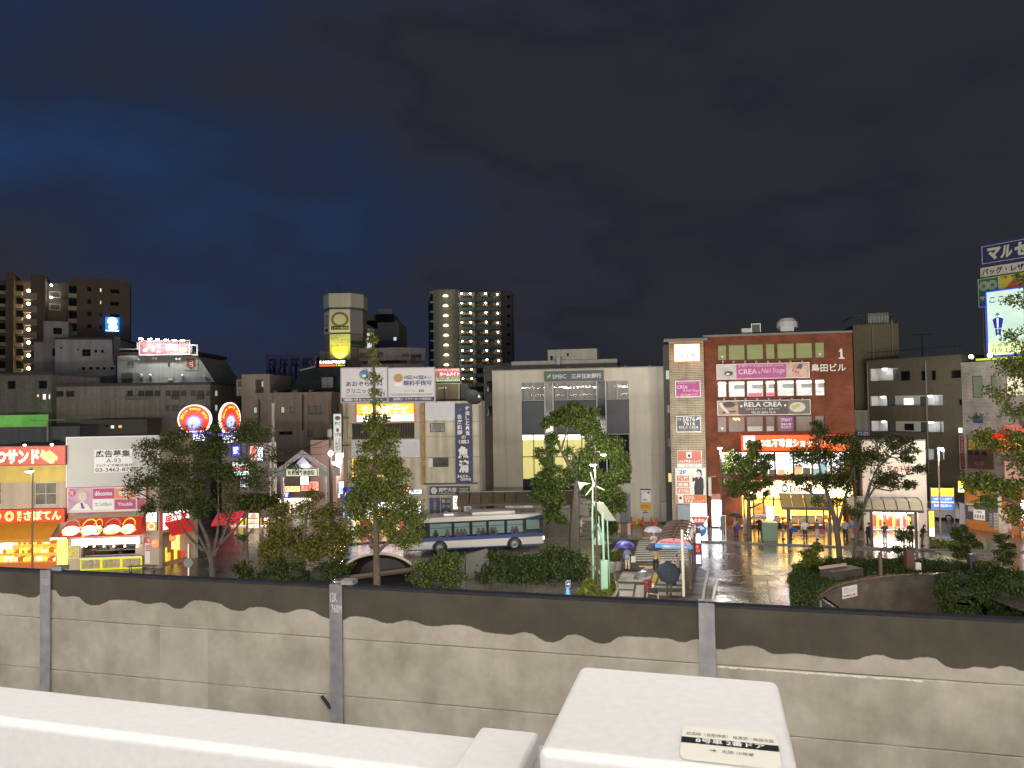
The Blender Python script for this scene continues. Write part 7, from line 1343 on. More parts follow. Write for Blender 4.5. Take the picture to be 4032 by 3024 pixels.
mb=MB();q_=FE.rect('m',355,1005,602,1130,-2.5);mb.fbx(FE,q_[0],r_[3],q_[2],q_[3],-4.5,-2.5);mb.fbx(FE,(q_[0]+q_[2])/2-.05,r_[3],(q_[0]+q_[2])/2+.03,q_[3]+.03,-2.5,-2.42);mb.build('water_tank',mat('cream_tank',(.42,.40,.32),.5),e0)
mb=MB()
for x,y0,y1 in ((405,1170,1580),(635,1090,1500)):p,q_=FE.uv('m',x,y0),FE.uv('m',x,y1);mb.tube([FE.pt(p[0],p[1],.1),FE.pt(p[0],q_[1],.1)],.09,6)
mb.build('downpipe',mat('grey_green_pipe',0),e0)
p,q_=FE.uv('m',1058,1240),FE.uv('m',1058,1500);mb=MB();mb.tube([FE.pt(p[0],q_[1]-1,-2),FE.pt(p[0],p[1],-2)],.06,5);mb.tube([FE.pt(p[0]-1.2,p[1],-2),FE.pt(p[0]+1.2,p[1],-2)],.03,4);tag(mb.build('tv_aerial',DKS,None),'thin dark aerial standing on the corridor block roof','aerial')
r_=FE.rect('n',205,652,356,885);FE2=FE.off(4);r_=FE2.rect('n',200,650,356,1000);mb=MB();mb.fbx(FE2,r_[0],0,r_[2],r_[3],-3,0);tag(mb.build('cream_side_block',mat('cream_side_wall',(.30,.28,.22),.8,streak=.2),None),'narrow cream block between the brick building and the corridor block','building')
sign('violet_fascia','violet shop fascia with pale outlined characters beside the brick building',FE2,FE2.rect('n',214,890,360,968),mat('violet_board',(.10,.07,.30),.5),None,.1,.2,tex=[('りの',(.1,.15,.95,.85),mat('pale_violet',(.5,.46,.55),.5),.03)])
# ---- white tiled building and the tall sign tower
FWb=FTn;wbr=brick_mat('white_tile_brick',(.42,.38,.35),(.38,.35,.32),(.24,.21,.19),.36,.14,FTn.e,.7,.02)
ue=FTn.uv('n',2800,800)[0];zt4=FTn.uv('n',1800,78)[1];zb4=FTn.uv('n',1560,968)[1]
hs=[N5(1592,242,1716,500),N5(1816,240,1880,500),N5(1990,235,2400,480)]
ws=bldg('white_tile_building','white small-tiled building with narrow windows under the tall sign tower',FTn,.02,ue,zt4,9,wbr,hs,rev=.2,cap=.1)
for i,h in enumerate(hs):window(ws,FTn,h,glow('frosted_lit',c8(120,130,100),.35) if i<2 else glow('wide_room_lit',c8(240,225,195),.9,.6,1),mat('maroon_frame',(.05,.025,.025),.5),1 if i<2 else 4,1,rev=.15)
r_=N5(1610,716,1722,802);mb=MB();mb.fbx(FTn,*r_,.02,.1);mb.build('blue_panel',mat('deep_blue_panel',(.02,.07,.22),.5),ws)
pS=FTn.pt(FTn.uv('s',290,1500)[0],0,-1.0);FSg=F(pS,-1.7)
zS=lambda y:FSg.uv('s',292,y)[1];uS=lambda x,y=1000:FSg.uv('s',x,y)[0];ur=uS(1250)
tw2=thing('rooftop_sign_tower','tall grey rooftop sign tower stacked with shop boards at the right edge','sign tower',FSg.pt(1,zt4,-1));mb=MB();mb.fbx(FSg,0,zt4+.12,ur,zS(188),-2.2,0);mb.build('body',mat('grey_tower_cladding',(.27,.255,.22),.7,streak=.1),tw2)
mb=MB();mb.fbx(FSg,0.05,zS(606),ur,zS(598),.0,.25);mb.fbx(FSg,.05,zt4+.12,.2,zS(600),.0,.04);mb.build('trim',DKS,tw2)
CR=mat('cream_letters',(.46,.45,.36),.6)
w0=uS(1250)
fw_=lambda x,y=330:uS(x,y)/w0
sign('bag_shop_sign','navy board with a white outline and big slanted cream characters atop the tower',FSg,(0,zS(482),w0,zS(186)),mat('navy_tower_board',(.02,.022,.085),.6),None,.02,.2,shp=[(many(bx(fw_(340),.13,.99,.15),bx(fw_(340),.83,.99,.85),bx(fw_(340),.13,fw_(347),.85)),CR,'outline')],tex=[('マ',(fw_(392),.24,fw_(560),.74),CR,.06,.12),('ル',(fw_(560),.24,fw_(705),.74),CR,.06,.12),('セ',(fw_(725),.24,fw_(900),.76),CR,.06,.12),('ル',(fw_(920),.24,fw_(1090),.74),CR,.06,.12)])
sign('leather_shop_sign','cream band with black characters for bags and leather on the tower',FSg,(0,zS(598),w0,zS(486)),mat('cream_band_board',(.42,.41,.33),.6),None,.02,.2,tex=[('バッグ・レザー専門店',(fw_(335),.12,.99,.84),INK,.03)])
f3=lambda x:uS(x,800)/w0
ga=uS(540,700)
sign('green_clover_sign','green board with a pale double leaf emblem over a blue strip on the tower',FSg,(uS(300,800),zS(955),ga,zS(622)),mat('green_board',(.02,.12,.04),.5),CR,.02,.15,.04,shp=[(bx(0,0,1,.14),mat('deep_blue_strip',(.02,.05,.28),.5),'blue_strip'),(many(*[ring(.28,.74,.24-.06*i,.17-.042*i,.215-.06*i,.15-.042*i,20) for i in range(3)],*[ring(.70,.74,.24-.06*i,.17-.042*i,.215-.06*i,.15-.042*i,20) for i in range(3)]),CR,'leaf_emblem')],tex=[('サミー',(.06,.22,.9,.38),CR,.04)])
sign('yellow_roof_sign','yellow board with a red peaked mark beside the green board on the tower',FSg,(ga+.05,zS(790),w0,zS(612)),mat('yellow_tower_board',(.42,.36,.04),.5),None,.02,.12,shp=[(pg((.08,.05),(.28,.7),(.5,.05)),mat('peak_red',(.40,.06,.02),.5),'peak')],tex=[('不動産',(.02,.76,.6,.95),mat('olive_ink',(.15,.12,.02),.5),.02)])
FSf=FSg.off(.8);vz=lambda y:FSf.uv('s',420,y)[1];vu=lambda x:FSf.uv('s',x,1150)[0]
P0,P1=vu(428),vu(1250)
pan_=glow('billboard_cyan',c8(205,235,215),.85,.25,.5,(.5,.5,1));sign('gym_lightbox','pale green-blue lit advertising box with a suited figure, low on the sign tower',FSf,(P0,vz(1540),P1,vz(778)),pan_,glow('lightbox_blue_edge',c8(45,70,225),.9),0,.5,.12,'lightbox',shp=[(bx(0,0,1,.2),glow('price_strip',c8(225,245,170),.95),'price_strip'),(many(el(.16,.63,.03,.035)),glow('figure_head',c8(120,150,130),.5),'figure_head'),(many(pg((.08,.56),(.13,.59),(.19,.59),(.25,.56),(.22,.42),(.11,.42)),pg((.115,.41),(.155,.41),(.15,.31),(.125,.30)),pg((.165,.41),(.215,.41),(.20,.31),(.17,.31))),glow('figure_navy',c8(50,45,165),.6),'figure_suit'),(many(pg((.145,.58),(.175,.58),(.17,.43),(.15,.43)),pg((.10,.595),(.145,.62),(.16,.60)),pg((.16,.60),(.18,.62),(.225,.595))),glow('figure_white',c8(235,250,235),1.1),'figure_shirt')],tex=[('ここから始まる',(.04,.82,.96,.93),glow('lightbox_ink',c8(60,80,110),.25),.02),('入会金２万円',(.04,.125,.6,.18),glow('lightbox_ink',0,0),.01),('月々１万円から',(.04,.03,.7,.11),glow('lightbox_ink',0,0),.01),('東京',(.56,.64,.68,.71),glow('lightbox_ink',0,0),.0)])
for i,x in enumerate((300,528)):
 p=FSg.uv('s',x,1590);c=FSg.pt(p[0],zt4+.55,1.3);o_=thing('roof_floodlight',['glaring roof floodlight at the foot of the sign tower, left of two','glaring roof floodlight at the foot of the sign tower, right of two'][i],'floodlight',c,'floodlights under the sign tower')
 mb=MB();mb.fbx(FSg,p[0]-.25,zt4+.4,p[0]+.25,zt4+.75,1.2,1.5);mb.build('housing',BLACK,o_);mb=MB();ball(mb,c+FSg.n*.28+Vec((0,0,.08)),.2);mb.build('bulb',glow('flood_yellow',c8(250,255,190),30),o_)
 mb=MB();mb.tube([FSg.pt(p[0],zt4+.1,1.3),FSg.pt(p[0],zt4+.45,1.3)],.04,5);mb.build('stand',BLACK,o_)
 d=bpy.data.lights.new('tower_uplight','SPOT');d.energy=500;d.color=(.95,1,.55);d.spot_size=R(110);d.spot_blend=.8;l_=bpy.data.objects.new('tower_uplight',d);COL.objects.link(l_);l_.location=c+FSg.n*.4+Vec((0,0,.2));l_.rotation_euler=(R(160),0,0)
mb=MB();a=FSg.uv('s',330,1590)[0];mb.fbx(FSg,a,zt4+.2,ur,zt4+.4,1.1,1.2);tag(mb.build('roof_light_bar',glow('yellow_bar',c8(200,220,60),.8),None),'yellow-green lit bar along the roof edge under the sign tower','roof bar')
FWo=FTn.off(.3)
sign('red_vertical_sign','narrow red vertical sign with pale characters at the white building corner',FWo,FWo.rect('n',1478,952,1534,1345),mat('red_vertical_board',(.22,.022,.03),.5),mat('pale_side_sign',0),.2,.25,.05,tex=[('貴金属買取センター',(.15,.02,.85,.98),mat('pink_pale_ink',(.42,.24,.24),.5),.01,'v')])
rY=FWo.rect('t',372,262,700,650);Yb=mat('yellow_banner_ink',(.50,.42,.03),.5)
sign('buying_banner','dull brown banner with big yellow buying characters on the white building',FWo,rY,mat('brown_banner',(.13,.075,.045),.6,var=.3,scale=1),None,.02,.06,cat='banner',tex=[('買',(.02,.62,.36,.98),Yb,.06),('います',(.42,.66,.98,.82),Yb,.03),('なんでも',(.45,.84,.95,.96),SGW,.01),('切手',(.28,.06,.66,.26),mat('banner_pink',(.34,.15,.17),.5),.03)],shp=[(many(bx(.02,.46,.2,.6),bx(.28,.46,.46,.6),bx(.58,.46,.76,.6)),INK,'photo_tile'),(pg((.28,.28),(.45,.4),(.62,.3),(.62,.06),(.28,.06)),mat('print_maroon',(.1,.03,.05),.6),'shape')])
FWr=FTn.off(1.1);rL=FWr.rect('t',712,200,1600,410);la=glow('led_red',c8(235,20,25),1.0)
sign('red_led_sign','glowing red display sign with yellow lettering behind the right-hand tree',FWr,rL,la,glow('led_red_edge',c8(255,60,30),.8),0,.4,.06,tex=[('いらっしゃい',(.03,.55,.45,.72),glow('led_lime',c8(225,240,40),1.8),.02),('安い！早い！質',(.05,.08,.75,.48),glow('led_yellow',c8(255,220,40),1.8),.04)],shp=[(el(.42,.66,.06,.2),glow('led_disc',c8(250,240,30),1.6),'disc')])
FWq=FTn.off(.4);rL=FWq.rect('t',820,70,1500,165);sign('red_script_sign','row of red glowing characters above the red display sign',FWq,rL,mat('pink_grey_board',(.34,.28,.26),.6),None,0,.1,tex=[('コラムプラザ',(.03,.05,.95,.95),glow('neon_red',c8(255,45,35),1.6),.03)])
# ---- parking place, white van, orange wall, far-right shop
pk=gnd('o',1130,560)
oa,ob=gnd('o',1396,652),gnd('o',1762,702);FO=F(oa,(ob.y-oa.y)/(ob.x-oa.x));uo=(ob-oa).length;zo=FO.uv('o',1500,190)[1]
ow=thing('orange_poster_wall','orange and charcoal painted wall covered with shop posters beside the parking bay','wall',FO.pt(uo/2,0,-.2))
zc=FO.uv('o',1500,390)[1];zd=FO.uv('o',1600,560)[1]
mb=MB();mb.fbx(FO,0,0,uo+1.5,zo,-.35,0);mb.build('wall',mat('orange_paint',(.36,.12,.02),.6,var=.12,streak=.1),ow)
mb=MB();p=FO.pt;us_=[uo*i/14 for i in range(15)];
for i in range(14):f_=lambda u:zc+.55*max(0,(u/uo-.15))**1.5*3;mb.quad(p(us_[i],zd,.012),p(us_[i+1],zd,.012),p(us_[i+1],min(zo,f_(us_[i+1])),.012),p(us_[i],min(zo,f_(us_[i])),.012))
mb.build('charcoal_wave',mat('charcoal_paint',(.055,.045,.05),.6),ow)
mb=MB();
for i in range(14):f_=lambda u:zc+.55*max(0,(u/uo-.15))**1.5*3;mb.quad(p(us_[i],f_(us_[i]),.014),p(us_[i+1],f_(us_[i+1]),.014),p(us_[i+1],f_(us_[i+1])+.12,.014),p(us_[i],f_(us_[i])+.12,.014))
mb.build('cream_line',mat('cream_line',(.45,.38,.28),.6),ow)
for r_,m_,lb,tx in (((1478,432,1602,545),SGW,'white notice with pictures on the charcoal wall','ご案内'),((1420,398,1482,450),mat('beige_notice',(.4,.36,.28),.6),'blank beige notice left of the white notice on the charcoal wall',''),((1650,470,1690,620),mat('dark_menu',(.08,.07,.1),.6),'column of dark menu cards on the orange wall',''),((1700,470,1745,650),mat('pale_menu',(.34,.32,.3),.6),'column of pale menu cards at the orange wall right end','')):
 r5=FO.rect('o',*r_);sign('wall_notice',lb,FO,r5,m_,None,.03,.03,cat='notice',tex=[(tx,(.25,.68,.75,.88),INK,.01)] if tx else (),shp=[(many(*[bx(.1+.22*i,.15,.25+.22*i,.5) for i in range(4)]),mat('photo_tan',(.25,.2,.15),.6),'picture')] if tx else [(many(*[bx(.12,.08+.19*i,.88,.20+.19*i) for i in range(5)]),mat('card_print',(.22,.2,.2),.6),'print')])
pq=gnd('o',1772,705);mb=MB();mb.tube([pq,pq+Vec((0,0,3.6))],[.17,.15],10);tag(mb.build('cream_pole',mat('cream_pole',(.45,.38,.25),.6,streak=.2),None),'thick cream pole at the right end of the orange wall','pole')
pr_=gnd('o',1960,720);FR_=F(pr_,-.6);r5=FR_.rect('o',1880,395,2200,700)
rs=thing('bright_corner_shop','dazzling open shop front at the right edge of the square','shop',FR_.pt((r5[0]+r5[2])/2,0,-2))
mb=MB();shell(mb,FR_,r5[0]-.3,r5[2]+2,0,6.2,5,[(r5[0],.03,r5[2],3.1)],1.5);mb.build('wall',mat('shop_pink_wall',(.36,.2,.17),.8),rs)
mb=MB();mb.frc(FR_,r5[0],0,r5[2],3.1,-1.45);mb.build('shop_interior',glow('right_shop_lit',c8(245,240,255),2.6,.5,1.2),rs)
mb=MB();goods(mb,FR_,r5[0]+.1,.1,r5[2],1.2,-1.2,-.8,16,71);mb.build('goods',GOODS,rs)['kind']='stuff'
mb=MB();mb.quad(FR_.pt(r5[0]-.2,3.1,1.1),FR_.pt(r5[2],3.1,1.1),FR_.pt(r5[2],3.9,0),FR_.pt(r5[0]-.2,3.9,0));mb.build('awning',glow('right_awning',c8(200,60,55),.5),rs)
r5=FR_.rect('o',1780,470,1880,690);sign('shop_poster_panel','pale poster panel with a dark figure left of the dazzling shop',FR_,r5,mat('poster_pale2',(.45,.36,.3),.6,var=.4,scale=2),None,.02,.06,cat='poster')
g6=F(gnd('o',1130,600),-.2);r5=g6.rect('o',1012,200,1252,425)
ps=sign('parking_price_board','lit blue and yellow parking price board on two posts before the white van',g6,r5,glow('parking_blue',c8(70,125,225),.8),ALU,0,.15,.04,shp=[(bx(0,.62,1,1),glow('parking_yellow',c8(255,235,70),1.2),'yellow_band'),(bx(0,.3,1,.36),glow('parking_white',c8(235,240,255),1.2),'white_strip')],tex=[('最大1,000円',(.06,.66,.55,.80),glow('parking_orange_ink',c8(225,120,20),.6),.02),('2,000円',(.58,.66,.96,.80),glow('parking_orange_ink',0,0),.02),('24時間 入出庫可',(.08,.42,.92,.56),glow('parking_white',0,0),.01),('長時間駐車OK',(.08,.10,.92,.24),glow('parking_white',0,0),.01)])
mb=MB();mb.fbx(g6,r5[0]-.07,0,r5[0],r5[3]+.1,.02,.12);mb.fbx(g6,r5[2],0,r5[2]+.07,r5[3]+.1,.02,.12);mb.build('post',ALU,ps)
g7=F(gnd('o',1365,620),-.2);r5=g7.rect('o',1292,118,1386,240)
ps=sign('parking_lightbox','small glowing yellow and white parking lightbox on a post',g7,r5,glow('lightbox_yellow',c8(245,245,60),2.0),DKS,0,.3,.03,shp=[(bx(.05,.05,.52,.45),glow('lightbox_violetwhite',c8(225,220,255),2.2),'white_tile')],tex=[('P',(.12,.08,.45,.42),BL,.04),('空',(.6,.08,.95,.42),INK,.03),('パーク',(.1,.55,.9,.9),INK,.03)])
mb=MB();mb.fbx(g7,r5[2]-.12,0,r5[2],r5[1],.0,.12);mb.build('post',STEEL,ps)
r5=g7.off(.3).rect('o',1318,372,1385,600);mb=MB();g8=g7.off(.3);mb.fprism(g8,[(r5[0],.3),(r5[2],.25),(r5[2]-.05,r5[3]),(r5[0]+.05,r5[3]+.15)],0,.015);nb=tag(mb.build('feather_banner',mat('banner_cloth',(.46,.42,.45),.8),None),'white cloth banner with pink characters at the parking entrance','banner');mb=MB();mb.vtext(g8,'ヘアカット',r5[0]+.2,.6,r5[2]-.25,r5[3]-.4,.025,.03);mb.build('lettering',mat('hot_pink_ink',(.42,.03,.12),.5),nb);mb=MB();mb.tube([g8.pt(r5[0],0,0),g8.pt(r5[0]+.04,r5[3]+.3,0)],.02,5);mb.build('pole',STEEL,nb)
def wheel(par,c,r,w,ax,rimm,tyrem):
 a=Vec(ax).normalized();mb=MB();mb.lathe(Vec(c)-a*w/2,[(r*.62,0),(r*.94,0),(r,w*.2),(r,w*.8),(r*.94,w),(r*.62,w)],22,a);ty=mb.build('tyre',tyrem,par,True)
 mb=MB();mb.lathe(Vec(c)-a*w/2,[(0,w*.96),(r*.16,w*.98),(r*.2,w*.86),(r*.55,w*.84),(r*.64,w*.96),(r*.64,w*.5)],22,a);mb.build('rim',rimm,ty,True);return ty
TYRE=mat('tyre_rubber',(.012,.012,.012),.7);RIM=mat('alloy_rim',(.30,.30,.30),.35,.7)
va=gnd('o',960,545);vb=gnd('o',1335,572);gV=F(va,(vb.y-va.y)/(vb.x-va.x));VL=4.6
vu0=(vb-va).length-VL;gV=gV.off(0,vu0)
van=thing('parked_minivan','white minivan parked behind the lit price board, its rear to the right','minivan',gV.pt(VL/2,0,-.85))
VW=mat('white_car_paint',(.62,.62,.62),.2);VG=mat('car_glass',(.01,.012,.014),.05)
prof=[(.0,.38),(.05,.75),(.25,.95),(1.05,1.12),(1.75,1.68),(2.4,1.82),(3.8,1.80),(4.3,1.68),(4.52,1.05),(4.6,.6),(4.55,.32),(.1,.28)]
mb=MB();n=len(prof);secs=[(-1.7,0),(-1.62,.1),(-.08,.1),(0,0)]
ins=lambda p,s:(p[0],p[1]) if s==0 else (p[0],p[1])
lo=[gV.pt(u,z,0 if z<1.05 else -.16*(z-1.0)/.8) for u,z in prof];hi=[gV.pt(u,z,-1.7 if z<1.05 else -1.7+.16*(z-1.0)/.8) for u,z in prof]
mb.raw(lo+hi,[tuple(range(n))[::-1],tuple(range(n,2*n))]+[(i,(i+1)%n,n+(i+1)%n,n+i) for i in range(n)]);bev(mb.build('body',VW,van),.06,3)
side=lambda u,z:gV.pt(u,z,.006-.16*max(0,(z-1.0))/.8)
for P in (((1.25,1.12),(2.0,1.1),(2.0,1.62),(1.82,1.6)),((2.08,1.1),(3.0,1.1),(3.0,1.66),(2.08,1.64)),((3.08,1.1),(4.15,1.12),(4.05,1.62),(3.08,1.66))):
 mb=MB();mb.poly([side(*p) for p in P]);mb.build('side_window',VG,van)
mb=MB();mb.poly([gV.pt(4.56,1.12,-.2),gV.pt(4.56,1.12,-1.5),gV.pt(4.36,1.62,-1.42),gV.pt(4.36,1.62,-.28)]);mb.build('rear_window',VG,van)
for d in (-.12,-1.58):mb=MB();mb.raw([gV.pt(4.50+.06*a,.82+.28*b_,d+.1*c) for a in (0,1) for b_ in (0,1) for c in (0,1)],[(0,1,3,2),(4,6,7,5),(0,4,5,1),(2,3,7,6),(0,2,6,4),(1,5,7,3)]);mb.build('tail_light',glow('tail_violet',c8(190,60,90),.6),van)
for u in (.85,3.65):
 wheel(van,gV.pt(u,.32,-.08),.32,.2,gV.n,RIM,TYRE);wheel(van,gV.pt(u,.32,-1.6),.32,.2,gV.n,RIM,TYRE)
 # ================================================================ vehicles and street furniture
 # ---- city bus
ba,bb2=gnd('h',955,729),gnd('h',1606,694)
gU=F(ba,(bb2.y-ba.y)/(bb2.x-ba.x));ur0,ur1=gU.uv('h',642,680)[0],gU.uv('h',1858,560)[0]
gU=gU.off(.05,ur0);BLn=ur1-ur0;ZR_=gU.uv('h',1300,400)[1];ZW1,ZW0=gU.uv('h',1300,440)[1],gU.uv('h',1300,574)[1];ZB1,ZB2=gU.uv('h',1300,603)[1],gU.uv('h',1300,668)[1];BW=2.45
bus=thing('city_bus','white and blue city bus driving past the hedge with lit passengers windows','bus',gU.pt(BLn/2,0,-BW/2))
BP=mat('bus_white',(.42,.40,.37),.3,var=.05);BB=mat('bus_blue',(.012,.045,.16),.3);BK=mat('bus_black',(.012,.012,.016),.2)
def busbox(nm,z0,z1,m,e=0.0,u0=0,u1=None):
 mb=MB();mb.fbx(gU,u0-e,z0,(BLn if u1 is None else u1)+e,z1,-BW-e,e);return mb.build(nm,m,bus)
bev(busbox('body',.32,ZR_,BP),.09,3)
w1,w2=gU.uv('h',955,700)[0],gU.uv('h',1606,670)[0]
for a,b_ in ((0.02,w1-.62),(w1+.62,w2-.62),(w2+.62,BLn-.02)):mb=MB();mb.fbx(gU,a,.30,b_,ZB2,-.1,.012);mb.build('blue_skirt',BB,bus)
mb=MB();mb.fbx(gU,.01,ZB1,BLn-.01,ZW0,-.1,.012);mb.build('blue_band',BB,bus)
mb=MB();mb.fbx(gU,.01,ZB1-.03,BLn-.01,ZB1-.008,-.1,.010);mb.build('pinstripe',mat('pinstripe',(.3,.05,.05),.5),bus)
mb=MB();mb.fbx(gU,.9,ZW0+.0,BLn-.03,ZW1,-.1,.014);mb.build('window_band',BK,bus)
busin=glow('bus_inside',c8(100,130,125),.12,.85,1.3)
for x0,x1 in ((866,1060),(1078,1215),(1235,1362),(1378,1520),(1538,1680),(1705,1825)):
 a,b_=gU.uv('h',x0,500)[0],gU.uv('h',x1,500)[0];mb=MB();zw=ZW1-.1;z0=ZW0+(.12 if x0<1600 else .3);mb.frc(gU,a,z0,b_,zw,.018);w_=mb.build('window',busin,bus)
 mb=MB();mb.fframe(gU,a,z0,b_,zw,.016,.03,.03);zm_=z0+(zw-z0)*.62
 if x0<1700:mb.fbx(gU,a,zm_,b_,zm_+.035,.017,.029)
 mb.build('frame',BK,w_)
 if x0<1600:
  mb=MB();rr=random.Random(x0)
  for j in range(3):u=a+(b_-a)*rr.uniform(.15,.85);mb.disc(gU,u,z0+.38,.11,.14,.021,10);mb.disc(gU,u,z0+.12,.22,.22,.0205,10)
  mb.build('passenger_silhouette',mat('silhouette',(.05,.04,.05),.7),w_)
mb=MB();mb.fprism(gU,[(BLn-1.75,ZW1),(BLn-.05,ZW1),(BLn-.05,ZR_-.12),(BLn-.7,ZR_-.2)],-.1,.013);mb.build('front_visor',BB,bus)
mb=MB();mb.quad(gU.pt(BLn+.012,ZW0-.05,-.12),gU.pt(BLn+.012,ZW0-.05,-BW+.12),gU.pt(BLn+.012,ZR_-.35,-BW+.12),gU.pt(BLn+.012,ZR_-.35,-.12));mb.build('windscreen',VG,bus)
mb=MB();mb.quad(gU.pt(BLn+.014,ZR_-.33,-.4),gU.pt(BLn+.014,ZR_-.33,-BW+.4),gU.pt(BLn+.014,ZR_-.06,-BW+.4),gU.pt(BLn+.014,ZR_-.06,-.4));mb.build('destination_display',glow('bus_display',c8(255,220,120),2),bus)
for d in (-.25,-BW+.25):mb=MB();mb.lathe(gU.pt(BLn-.02,.82,d),[(0,.06),(.11,.05),(.13,0)],12,gU.e);mb.build('headlight',glow('bus_headlight',c8(240,245,255),7),bus)
mb=MB();mb.fbx(gU,BLn-.02,.7,BLn+.03,.95,-.06,.02);mb.build('corner_lamp',glow('bus_headlight',0,0),bus)
mb=MB();mb.tube([gU.pt(BLn-.05,ZR_-.2,.02),gU.pt(BLn+.3,ZR_-.1,.15),gU.pt(BLn+.38,ZR_-.5,.2)],.025,6);mb.fbx(gU,BLn+.3,ZR_-.85,BLn+.42,ZR_-.45,.1,.3);mb.build('mirror',BK,bus)
a,b_=gU.uv('h',1240,370)[0],gU.uv('h',1620,370)[0]
mb=MB();mb.fbx(gU,a,ZR_-.01,b_,ZR_+.24,-BW+.35,-.35);bev(mb.build('air_conditioner',BP,bus),.06,2)
mb=MB();mb.fbx(gU,gU.uv('h',1690,370)[0],ZR_-.01,BLn-.5,ZR_+.06,-1.5,-.6);mb.build('roof_hatch',mat('hatch_dark',(.05,.05,.05),.4),bus)
mb=MB();mb.fbx(gU,gU.uv('h',1000,370)[0],ZR_-.01,gU.uv('h',1085,370)[0],ZR_+.14,-1.6,-.8);mb.build('roof_vent',WHITE,bus)
for u in (w1,w2):
 mb=MB();mb.fprism(gU,[(u+.60*math.cos(R(a_)),.42+.60*math.sin(R(a_))) for a_ in range(-10,191,20)],-.1,.016);mb.build('wheel_arch',BK,bus)
 wheel(bus,gU.pt(u,.47,-.06),.47,.27,gU.n,mat('bus_rim',(.16,.16,.16),.4,.5),TYRE);wheel(bus,gU.pt(u,.47,-BW+.2),.47,.27,-gU.n,RIM,TYRE)
 # ---- bus shelters
amb=mat('amber_roof_sheet',(.30,.235,.115),.25,trans=.25);brn=mat('brown_shelter_steel',(.05,.032,.022),.5)
def shelter(lb,g,u0,u1,zf,rise,dep,post_us,panm,n,curve=0,name='bus_shelter',z0=.13):
 s_=thing(name,lb,'bus shelter',g.pt((u0+u1)/2,z0,-dep/2),'bus shelters along the far kerb')
 mb=MB();mb.fbx(g,u0,zf-.13,u1,zf+.07,-.1,.06);mb.build('front_beam',brn,s_)
 mb=MB();mb.fbx(g,u0,zf+rise,u1,zf+rise+.08,-dep-.06,-dep+.06);mb.build('rear_beam',STEEL,s_)
 prof_=[(-.08,zf+.07),(-dep*.35,zf+rise*(.82 if curve else .35)),(-dep*.7,zf+rise*(1.0 if curve else .7)),(-dep,zf+rise)]
 for i in range(n):
  a,b_=u0+(u1-u0)*i/n+.05,u0+(u1-u0)*(i+1)/n-.05;mb=MB()
  for j in range(3):(d0,z0_),(d1,z1_)=prof_[j],prof_[j+1];mb.quad(g.pt(a,z0_,d0),g.pt(b_,z0_,d0),g.pt(b_,z1_,d1),g.pt(a,z1_,d1))
  mb.build('roof_panel',panm,s_)
 for i in range(n+1):
  u=u0+(u1-u0)*i/n;mb=MB();mb.tube([g.pt(u,z_+.02,d_) for d_,z_ in prof_],.045,5);mb.build('rib',brn,s_)
 for u in post_us:mb=MB();mb.fbx(g,u-.09,z0,u+.09,zf-.13,-.12,.04);mb.build('post',brn,s_)
 return s_
pA=gnd('A',905,1040,.13);gA=F(pA,-.25);uA2=lambda x:gA.uv('A',x,450)[0];zA2=gA.uv('A',1100,450)[1]
shelter('brown bus shelter with amber sloping roof panels before the doughnut shop',gA,uA2(785),uA2(1640),zA2,.95,1.6,[0,uA2(1622)],amb,4)
pO=gnd('o',370,822,.13);gO=F(pO,-.25);uO=lambda x:gO.uv('o',x,445)[0];zO=gO.uv('o',700,448)[1]
shelter('brown bus shelter with pale curved roof before the cream shop',gO,uO(110),uO(930),zO,.8,1.7,[0,gO.uv('o',852,700)[0]],mat('cream_roof_sheet',(.40,.37,.28),.25,trans=.2),6,1)
pH=gnd('h',1160,606,.13);gH=F(at('h',1500,600,63.2),-.02);uH=lambda x:gH.uv('h',x,300)[0];zH=gH.uv('h',1500,300)[1]
shelter('long brown bus shelter behind the bus and the bank tree',gH,uH(1103),uH(2140),zH,.85,1.8,[gH.uv('h',x,400)[0] for x in (1150,1515,1885,2100)],mat('dark_amber_sheet',(.15,.12,.07),.3),10)
r_=gH.rect('h',1505,312,1765,335);sign('bus_stop_sign','pale bus stop name panel hung under the long shelter',gH,r_,SGW,None,-.3,.1,tex=[('小岩駅前',(.3,.2,.7,.8),INK,.01)])
r_=gH.rect('h',1165,315,1228,365);sign('round_mark_sign','white square sign with a blue swirl by the long shelter post',gH,r_,SGW,None,-.3,.1,shp=[(ring(.5,.5,.25,.3,.12,.15),mat('notice_blue',0),'mark')])
# ---- taxi shelter with arched roof
def yz(x,y,z):
 return gnd('j',x,y,z)
zE=2.78;fl,frr,bR=yz(782,552,zE),yz(1172,560,zE),yz(1226,360,zE)
gX=F(Vec(((fl.x+frr.x)/2,(fl.y+frr.y)/2,0)),0);ax_=Vec((bR.x-frr.x,bR.y-frr.y,0));TL=ax_.length;gX.n=-ax_.normalized();gX.e=Vec((-gX.n.y,gX.n.x,0))*-1
if gX.e.x<0:gX.e=-gX.e
hw=(frr-fl).length/2
tx=thing('taxi_shelter','arched brown-roofed taxi shelter with a pink gable over dark posts','taxi shelter',gX.pt(0,.13,-TL/2))
arc=[(hw*math.cos(R(180-18*i)),zE+.12+.40*math.sin(R(18*i))) for i in range(11)]
brs=mat('brown_arch_sheet',(.085,.055,.042),.18,var=.2)
for s_ in range(6):
 d0,d1=-TL*s_/6,-TL*(s_+1)/6;mb=MB()
 for i in range(10):mb.quad(gX.pt(*arc[i],d0),gX.pt(*arc[i+1],d0),gX.pt(*arc[i+1],d1+.03),gX.pt(*arc[i],d1+.03))
 mb.build('roof_sheet',brs,tx)
for s_ in range(7):mb=MB();mb.tube([gX.pt(a,b_+.02,-TL*s_/6) for a,b_ in arc],.035,5);mb.build('rib',brn,tx)
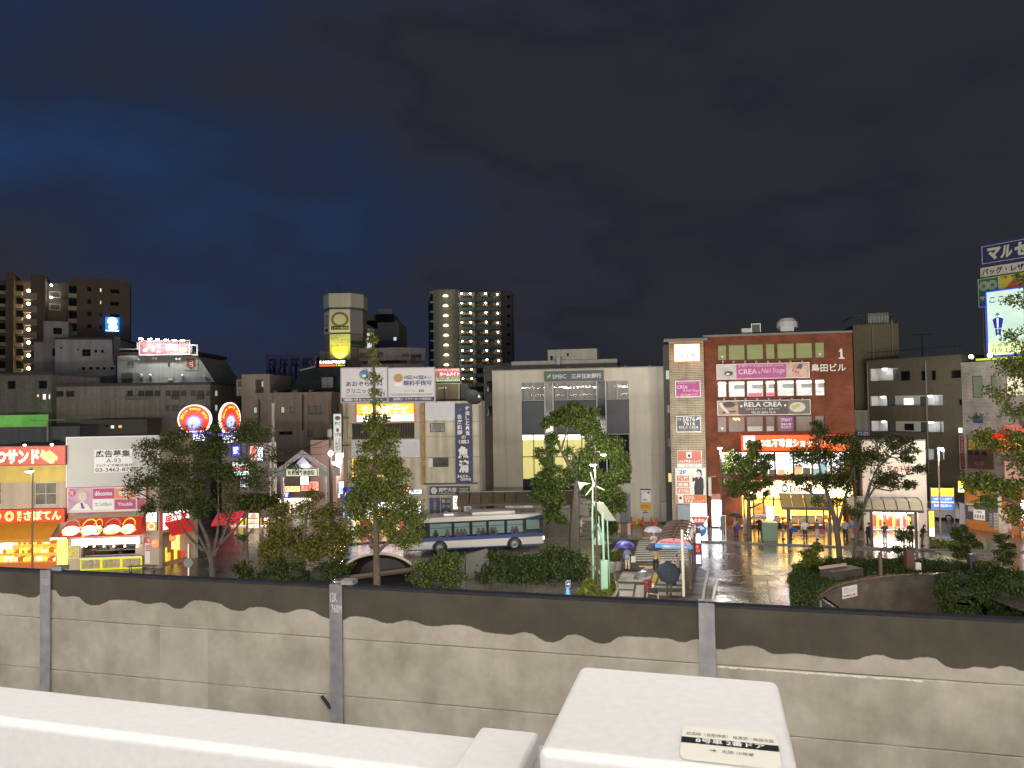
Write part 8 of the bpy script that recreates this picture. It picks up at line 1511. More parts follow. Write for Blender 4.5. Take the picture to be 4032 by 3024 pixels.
mb=MB();mb.tube([gX.pt(0,arc[5][1]+.03,0),gX.pt(0,arc[5][1]+.03,-TL)],.05,5);mb.build('ridge',brn,tx)
mb=MB();mb.poly([gX.pt(a*.97,b_-.03,.02) for a,b_ in arc]);gbl=mb.build('gable',mat('pink_gable',(.50,.17,.21),.5),tx)
mb=MB();mb.text(gX,'東旅協小岩駅南口 楽乗りタクシー',-hw*.75,zE+.17,hw*.78,zE+.30,.03,.01);mb.poly([gX.pt(-.13,zE+.45,.03),gX.pt(.13,zE+.45,.03),gX.pt(0,zE+.34,.03)]);mb.build('lettering',mat('dark_plum_ink',(.08,.02,.05),.5),gbl)
mb=MB();mb.fbx(gX,-hw-.05,zE-.12,hw+.05,zE+.13,-.06,.05);bd_=mb.build('blue_band',mat('sky_blue_band',(.05,.20,.40),.5),tx)
mb=MB();mb.text(gX,'小岩駅南口タクシーのりば Taxi',-hw*.65,zE-.07,hw*.75,zE+.07,.06,.01);mb.build('lettering',SGW,bd_)
for su in (-1,1):
 mb=MB();mb.fbx(gX,su*hw-.06,zE-.1,su*hw+.06,zE+.1,-TL,-.07);mb.build('eave_beam',brn,tx)
for d in (-.5,-TL*.5,-TL+.4):mb=MB();mb.fbx(gX,hw-.24,.13,hw-.06,zE-.1,d-.1,d+.1);mb.build('post',brn,tx)
for d0,d1 in ((-.7,-TL*.5+.2),(-TL*.5-.2,-TL+.6)):
 mb=MB();mb.fbx(gX,hw-.19,.9,hw-.13,2.1,d1,d0);mb.build('glass_side',mat('smoky_glass',(.03,.03,.04),.05,alpha=.55),tx)
mb=MB();rr=random.Random(4)
for i in range(9):
 a=.80+.1*rr.random();t=R(180*(1-a));d=-TL*(.08+.1*i);mb.cm=0;c=gX.pt(hw*math.cos(t),zE+.15+.40*math.sin(t),d);mb.lathe(c,[(.22,0),(.15,.05),(0,.07)],9,gX.e*math.cos(t)+Vec((0,0,math.sin(t))))
mb.build('roof_blister',mat('clear_blister',(.5,.5,.5),.05,.3),tx)  # pale glossy bumps stand in for wet glints along the right side
cq=gnd('j',1083,1100,.13);mb=MB();mb.tube([cq,cq+Vec((0,0,3.9))],.085,10);tag(mb.build('cream_steel_pole',mat('cream_pole_paint',(.48,.46,.36),.5,streak=.1),None),'plain cream steel pole standing before the taxi shelter','pole')
pp=gnd('j',1222,775,.13);g9=F(pp,-.3);zt_=g9.uv('j',1222,400)[1];ob=thing('taxi_stand_pillar','slim lit pillar with violet panels and a red display beside the taxi shelter','lit pillar',pp)
mb=MB();mb.fbx(g9,-.38,.13,.38,zt_,-.3,0);mb.build('casing',mat('violet_casing',(.08,.06,.2),.4),ob)
for nm,y0,y1,m_ in (('upper_panel',418,520,glow('pillar_violet',c8(225,215,255),2.6)),('red_display',535,628,glow('pillar_black',c8(120,12,10),.6)),('lower_panel',650,742,glow('pillar_violet',0,0))):
 z1,z0=g9.uv('j',1222,y0)[1],g9.uv('j',1222,y1)[1];mb=MB();mb.frc(g9,-.32,z0,.32,z1,.012);o_=mb.build(nm,m_,ob)
 if nm=='red_display':mb=MB();mb.text(g9,'空車',-.2,(z0+z1)/2+.02,.2,z1-.05,.02,.03);mb.text(g9,'00:58',-.24,z0+.08,.24,(z0+z1)/2-.05,.02,.02);mb.build('lettering',glow('display_red',c8(255,70,40),3.5),o_)
 # ---- posts, lamps and signs
def lamp(base,head,lb,col=brn,pw=.068,top=.9,s=.62,pol=glow('street_lamp_lens',c8(255,252,245),38),W=1300,arm=True):
 o=thing('street_lamp',lb,'street lamp',base,'plain post street lamps');h=Vec(head)
 mb=MB();mb.tube([base,Vec((base.x,base.y,h.z-.3)),Vec((base.x,base.y,h.z+top))],[pw,pw*.85,pw*.45],10);mb.build('post',col,o)
 mb=MB();mb.tube([Vec((base.x,base.y,h.z+.25)),h+Vec((0,0,.14))],.03,6);mb.build('arm',col,o)
 mb=MB();mb.lathe(h,[(0,.16),(.2*s,.13),(.33*s,.02)],14);mb.build('shade',ALU,o)
 mb=MB();mb.lathe(h,[(.33*s,.018),(.22*s,-.1*s),(0,-.14*s)],14);mb.build('lens',pol,o)
 d=bpy.data.lights.new('street_lamp_light','POINT');d.energy=W;d.color=(1,.95,.86);d.shadow_soft_size=.2;l_=bpy.data.objects.new('street_lamp_light',d);COL.objects.link(l_);l_.location=h-Vec((0,0,.35));return o
b2=gnd('f',2354,2358,0);lamp(b2,at('f',2336,1830,b2.y),'brown post street lamp standing in front of the hedge, nearer of two together',W=2300)
b3=gnd('f',2351,2226,0);lamp(b3,at('f',2377,1790,b3.y),'brown post street lamp by the bank tree, farther of two together',W=2600)
b4=gnd('f',2846,2129,.13);lamp(b4,at('f',2834,1764,b4.y),'street lamp on the pavement before the brick building',W=2000,top=.1)
b5=gnd('f',3705,2142,.13);lamp(b5,at('f',3702,1766,b5.y),'street lamp by the parking bay under the corridor block',col=mat('cream_lamp_post',(.30,.23,.15),.5),W=2600,top=.1)
b1=Vec((at('f',127,2235,51).x,51,0));lamp(b1,at('f',116,1856,51),'street lamp before the yellow shop at the far left',col=mat('grey_brown_post',(.12,.09,.06),.6),W=45,top=.15,s=.8)
g4=F(b4,-.25);gu=thing('pole_guard','grey notice box in a white frame round the lamp post','notice box',b4);mb=MB();r_=g4.rect('l',650,905,700,1185);mb.fframe(g4,r_[0]-.1,.13,r_[2]+.1,r_[3],.1,.16,.05);mb.build('frame',WHITE,gu);mb=MB();mb.fbx(g4,r_[0],1.0,r_[2],r_[3]-.1,.08,.3);mb.build('box',mat('guard_grey',(.10,.10,.10),.6),gu)
GRN=mat('mint_green_paint',(.26,.42,.30),.4,var=.08);wb0=gnd('f',2337,2291,0);Yw=wb0.y;ws_=gnd('f',2381,2332,0)
wt=thing('wind_solar_lamp','mint green twin-post lamp with wind turbine, solar panel and bell lantern','solar lamp',(wb0+ws_)/2)
ht=at('w',350,668,Yw);mb=MB();mb.tube([wb0,Vec((wb0.x,wb0.y,4)),Vec((ht.x,wb0.y,ht.z))],[.065,.065,.05],10);mb.build('turbine_post',GRN,wt)
s2t=at('w',508,1090,ws_.y);mb=MB();mb.tube([ws_,Vec((s2t.x,ws_.y,s2t.z))],.075,10);mb.tube([ws_+Vec((.34,.25,0)),Vec((s2t.x+.3,ws_.y+.25,s2t.z+.2))],.04,8);mb.build('panel_post',GRN,wt)
hub=ht+Vec((.05,-.25,.05));mb=MB();mb.lathe(hub+Vec((0,.35,0)),[(0,-.45),(.1,-.4),(.13,-.2),(.1,.1),(0,.2)],12,(0,1,0));tb_=mb.build('turbine',mat('pale_grey_metal',(.42,.43,.40),.4,.2),wt)
mb=MB();mb.raw([hub+Vec((-.1,.5,.05)),hub+Vec((-1.0,.7,.15)),hub+Vec((-.85,.75,-.4)),hub+Vec((-.55,.6,-.05))],[(0,1,2,3)]);mb.build('tail_vane',mat('pale_grey_metal',0),tb_)
for x,y in ((308,452),(540,745),(232,832)):
 tip=at('w',x,y,hub.y);v_=tip-hub;sd=v_.normalized().cross(Vec((0,1,0)))*.05;mb=MB();mb.hexa([hub-sd,hub+sd,hub+sd+Vec((0,.03,0)),hub-sd+Vec((0,.03,0)),tip-sd*.5,tip+sd*.5,tip+sd*.5+Vec((0,.02,0)),tip-sd*.5+Vec((0,.02,0))]);mb.build('blade',mat('blade_cream',(.5,.48,.40),.5),tb_)
ps_=[at('w',330,948,ws_.y-.55),at('w',512,945,ws_.y-.15),at('w',725,1243,ws_.y+.6),at('w',555,1240,ws_.y+.2)]
pn_=(ps_[1]-ps_[0]).cross(ps_[3]-ps_[0]).normalized()*.06;mb=MB();mb.hexa([p-pn_ for p in ps_]+[p+pn_ for p in ps_]);mb.build('solar_panel',mat('panel_back',(.36,.37,.30),.5),wt)
ct_=(wb0+ws_)/2;zl=at('w',430,1310,ct_.y).z
mb=MB();pts=[Vec((wb0.x+(s2t.x-wb0.x)*t,wb0.y+(ws_.y-wb0.y)*t,zl-.75+.75*math.sin(math.pi*t))) for t in [i/10 for i in range(11)]];mb.tube(pts,.06,8);zc_=at('y',1600,870,ct_.y).z;mb.tube([Vec((wb0.x,wb0.y,zc_)),Vec((ws_.x,ws_.y,zc_-.15))],.07,8);mb.build('arch',GRN,wt)
bc=at('w',452,1400,ct_.y);mb=MB();mb.tube([bc+Vec((0,0,.9)),bc],.03,6);mb.lathe(bc-Vec((0,0,.85)),[(.42,0),(.36,.2),(.22,.45),(.17,.8),(.08,.95)],16);mb.build('bell_lantern',GRN,wt)
mb=MB();r_=F(ws_,0);q_=r_.rect('y',1620,695,1738,1240);mb.fbx(r_,q_[0],max(.0,q_[1]),q_[2],q_[3],-.35,.1);mb.build('control_cabinet',GRN,wt)
sp1=gnd('f',2757,2228,.1);gs_=F(sp1,-.25);rs_=thing('road_sign_post','post with red give-way triangle above a round blue arrow sign','road sign',sp1)
zt_=gs_.uv('j',1255,262)[1];mb=MB();mb.tube([sp1,Vec((sp1.x,sp1.y,zt_))],.045,8);mb.build('post',mat('post_bluegrey',(.14,.16,.2),.5),rs_)
c1,c2=gs_.uv('j',1255,288),gs_.uv('j',1258,376);th=lambda s,c:[(c[0]-.55*s,c[1]+.34*s),(c[0]+.55*s,c[1]+.34*s),(c[0],c[1]-.62*s)]
mb=MB();mb.fprism(gs_,th(1.2,c1),.05,.07);mb.build('triangle_border',WHITE,rs_);mb=MB();mb.fprism(gs_,th(1.03,c1),.06,.08);tr=mb.build('red_triangle',mat('sign_red',(.42,.03,.03),.4),rs_);mb=MB();mb.text(gs_,'止まれ',c1[0]-.36,c1[1]-.02,c1[0]+.36,c1[1]+.24,.09,.03);mb.build('lettering',WHITE,tr)
mb=MB();mb.disc(gs_,c2[0],c2[1],.47,.47,.08);bs_=mb.build('blue_disc',mat('sign_blue',(.01,.16,.48),.4),rs_);mb=MB();ringp=[(c2[0]+.27*math.cos(R(a_))-.02,c2[1]-.06+.25*math.sin(R(a_))) for a_ in range(200,60,-20)];mb.tube([gs_.pt(p[0],p[1],.1) for p in ringp],.06,5);mb.poly([gs_.pt(c2[0]+.02,c2[1]+.33,.1),gs_.pt(c2[0]+.36,c2[1]+.12,.1),gs_.pt(c2[0]+.05,c2[1]-.03,.1)]);mb.build('arrow',WHITE,bs_)
mb=MB();q2=gs_.rect('j',1240,415,1292,442);mb.fbx(gs_,*q2,.04,.07);mb.build('plate',mat('plate_grey',(.3,.3,.32),.5),rs_)
sg0=gnd('y',1045,1335,0);gy=F(sg0,.5);z1=gy.uv('y',1045,1040)[1];ow_=thing('one_way_sign','blue square arrow sign over a pale blue plastic-wrapped base at the hedge foot','road sign',sg0)
mb=MB();mb.tube([sg0,Vec((sg0.x,sg0.y,z1))],.035,6);mb.build('post',WHITE,ow_);mb=MB();mb.fbx(gy,-.16,z1-.42,.16,z1,.04,.06);pl_=mb.build('plate',mat('sign_white_blue',(.45,.5,.65),.4),ow_)
mb=MB();mb.frc(gy,-.14,z1-.39,.14,z1-.03,.064);mb.build('blue_face',mat('sign_navy_blue',(.02,.05,.22),.4),pl_);mb=MB();mb.frc(gy,-.11,z1-.24,.02,z1-.17,.068);mb.poly([gy.pt(.01,z1-.32,.068),gy.pt(.12,z1-.205,.068),gy.pt(.01,z1-.09,.068)]);mb.build('arrow',WHITE,pl_)
mb=MB();mb.lathe(sg0,[(.12,0),(.14,.15),(.12,.32),(.07,.5),(.04,.62)],10);mb.build('plastic_wrap',glow('wrap_blue',c8(90,170,255),.55,.4,2),ow_)
sd_=gnd('b',2052,1565);mb=MB();mb.tube([sd_,sd_+Vec((0,0,2.2))],.05,6);ro_=thing('round_sign_back','grey back of a round road sign on a pale post by the left wall','road sign',sd_);mb.build('post',WHITE,ro_);gq_=F(sd_,.1);zr=gq_.uv('b',2052,1425)[1];mb=MB();mb.lathe(Vec((sd_.x,sd_.y-.05,zr)),[(0,.0),(.33,.0),(.33,.02),(0,.02)],18,(0,1,0));mb.build('disc',mat('sign_back_grey',(.13,.13,.13),.6),ro_)
gbx=gnd('l',1195,1192,.13);gg=F(gbx,-.25);r_=gg.rect('l',1114,990,1278,1192);gc=thing('utility_cabinet','dull green utility cabinet at the kerb among the waiting people','utility cabinet',gbx);mb=MB();mb.fbx(gg,r_[0],.13,r_[2],r_[3],-1.0,0);bev(mb.build('casing',mat('cabinet_green',(.09,.145,.09),.4,var=.1),gc),.03,2);mb=MB();mb.fbx(gg,r_[0]+.06,.2,(r_[0]+r_[2])/2-.01,r_[3]-.1,0,.012);mb.fbx(gg,(r_[0]+r_[2])/2+.01,.2,r_[2]-.06,r_[3]-.1,0,.012);mb.build('door',mat('cabinet_green',0),gc)
cone0=thing('traffic_cone','orange cone at the left, beside the bank door','traffic cone',(0,0,0),'orange cones along the bank wall');mb=MB();mb.lathe((0,0,.04),[(.19,0),(.035,.72),(.0,.73)],14);mb.build('cone',mat('cone_orange',(.44,.06,.02),.5),cone0,True);mb=MB();mb.box(-.21,-.21,0,.21,.21,.04);mb.build('base',mat('cone_base',(.25,.04,.015),.6),cone0)
for i,(x,lb) in enumerate(((980,'orange cone beside the bank door, leftmost of four'),(1165,'orange cone beside the yellow board, second of four'),(1305,'orange cone left of the yellow stake before the bank'),(1385,'orange cone right of the yellow stake before the bank'))):
 p=gnd('w',x,1312,.13)
 if i:dup(cone0,p,lb)
 else:cone0.location=p;cone0['label']=lb
dup(cone0,gnd('h',362,640,.13),'lone orange cone by the kerb at the clinic building')
yb=gnd('w',1090,1300,.13);gyb=F(yb,.3);tag((lambda m:(m.fprism(gyb,[(-.3,.0),(.3,.05),(.33,.55),(-.27,.6)],0,.03),m.build('yellow_floor_board',mat('yellow_notice',0),None))[1])(MB()),'small tilted yellow board between the first two cones','notice board')
ys_=gnd('w',1358,1322,.13);mb=MB();mb.tube([ys_,ys_+Vec((.03,0,.75))],.05,6);tag(mb.build('yellow_stake',mat('dull_yellow',(.35,.24,.04),.6),None),'short dull yellow stake between the last two cones','stake')
bar=gnd('w',862,1488,.05);gbr=F(bar,-.1);bo=thing('pink_barrier','low pinkish white folding barrier by the crosswalk','barrier',bar);mb=MB();mb.fbx(gbr,-.55,.3,-.3,1.1,-.1,0);mb.fbx(gbr,.3,.1,.55,1.1,-.1,0);mb.build('side_board',mat('barrier_pale',(.52,.36,.32),.6),bo);mb=MB();mb.fbx(gbr,-.3,.25,.3,1.05,-.09,-.04);mb.build('centre_board',mat('barrier_brown',(.16,.09,.07),.6),bo);mb=MB();mb.tube([gbr.pt(.5,1.1,-.05),gbr.pt(.48,2.2,-.05)],.03,6);mb.build('pole',STEEL,bo)
pot=mat('concrete_planter',(.20,.19,.17),.8,var=.2)
for i,(x,y,lb) in enumerate(((1858,888,'concrete tub planter with a leafy shrub at the crosswalk corner'),(1770,905,'smaller concrete tub half hidden behind the green cabinet'))):
 p=gnd('y',x,y,0);o_=thing('planter_tub',lb,'planter',p,'concrete tub planters');mb=MB();mb.lathe(p,[(.40,0),(.52,.75),(.46,.76),(.42,.6),(0,.6)],16);mb.build('tub',pot,o_,True)
cu_=[gnd('y',x,y,.45) for x,y in ((1790,1370),(1870,1240),(1888,1150),(1870,1090),(1840,1050))];cu_=dense(cu_,4);mb=MB()
for i in range(len(cu_)-1):a,b_=cu_[i],cu_[i+1];mb.hexa([Vec((a.x,a.y,0)),Vec((a.x+.15,a.y,0)),Vec((b_.x+.15,b_.y,0)),Vec((b_.x,b_.y,0)),a,a+Vec((.15,0,0)),b_+Vec((.15,0,0)),b_])
tag(mb.build('planter_kerb_wall',mat('brown_curb_brick',(.13,.095,.065),.7,var=.3),None),'low curved brown brick edge of the grassy lamp bed','low wall')
sp2=gnd('o',1008,838,.13);g2=F(sp2,-.25);r_=g2.rect('o',975,440,1036,718);o_=sign('bus_stop_light','slim glowing yellow and white bus stop lightbox on a dark post',g2,r_,glow('stop_yellow',c8(250,215,90),1.3),BRONZE,.0,.3,.03,'bus stop',shp=[(bx(.05,.02,.95,.32),glow('stop_white',c8(250,250,240),2.0),'white_panel')],tex=[('路線バス',(.3,.4,.7,.92),INK,.01,'v')]);mb=MB();mb.tube([g2.pt(0,.13,.1),g2.pt(0,r_[1],.1)],.06,8);mb.build('post',DKS,o_)
up=at('c',1675,900,67);up.z=0;zt_=at('c',1665,10,67).z;ut=thing('utility_pole','dark utility pole crowded with wires and lamps left of the clinic building','utility pole',up);mb=MB();mb.tube([up,Vec((up.x-.1,up.y,zt_+3))],[.17,.12],8);mb.build('pole',mat('pole_brown',(.10,.075,.055),.8),ut)
for x,y,r_,s_ in ((1665,235,.22,9),(1755,320,.26,9),(1800,255,.16,6),(1700,345,.14,6)):mb=MB();c=at('c',x,y,66.8);ball(mb,c,r_);d=bpy.data.lights.new('pole_lamp_light','POINT');d.energy=1800;d.color=(1,.88,.82);d.shadow_soft_size=.3;l_=bpy.data.objects.new('pole_lamp_light',d);COL.objects.link(l_);l_.location=c+Vec((-1.2*s_+8,6.5+(s_-6)*2.5,-.6));mb.build('lamp',glow('pole_lamp_%d'%s_,c8(255,240,235),s_*5),ut)  # point lights stand away from the lamps, added to brighten the street behind
mb=MB();mb.lathe(at('c',1655,20,66.9)-Vec((0,0,.3)),[(.0,0),(.22,0),(.22,.7),(0,.75)],10);mb.build('transformer',mat('pale_ridge',0),ut)
mb=MB()
for (x0,y0,x1,y1,sg) in ((1050,180,1660,70,.9),(1050,185,1660,235,.6),(1470,170,1660,120,.4),(640,250,1660,60,1.5),(1660,60,1800,20,.3)):
 a,b_=at('c',x0,y0,67),at('c',x1,y1,67);mb.tube([a+(b_-a)*(i/8)-Vec((0,0,sg*.5*math.sin(math.pi*i/8))) for i in range(9)],.018,4)
mb.build('wires',BLACK,ut)
wp=at('K',715,1600,69);mb=MB();mb.tube([Vec((wp.x,wp.y,0)),at('K',725,985,69)],.13,8);tag(mb.build('white_pole',mat('white_pole_paint',(.36,.36,.34),.6),None),'plain whitish pole standing before the taupe office','pole')
cn=gnd('h',420,975,0);cn.z=.0;ca=thing('passage_canopy','dark fan-shaped dome canopy with a bright rim behind the tall tree','canopy',cn);mb=MB();mr2=MB();n=20;rxs,rzs=2.75,at('h',440,728,cn.y).z
P=lambda a_,t:Vec((cn.x+rxs*math.cos(a_)*math.cos(t),cn.y+2.6*math.sin(t),.0+rzs*math.sin(a_)*math.cos(t)))
for i in range(n):
 for j in range(5):a0,a1,t0,t1=math.pi*i/n,math.pi*(i+1)/n,.25*j,.25*(j+1);mb.quad(P(a0,t0),P(a1,t0),P(a1,t1),P(a0,t1))
mb.build('dome',mat('dark_dome',(.008,.006,.006),.6),ca);mb=MB();mb.poly([P(math.pi*i/n,.9) for i in range(n+1)]);mb.build('back_panel',mat('dark_dome',0),ca);mr2.tube([P(math.pi*i/n,0) for i in range(n+1)],.09,6);mr2.build('rim',mat('pale_rim',(.34,.30,.24),.35),ca)  # disc added to fill the canopy mouth with the dark of its inside
mb=MB();mb.tube([P(math.pi*.02,.05)*1.0+Vec((0,-.1,.7)),P(math.pi*.98,.05)+Vec((0,-.1,.1))],.18,6);mb.build('sill',mat('brown_sill',(.07,.045,.035),.6),ca)
for k_,(x,y,lb) in enumerate(((570,300,'dark timber box bench with a pale edge on the planted island'),)):
 p=gnd('C',x,y,.35);g_=F(p,.45);o_=thing('garden_bench',lb,'bench',p);mb=MB();mb.fbx(g_,-1.3,.3,1.3,.85,-1.0,0);mb.build('seat',mat('dark_timber',0),o_);mb=MB();mb.fbx(g_,-1.3,.85,.9,1.0,-1.1,-.9);mb.build('backrest',mat('pale_timber',(.30,.22,.17),.5),o_);mb=MB();mb.fbx(g_,-1.2,.0,1.2,.29,-.9,-.1);mb.build('base',DKS,o_)
p=gnd('C',875,275,.35);zt_=at('C',875,28,p.y).z;mb=MB();mb.tube([p,Vec((p.x,p.y,zt_-.25)),Vec((p.x+.08,p.y,zt_-.05)),Vec((p.x+.35,p.y,zt_)),Vec((p.x+.62,p.y,zt_-.15))],.13,8);tag(mb.build('vent_pipe',mat('rust_pipe',(.075,.04,.03),.6),None),'bent rust-brown vent pipe on the ramp wall coping','vent pipe')
p=gnd('C',1160,235,.3);gk=F(p,0);o_=thing('dark_bollard_box','dark red-topped box beside a white block on the island','box',p);mb=MB();mb.fbx(gk,-.28,.25,.22,1.65,-.4,0);mb.build('body',mat('dark_red_box',(.06,.012,.012),.5),o_);mb=MB();mb.fbx(gk,.3,.25,.65,.8,-.3,0);mb.build('white_block',mat('ac_white',0),o_)
p=gnd('C',1750,232,.3);gk=F(p,0);o_=thing('low_wall_block','dark post and low pinkish slab among the right shrubs','low wall',p);mb=MB();mb.fbx(gk,-.25,.2,.25,1.35,-.4,0);mb.build('post',BLACK,o_);mb=MB();mb.fbx(gk,.26,.2,2.4,.45,-.5,0);mb.build('slab',mat('pink_slab',(.22,.15,.12),.6),o_)
# ================================================================ trees, hedges and shrubs
def leafmats(nm,c):return [mat('%s_leaf_%d'%(nm,i),tuple(v_*f_ for v_,f_ in zip(c,g_)),.55,spec=.12) for i,g_ in enumerate(((.62,.66,.6),(1,1,1),(1.45,1.3,1.1)))]
LG={'dark':leafmats('dark_green',(.036,.047,.011)),'mid':leafmats('mid_green',(.062,.080,.018)),'olive':leafmats('olive',(.080,.080,.016)),'yellow':leafmats('yellow_green',(.078,.096,.020)),'hedge':leafmats('hedge',(.030,.046,.013)),'grass':leafmats('grass',(.11,.13,.022)),'camphor':leafmats('camphor',(.046,.066,.015))}
BARK=mat('brown_bark',(.075,.055,.038),.9,var=.4,scale=5,bump=.4,bscale=14);BARKG=mat('grey_bark',(.06,.052,.042),.9,var=.4,scale=5)
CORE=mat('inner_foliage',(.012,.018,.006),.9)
def leaf_obj(name,C,size,mats_,parent,rng,flat=0.0):
 n=len(C);a=rng.normal(size=(n,3));a[:,2]*=(1-flat*.7);a/=np.linalg.norm(a,axis=1)[:,None]
 b=rng.normal(size=(n,3));b-=a*(a*b).sum(1)[:,None];b/=np.linalg.norm(b,axis=1)[:,None]
 s=size*rng.uniform(.6,1.35,n)[:,None];a=a*s;b=b*s*.55
 base=np.array(wloc(parent)) if parent else np.zeros(3)
 V=np.stack([C-a,C+b-a*.1,C+a,C-b-a*.1],1).reshape(-1,3)-base
 me=bpy.data.meshes.new(name);me.vertices.add(4*n);me.vertices.foreach_set('co',V.ravel().astype(np.float32));me.loops.add(4*n);me.loops.foreach_set('vertex_index',np.arange(4*n,dtype=np.int32));me.polygons.add(n)
 me.polygons.foreach_set('loop_start',np.arange(0,4*n,4,dtype=np.int32));me.polygons.foreach_set('loop_total',np.full(n,4,dtype=np.int32))
 for m in mats_:me.materials.append(m)
 me.polygons.foreach_set('material_index',rng.choice(len(mats_),n,p=[.4,.42,.18]).astype(np.int32));me.update(calc_edges=True);me.validate()
 o=bpy.data.objects.new(name,me);COL.objects.link(o);o.parent=parent;return o
def blob_pts(blobs,k0,Y,n,rng,cl=.34,shell=.45,dz=1.0):
 """leaf positions in clumps scattered through ellipsoids; returns points and clump centres"""
 w=np.array([b[2]*b[3]*(b[5] if len(b)>5 else 1) for b in blobs],float);w/=w.sum();out=[];cen=[]
 for b,wi in zip(blobs,w):
  c=at(k0,b[0],b[1],Y+(b[4] if len(b)>4 else 0));s_=ZM[k0][2];rx,rz=b[2]/s_*Y/FPX,b[3]/s_*Y/FPX;ry=(rx+rz)/2*dz
  m=max(3,int(5+9*min(1,(rx*rz)/2.0)));d=rng.normal(size=(m,3));d/=np.linalg.norm(d,axis=1)[:,None];rr_=rng.uniform(shell,1,m)[:,None]
  cc=np.array(c)+d*rr_*np.array([rx,ry,rz])*.86;cen+=list(cc);q=max(6,int(n*wi/m));cr=cl*min(rx,rz)+.12
  for p in cc:out.append(p+np.clip(rng.normal(size=(q,3)),-1.9,1.9)*cr*.62*np.array([1.1,1.1,.8]))
 return np.concatenate(out),cen
def tree(name,label,k,Y,trunks,blobs,leaf,n,size,tr=.2,seed=1,cl=.34,bark=BARK,cat='tree',core=False,twigs=40,group=None,shell=.45,z0=0.0,kb=None):
 rng=np.random.default_rng(seed);kb=kb or k
 T=[[at(k,p[0],p[1],Y+(p[2] if len(p)>2 else 0)) for p in t] for t in trunks]
 base=Vec((T[0][0].x,T[0][0].y,z0));o=thing(name,label,cat,base,group)
 mb=MB()
 for i,t in enumerate(T):
  if i==0:t=[Vec((t[0].x,t[0].y,z0-.1))]+t[1:] if abs(t[0].z-z0)<3.5 else [base]+t
  m=len(t);r0=tr if i==0 else tr*.55;mb.tube(dense(t,3) if m>2 else t,[max(.02,r0*(1-.75*j/max(1,(3*(m-1) if m>2 else 1)))) for j in range(3*(m-1)+1 if m>2 else 2)],8)
 C,cen=blob_pts(blobs,k,Y,n,rng,cl,shell)
 nodes=[p for t in T for p in dense(t,4)[2:]] if len(T[0])>2 else [p for t in T for p in t]
 for c in [cen[i] for i in rng.choice(len(cen),min(twigs,len(cen)),replace=False)]:
  c=Vec(c);q=min(nodes,key=lambda p:(p-c).length+(2.0 if p.z>c.z+.1 else 0));md=q+(c-q)*.5+Vec((0,0,-.12*(c-q).length));mb.tube([q,md,c],[tr*.18+.008,tr*.11+.006,.006],5,False)
 mb.build('trunk',bark,o)
 cr=leaf_obj('crown',C,size,LG[leaf],o,rng)
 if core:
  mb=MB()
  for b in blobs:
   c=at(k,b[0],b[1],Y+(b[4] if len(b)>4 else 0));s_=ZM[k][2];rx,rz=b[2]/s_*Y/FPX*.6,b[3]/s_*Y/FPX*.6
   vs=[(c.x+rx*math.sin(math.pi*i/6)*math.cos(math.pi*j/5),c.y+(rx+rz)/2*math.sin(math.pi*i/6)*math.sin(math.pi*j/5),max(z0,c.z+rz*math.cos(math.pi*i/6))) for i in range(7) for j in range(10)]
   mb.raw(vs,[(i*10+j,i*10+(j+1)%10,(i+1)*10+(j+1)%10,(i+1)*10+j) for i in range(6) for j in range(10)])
  mb.build('branches',CORE,o)  # solid dark core added inside the leaves, blocks the view through
 return o
tree('zelkova_tree','big dark spreading tree with several stems in front of the left shops','d',50.3,[((460,1250),(456,1208),(448,1165),(425,1110),(410,1040)),((456,1210),(430,1160),(400,1120),(385,1085)),((458,1205),(470,1150),(472,1090),(470,1000)),((462,1200),(485,1150),(505,1080),(530,1000)),((475,1175),(510,1140),(545,1095)),((440,1190),(400,1150),(378,1110))],[(330,975,50,38,0,.8),(400,955,65,36),(470,960,70,42),(535,945,52,36),(305,1040,38,34),(375,1030,70,46),(455,1035,72,46),(525,1020,52,40),(585,985,32,22,0,.6),(350,1085,55,28),(430,1100,60,32),(500,1095,42,36,0,.7),(283,1058,22,14,0,.6),(635,1010,30,14,0,.5),(560,1045,35,25,0,.6),(590,935,22,14,0,.6)],'dark',21000,.082,.22,2,.30,BARKG,twigs=90)
tree('slim_tree','slim dark sapling with bare lower stem right of the big left tree','u',51,[((285,1570),(270,1250),(262,1000),(270,750),(300,520)),((265,1180),(210,1050),(175,930)),((272,950),(330,880),(380,800))],[(330,420,160,130),(480,470,150,110),(250,520,90,90),(180,1430,110,110,0,.7),(300,1500,120,60,0,.7),(620,420,120,90),(200,980,70,60,0,.3)],'dark',5200,.10,.13,3,.4)
tree('broad_tree','low broad tree with olive leaves full of gaps, left of the tall conifer','d',49.3,[((652,1262),(653,1220),(656,1170),(660,1130),(668,1095)),((655,1175),(630,1150),(605,1125)),((657,1165),(690,1140),(720,1125)),((656,1185),(690,1172),(725,1165))],[(600,1130,40,30,0,.8),(660,1100,48,30,0,.6),(718,1125,42,36),(640,1165,55,34),(700,1178,56,32),(598,1178,42,30),(655,1212,36,26),(742,1165,26,34),(675,1072,34,14,0,.7),(608,1100,28,20),(580,1205,34,22),(738,1205,24,26)],'olive',14000,.09,.17,4,.3)
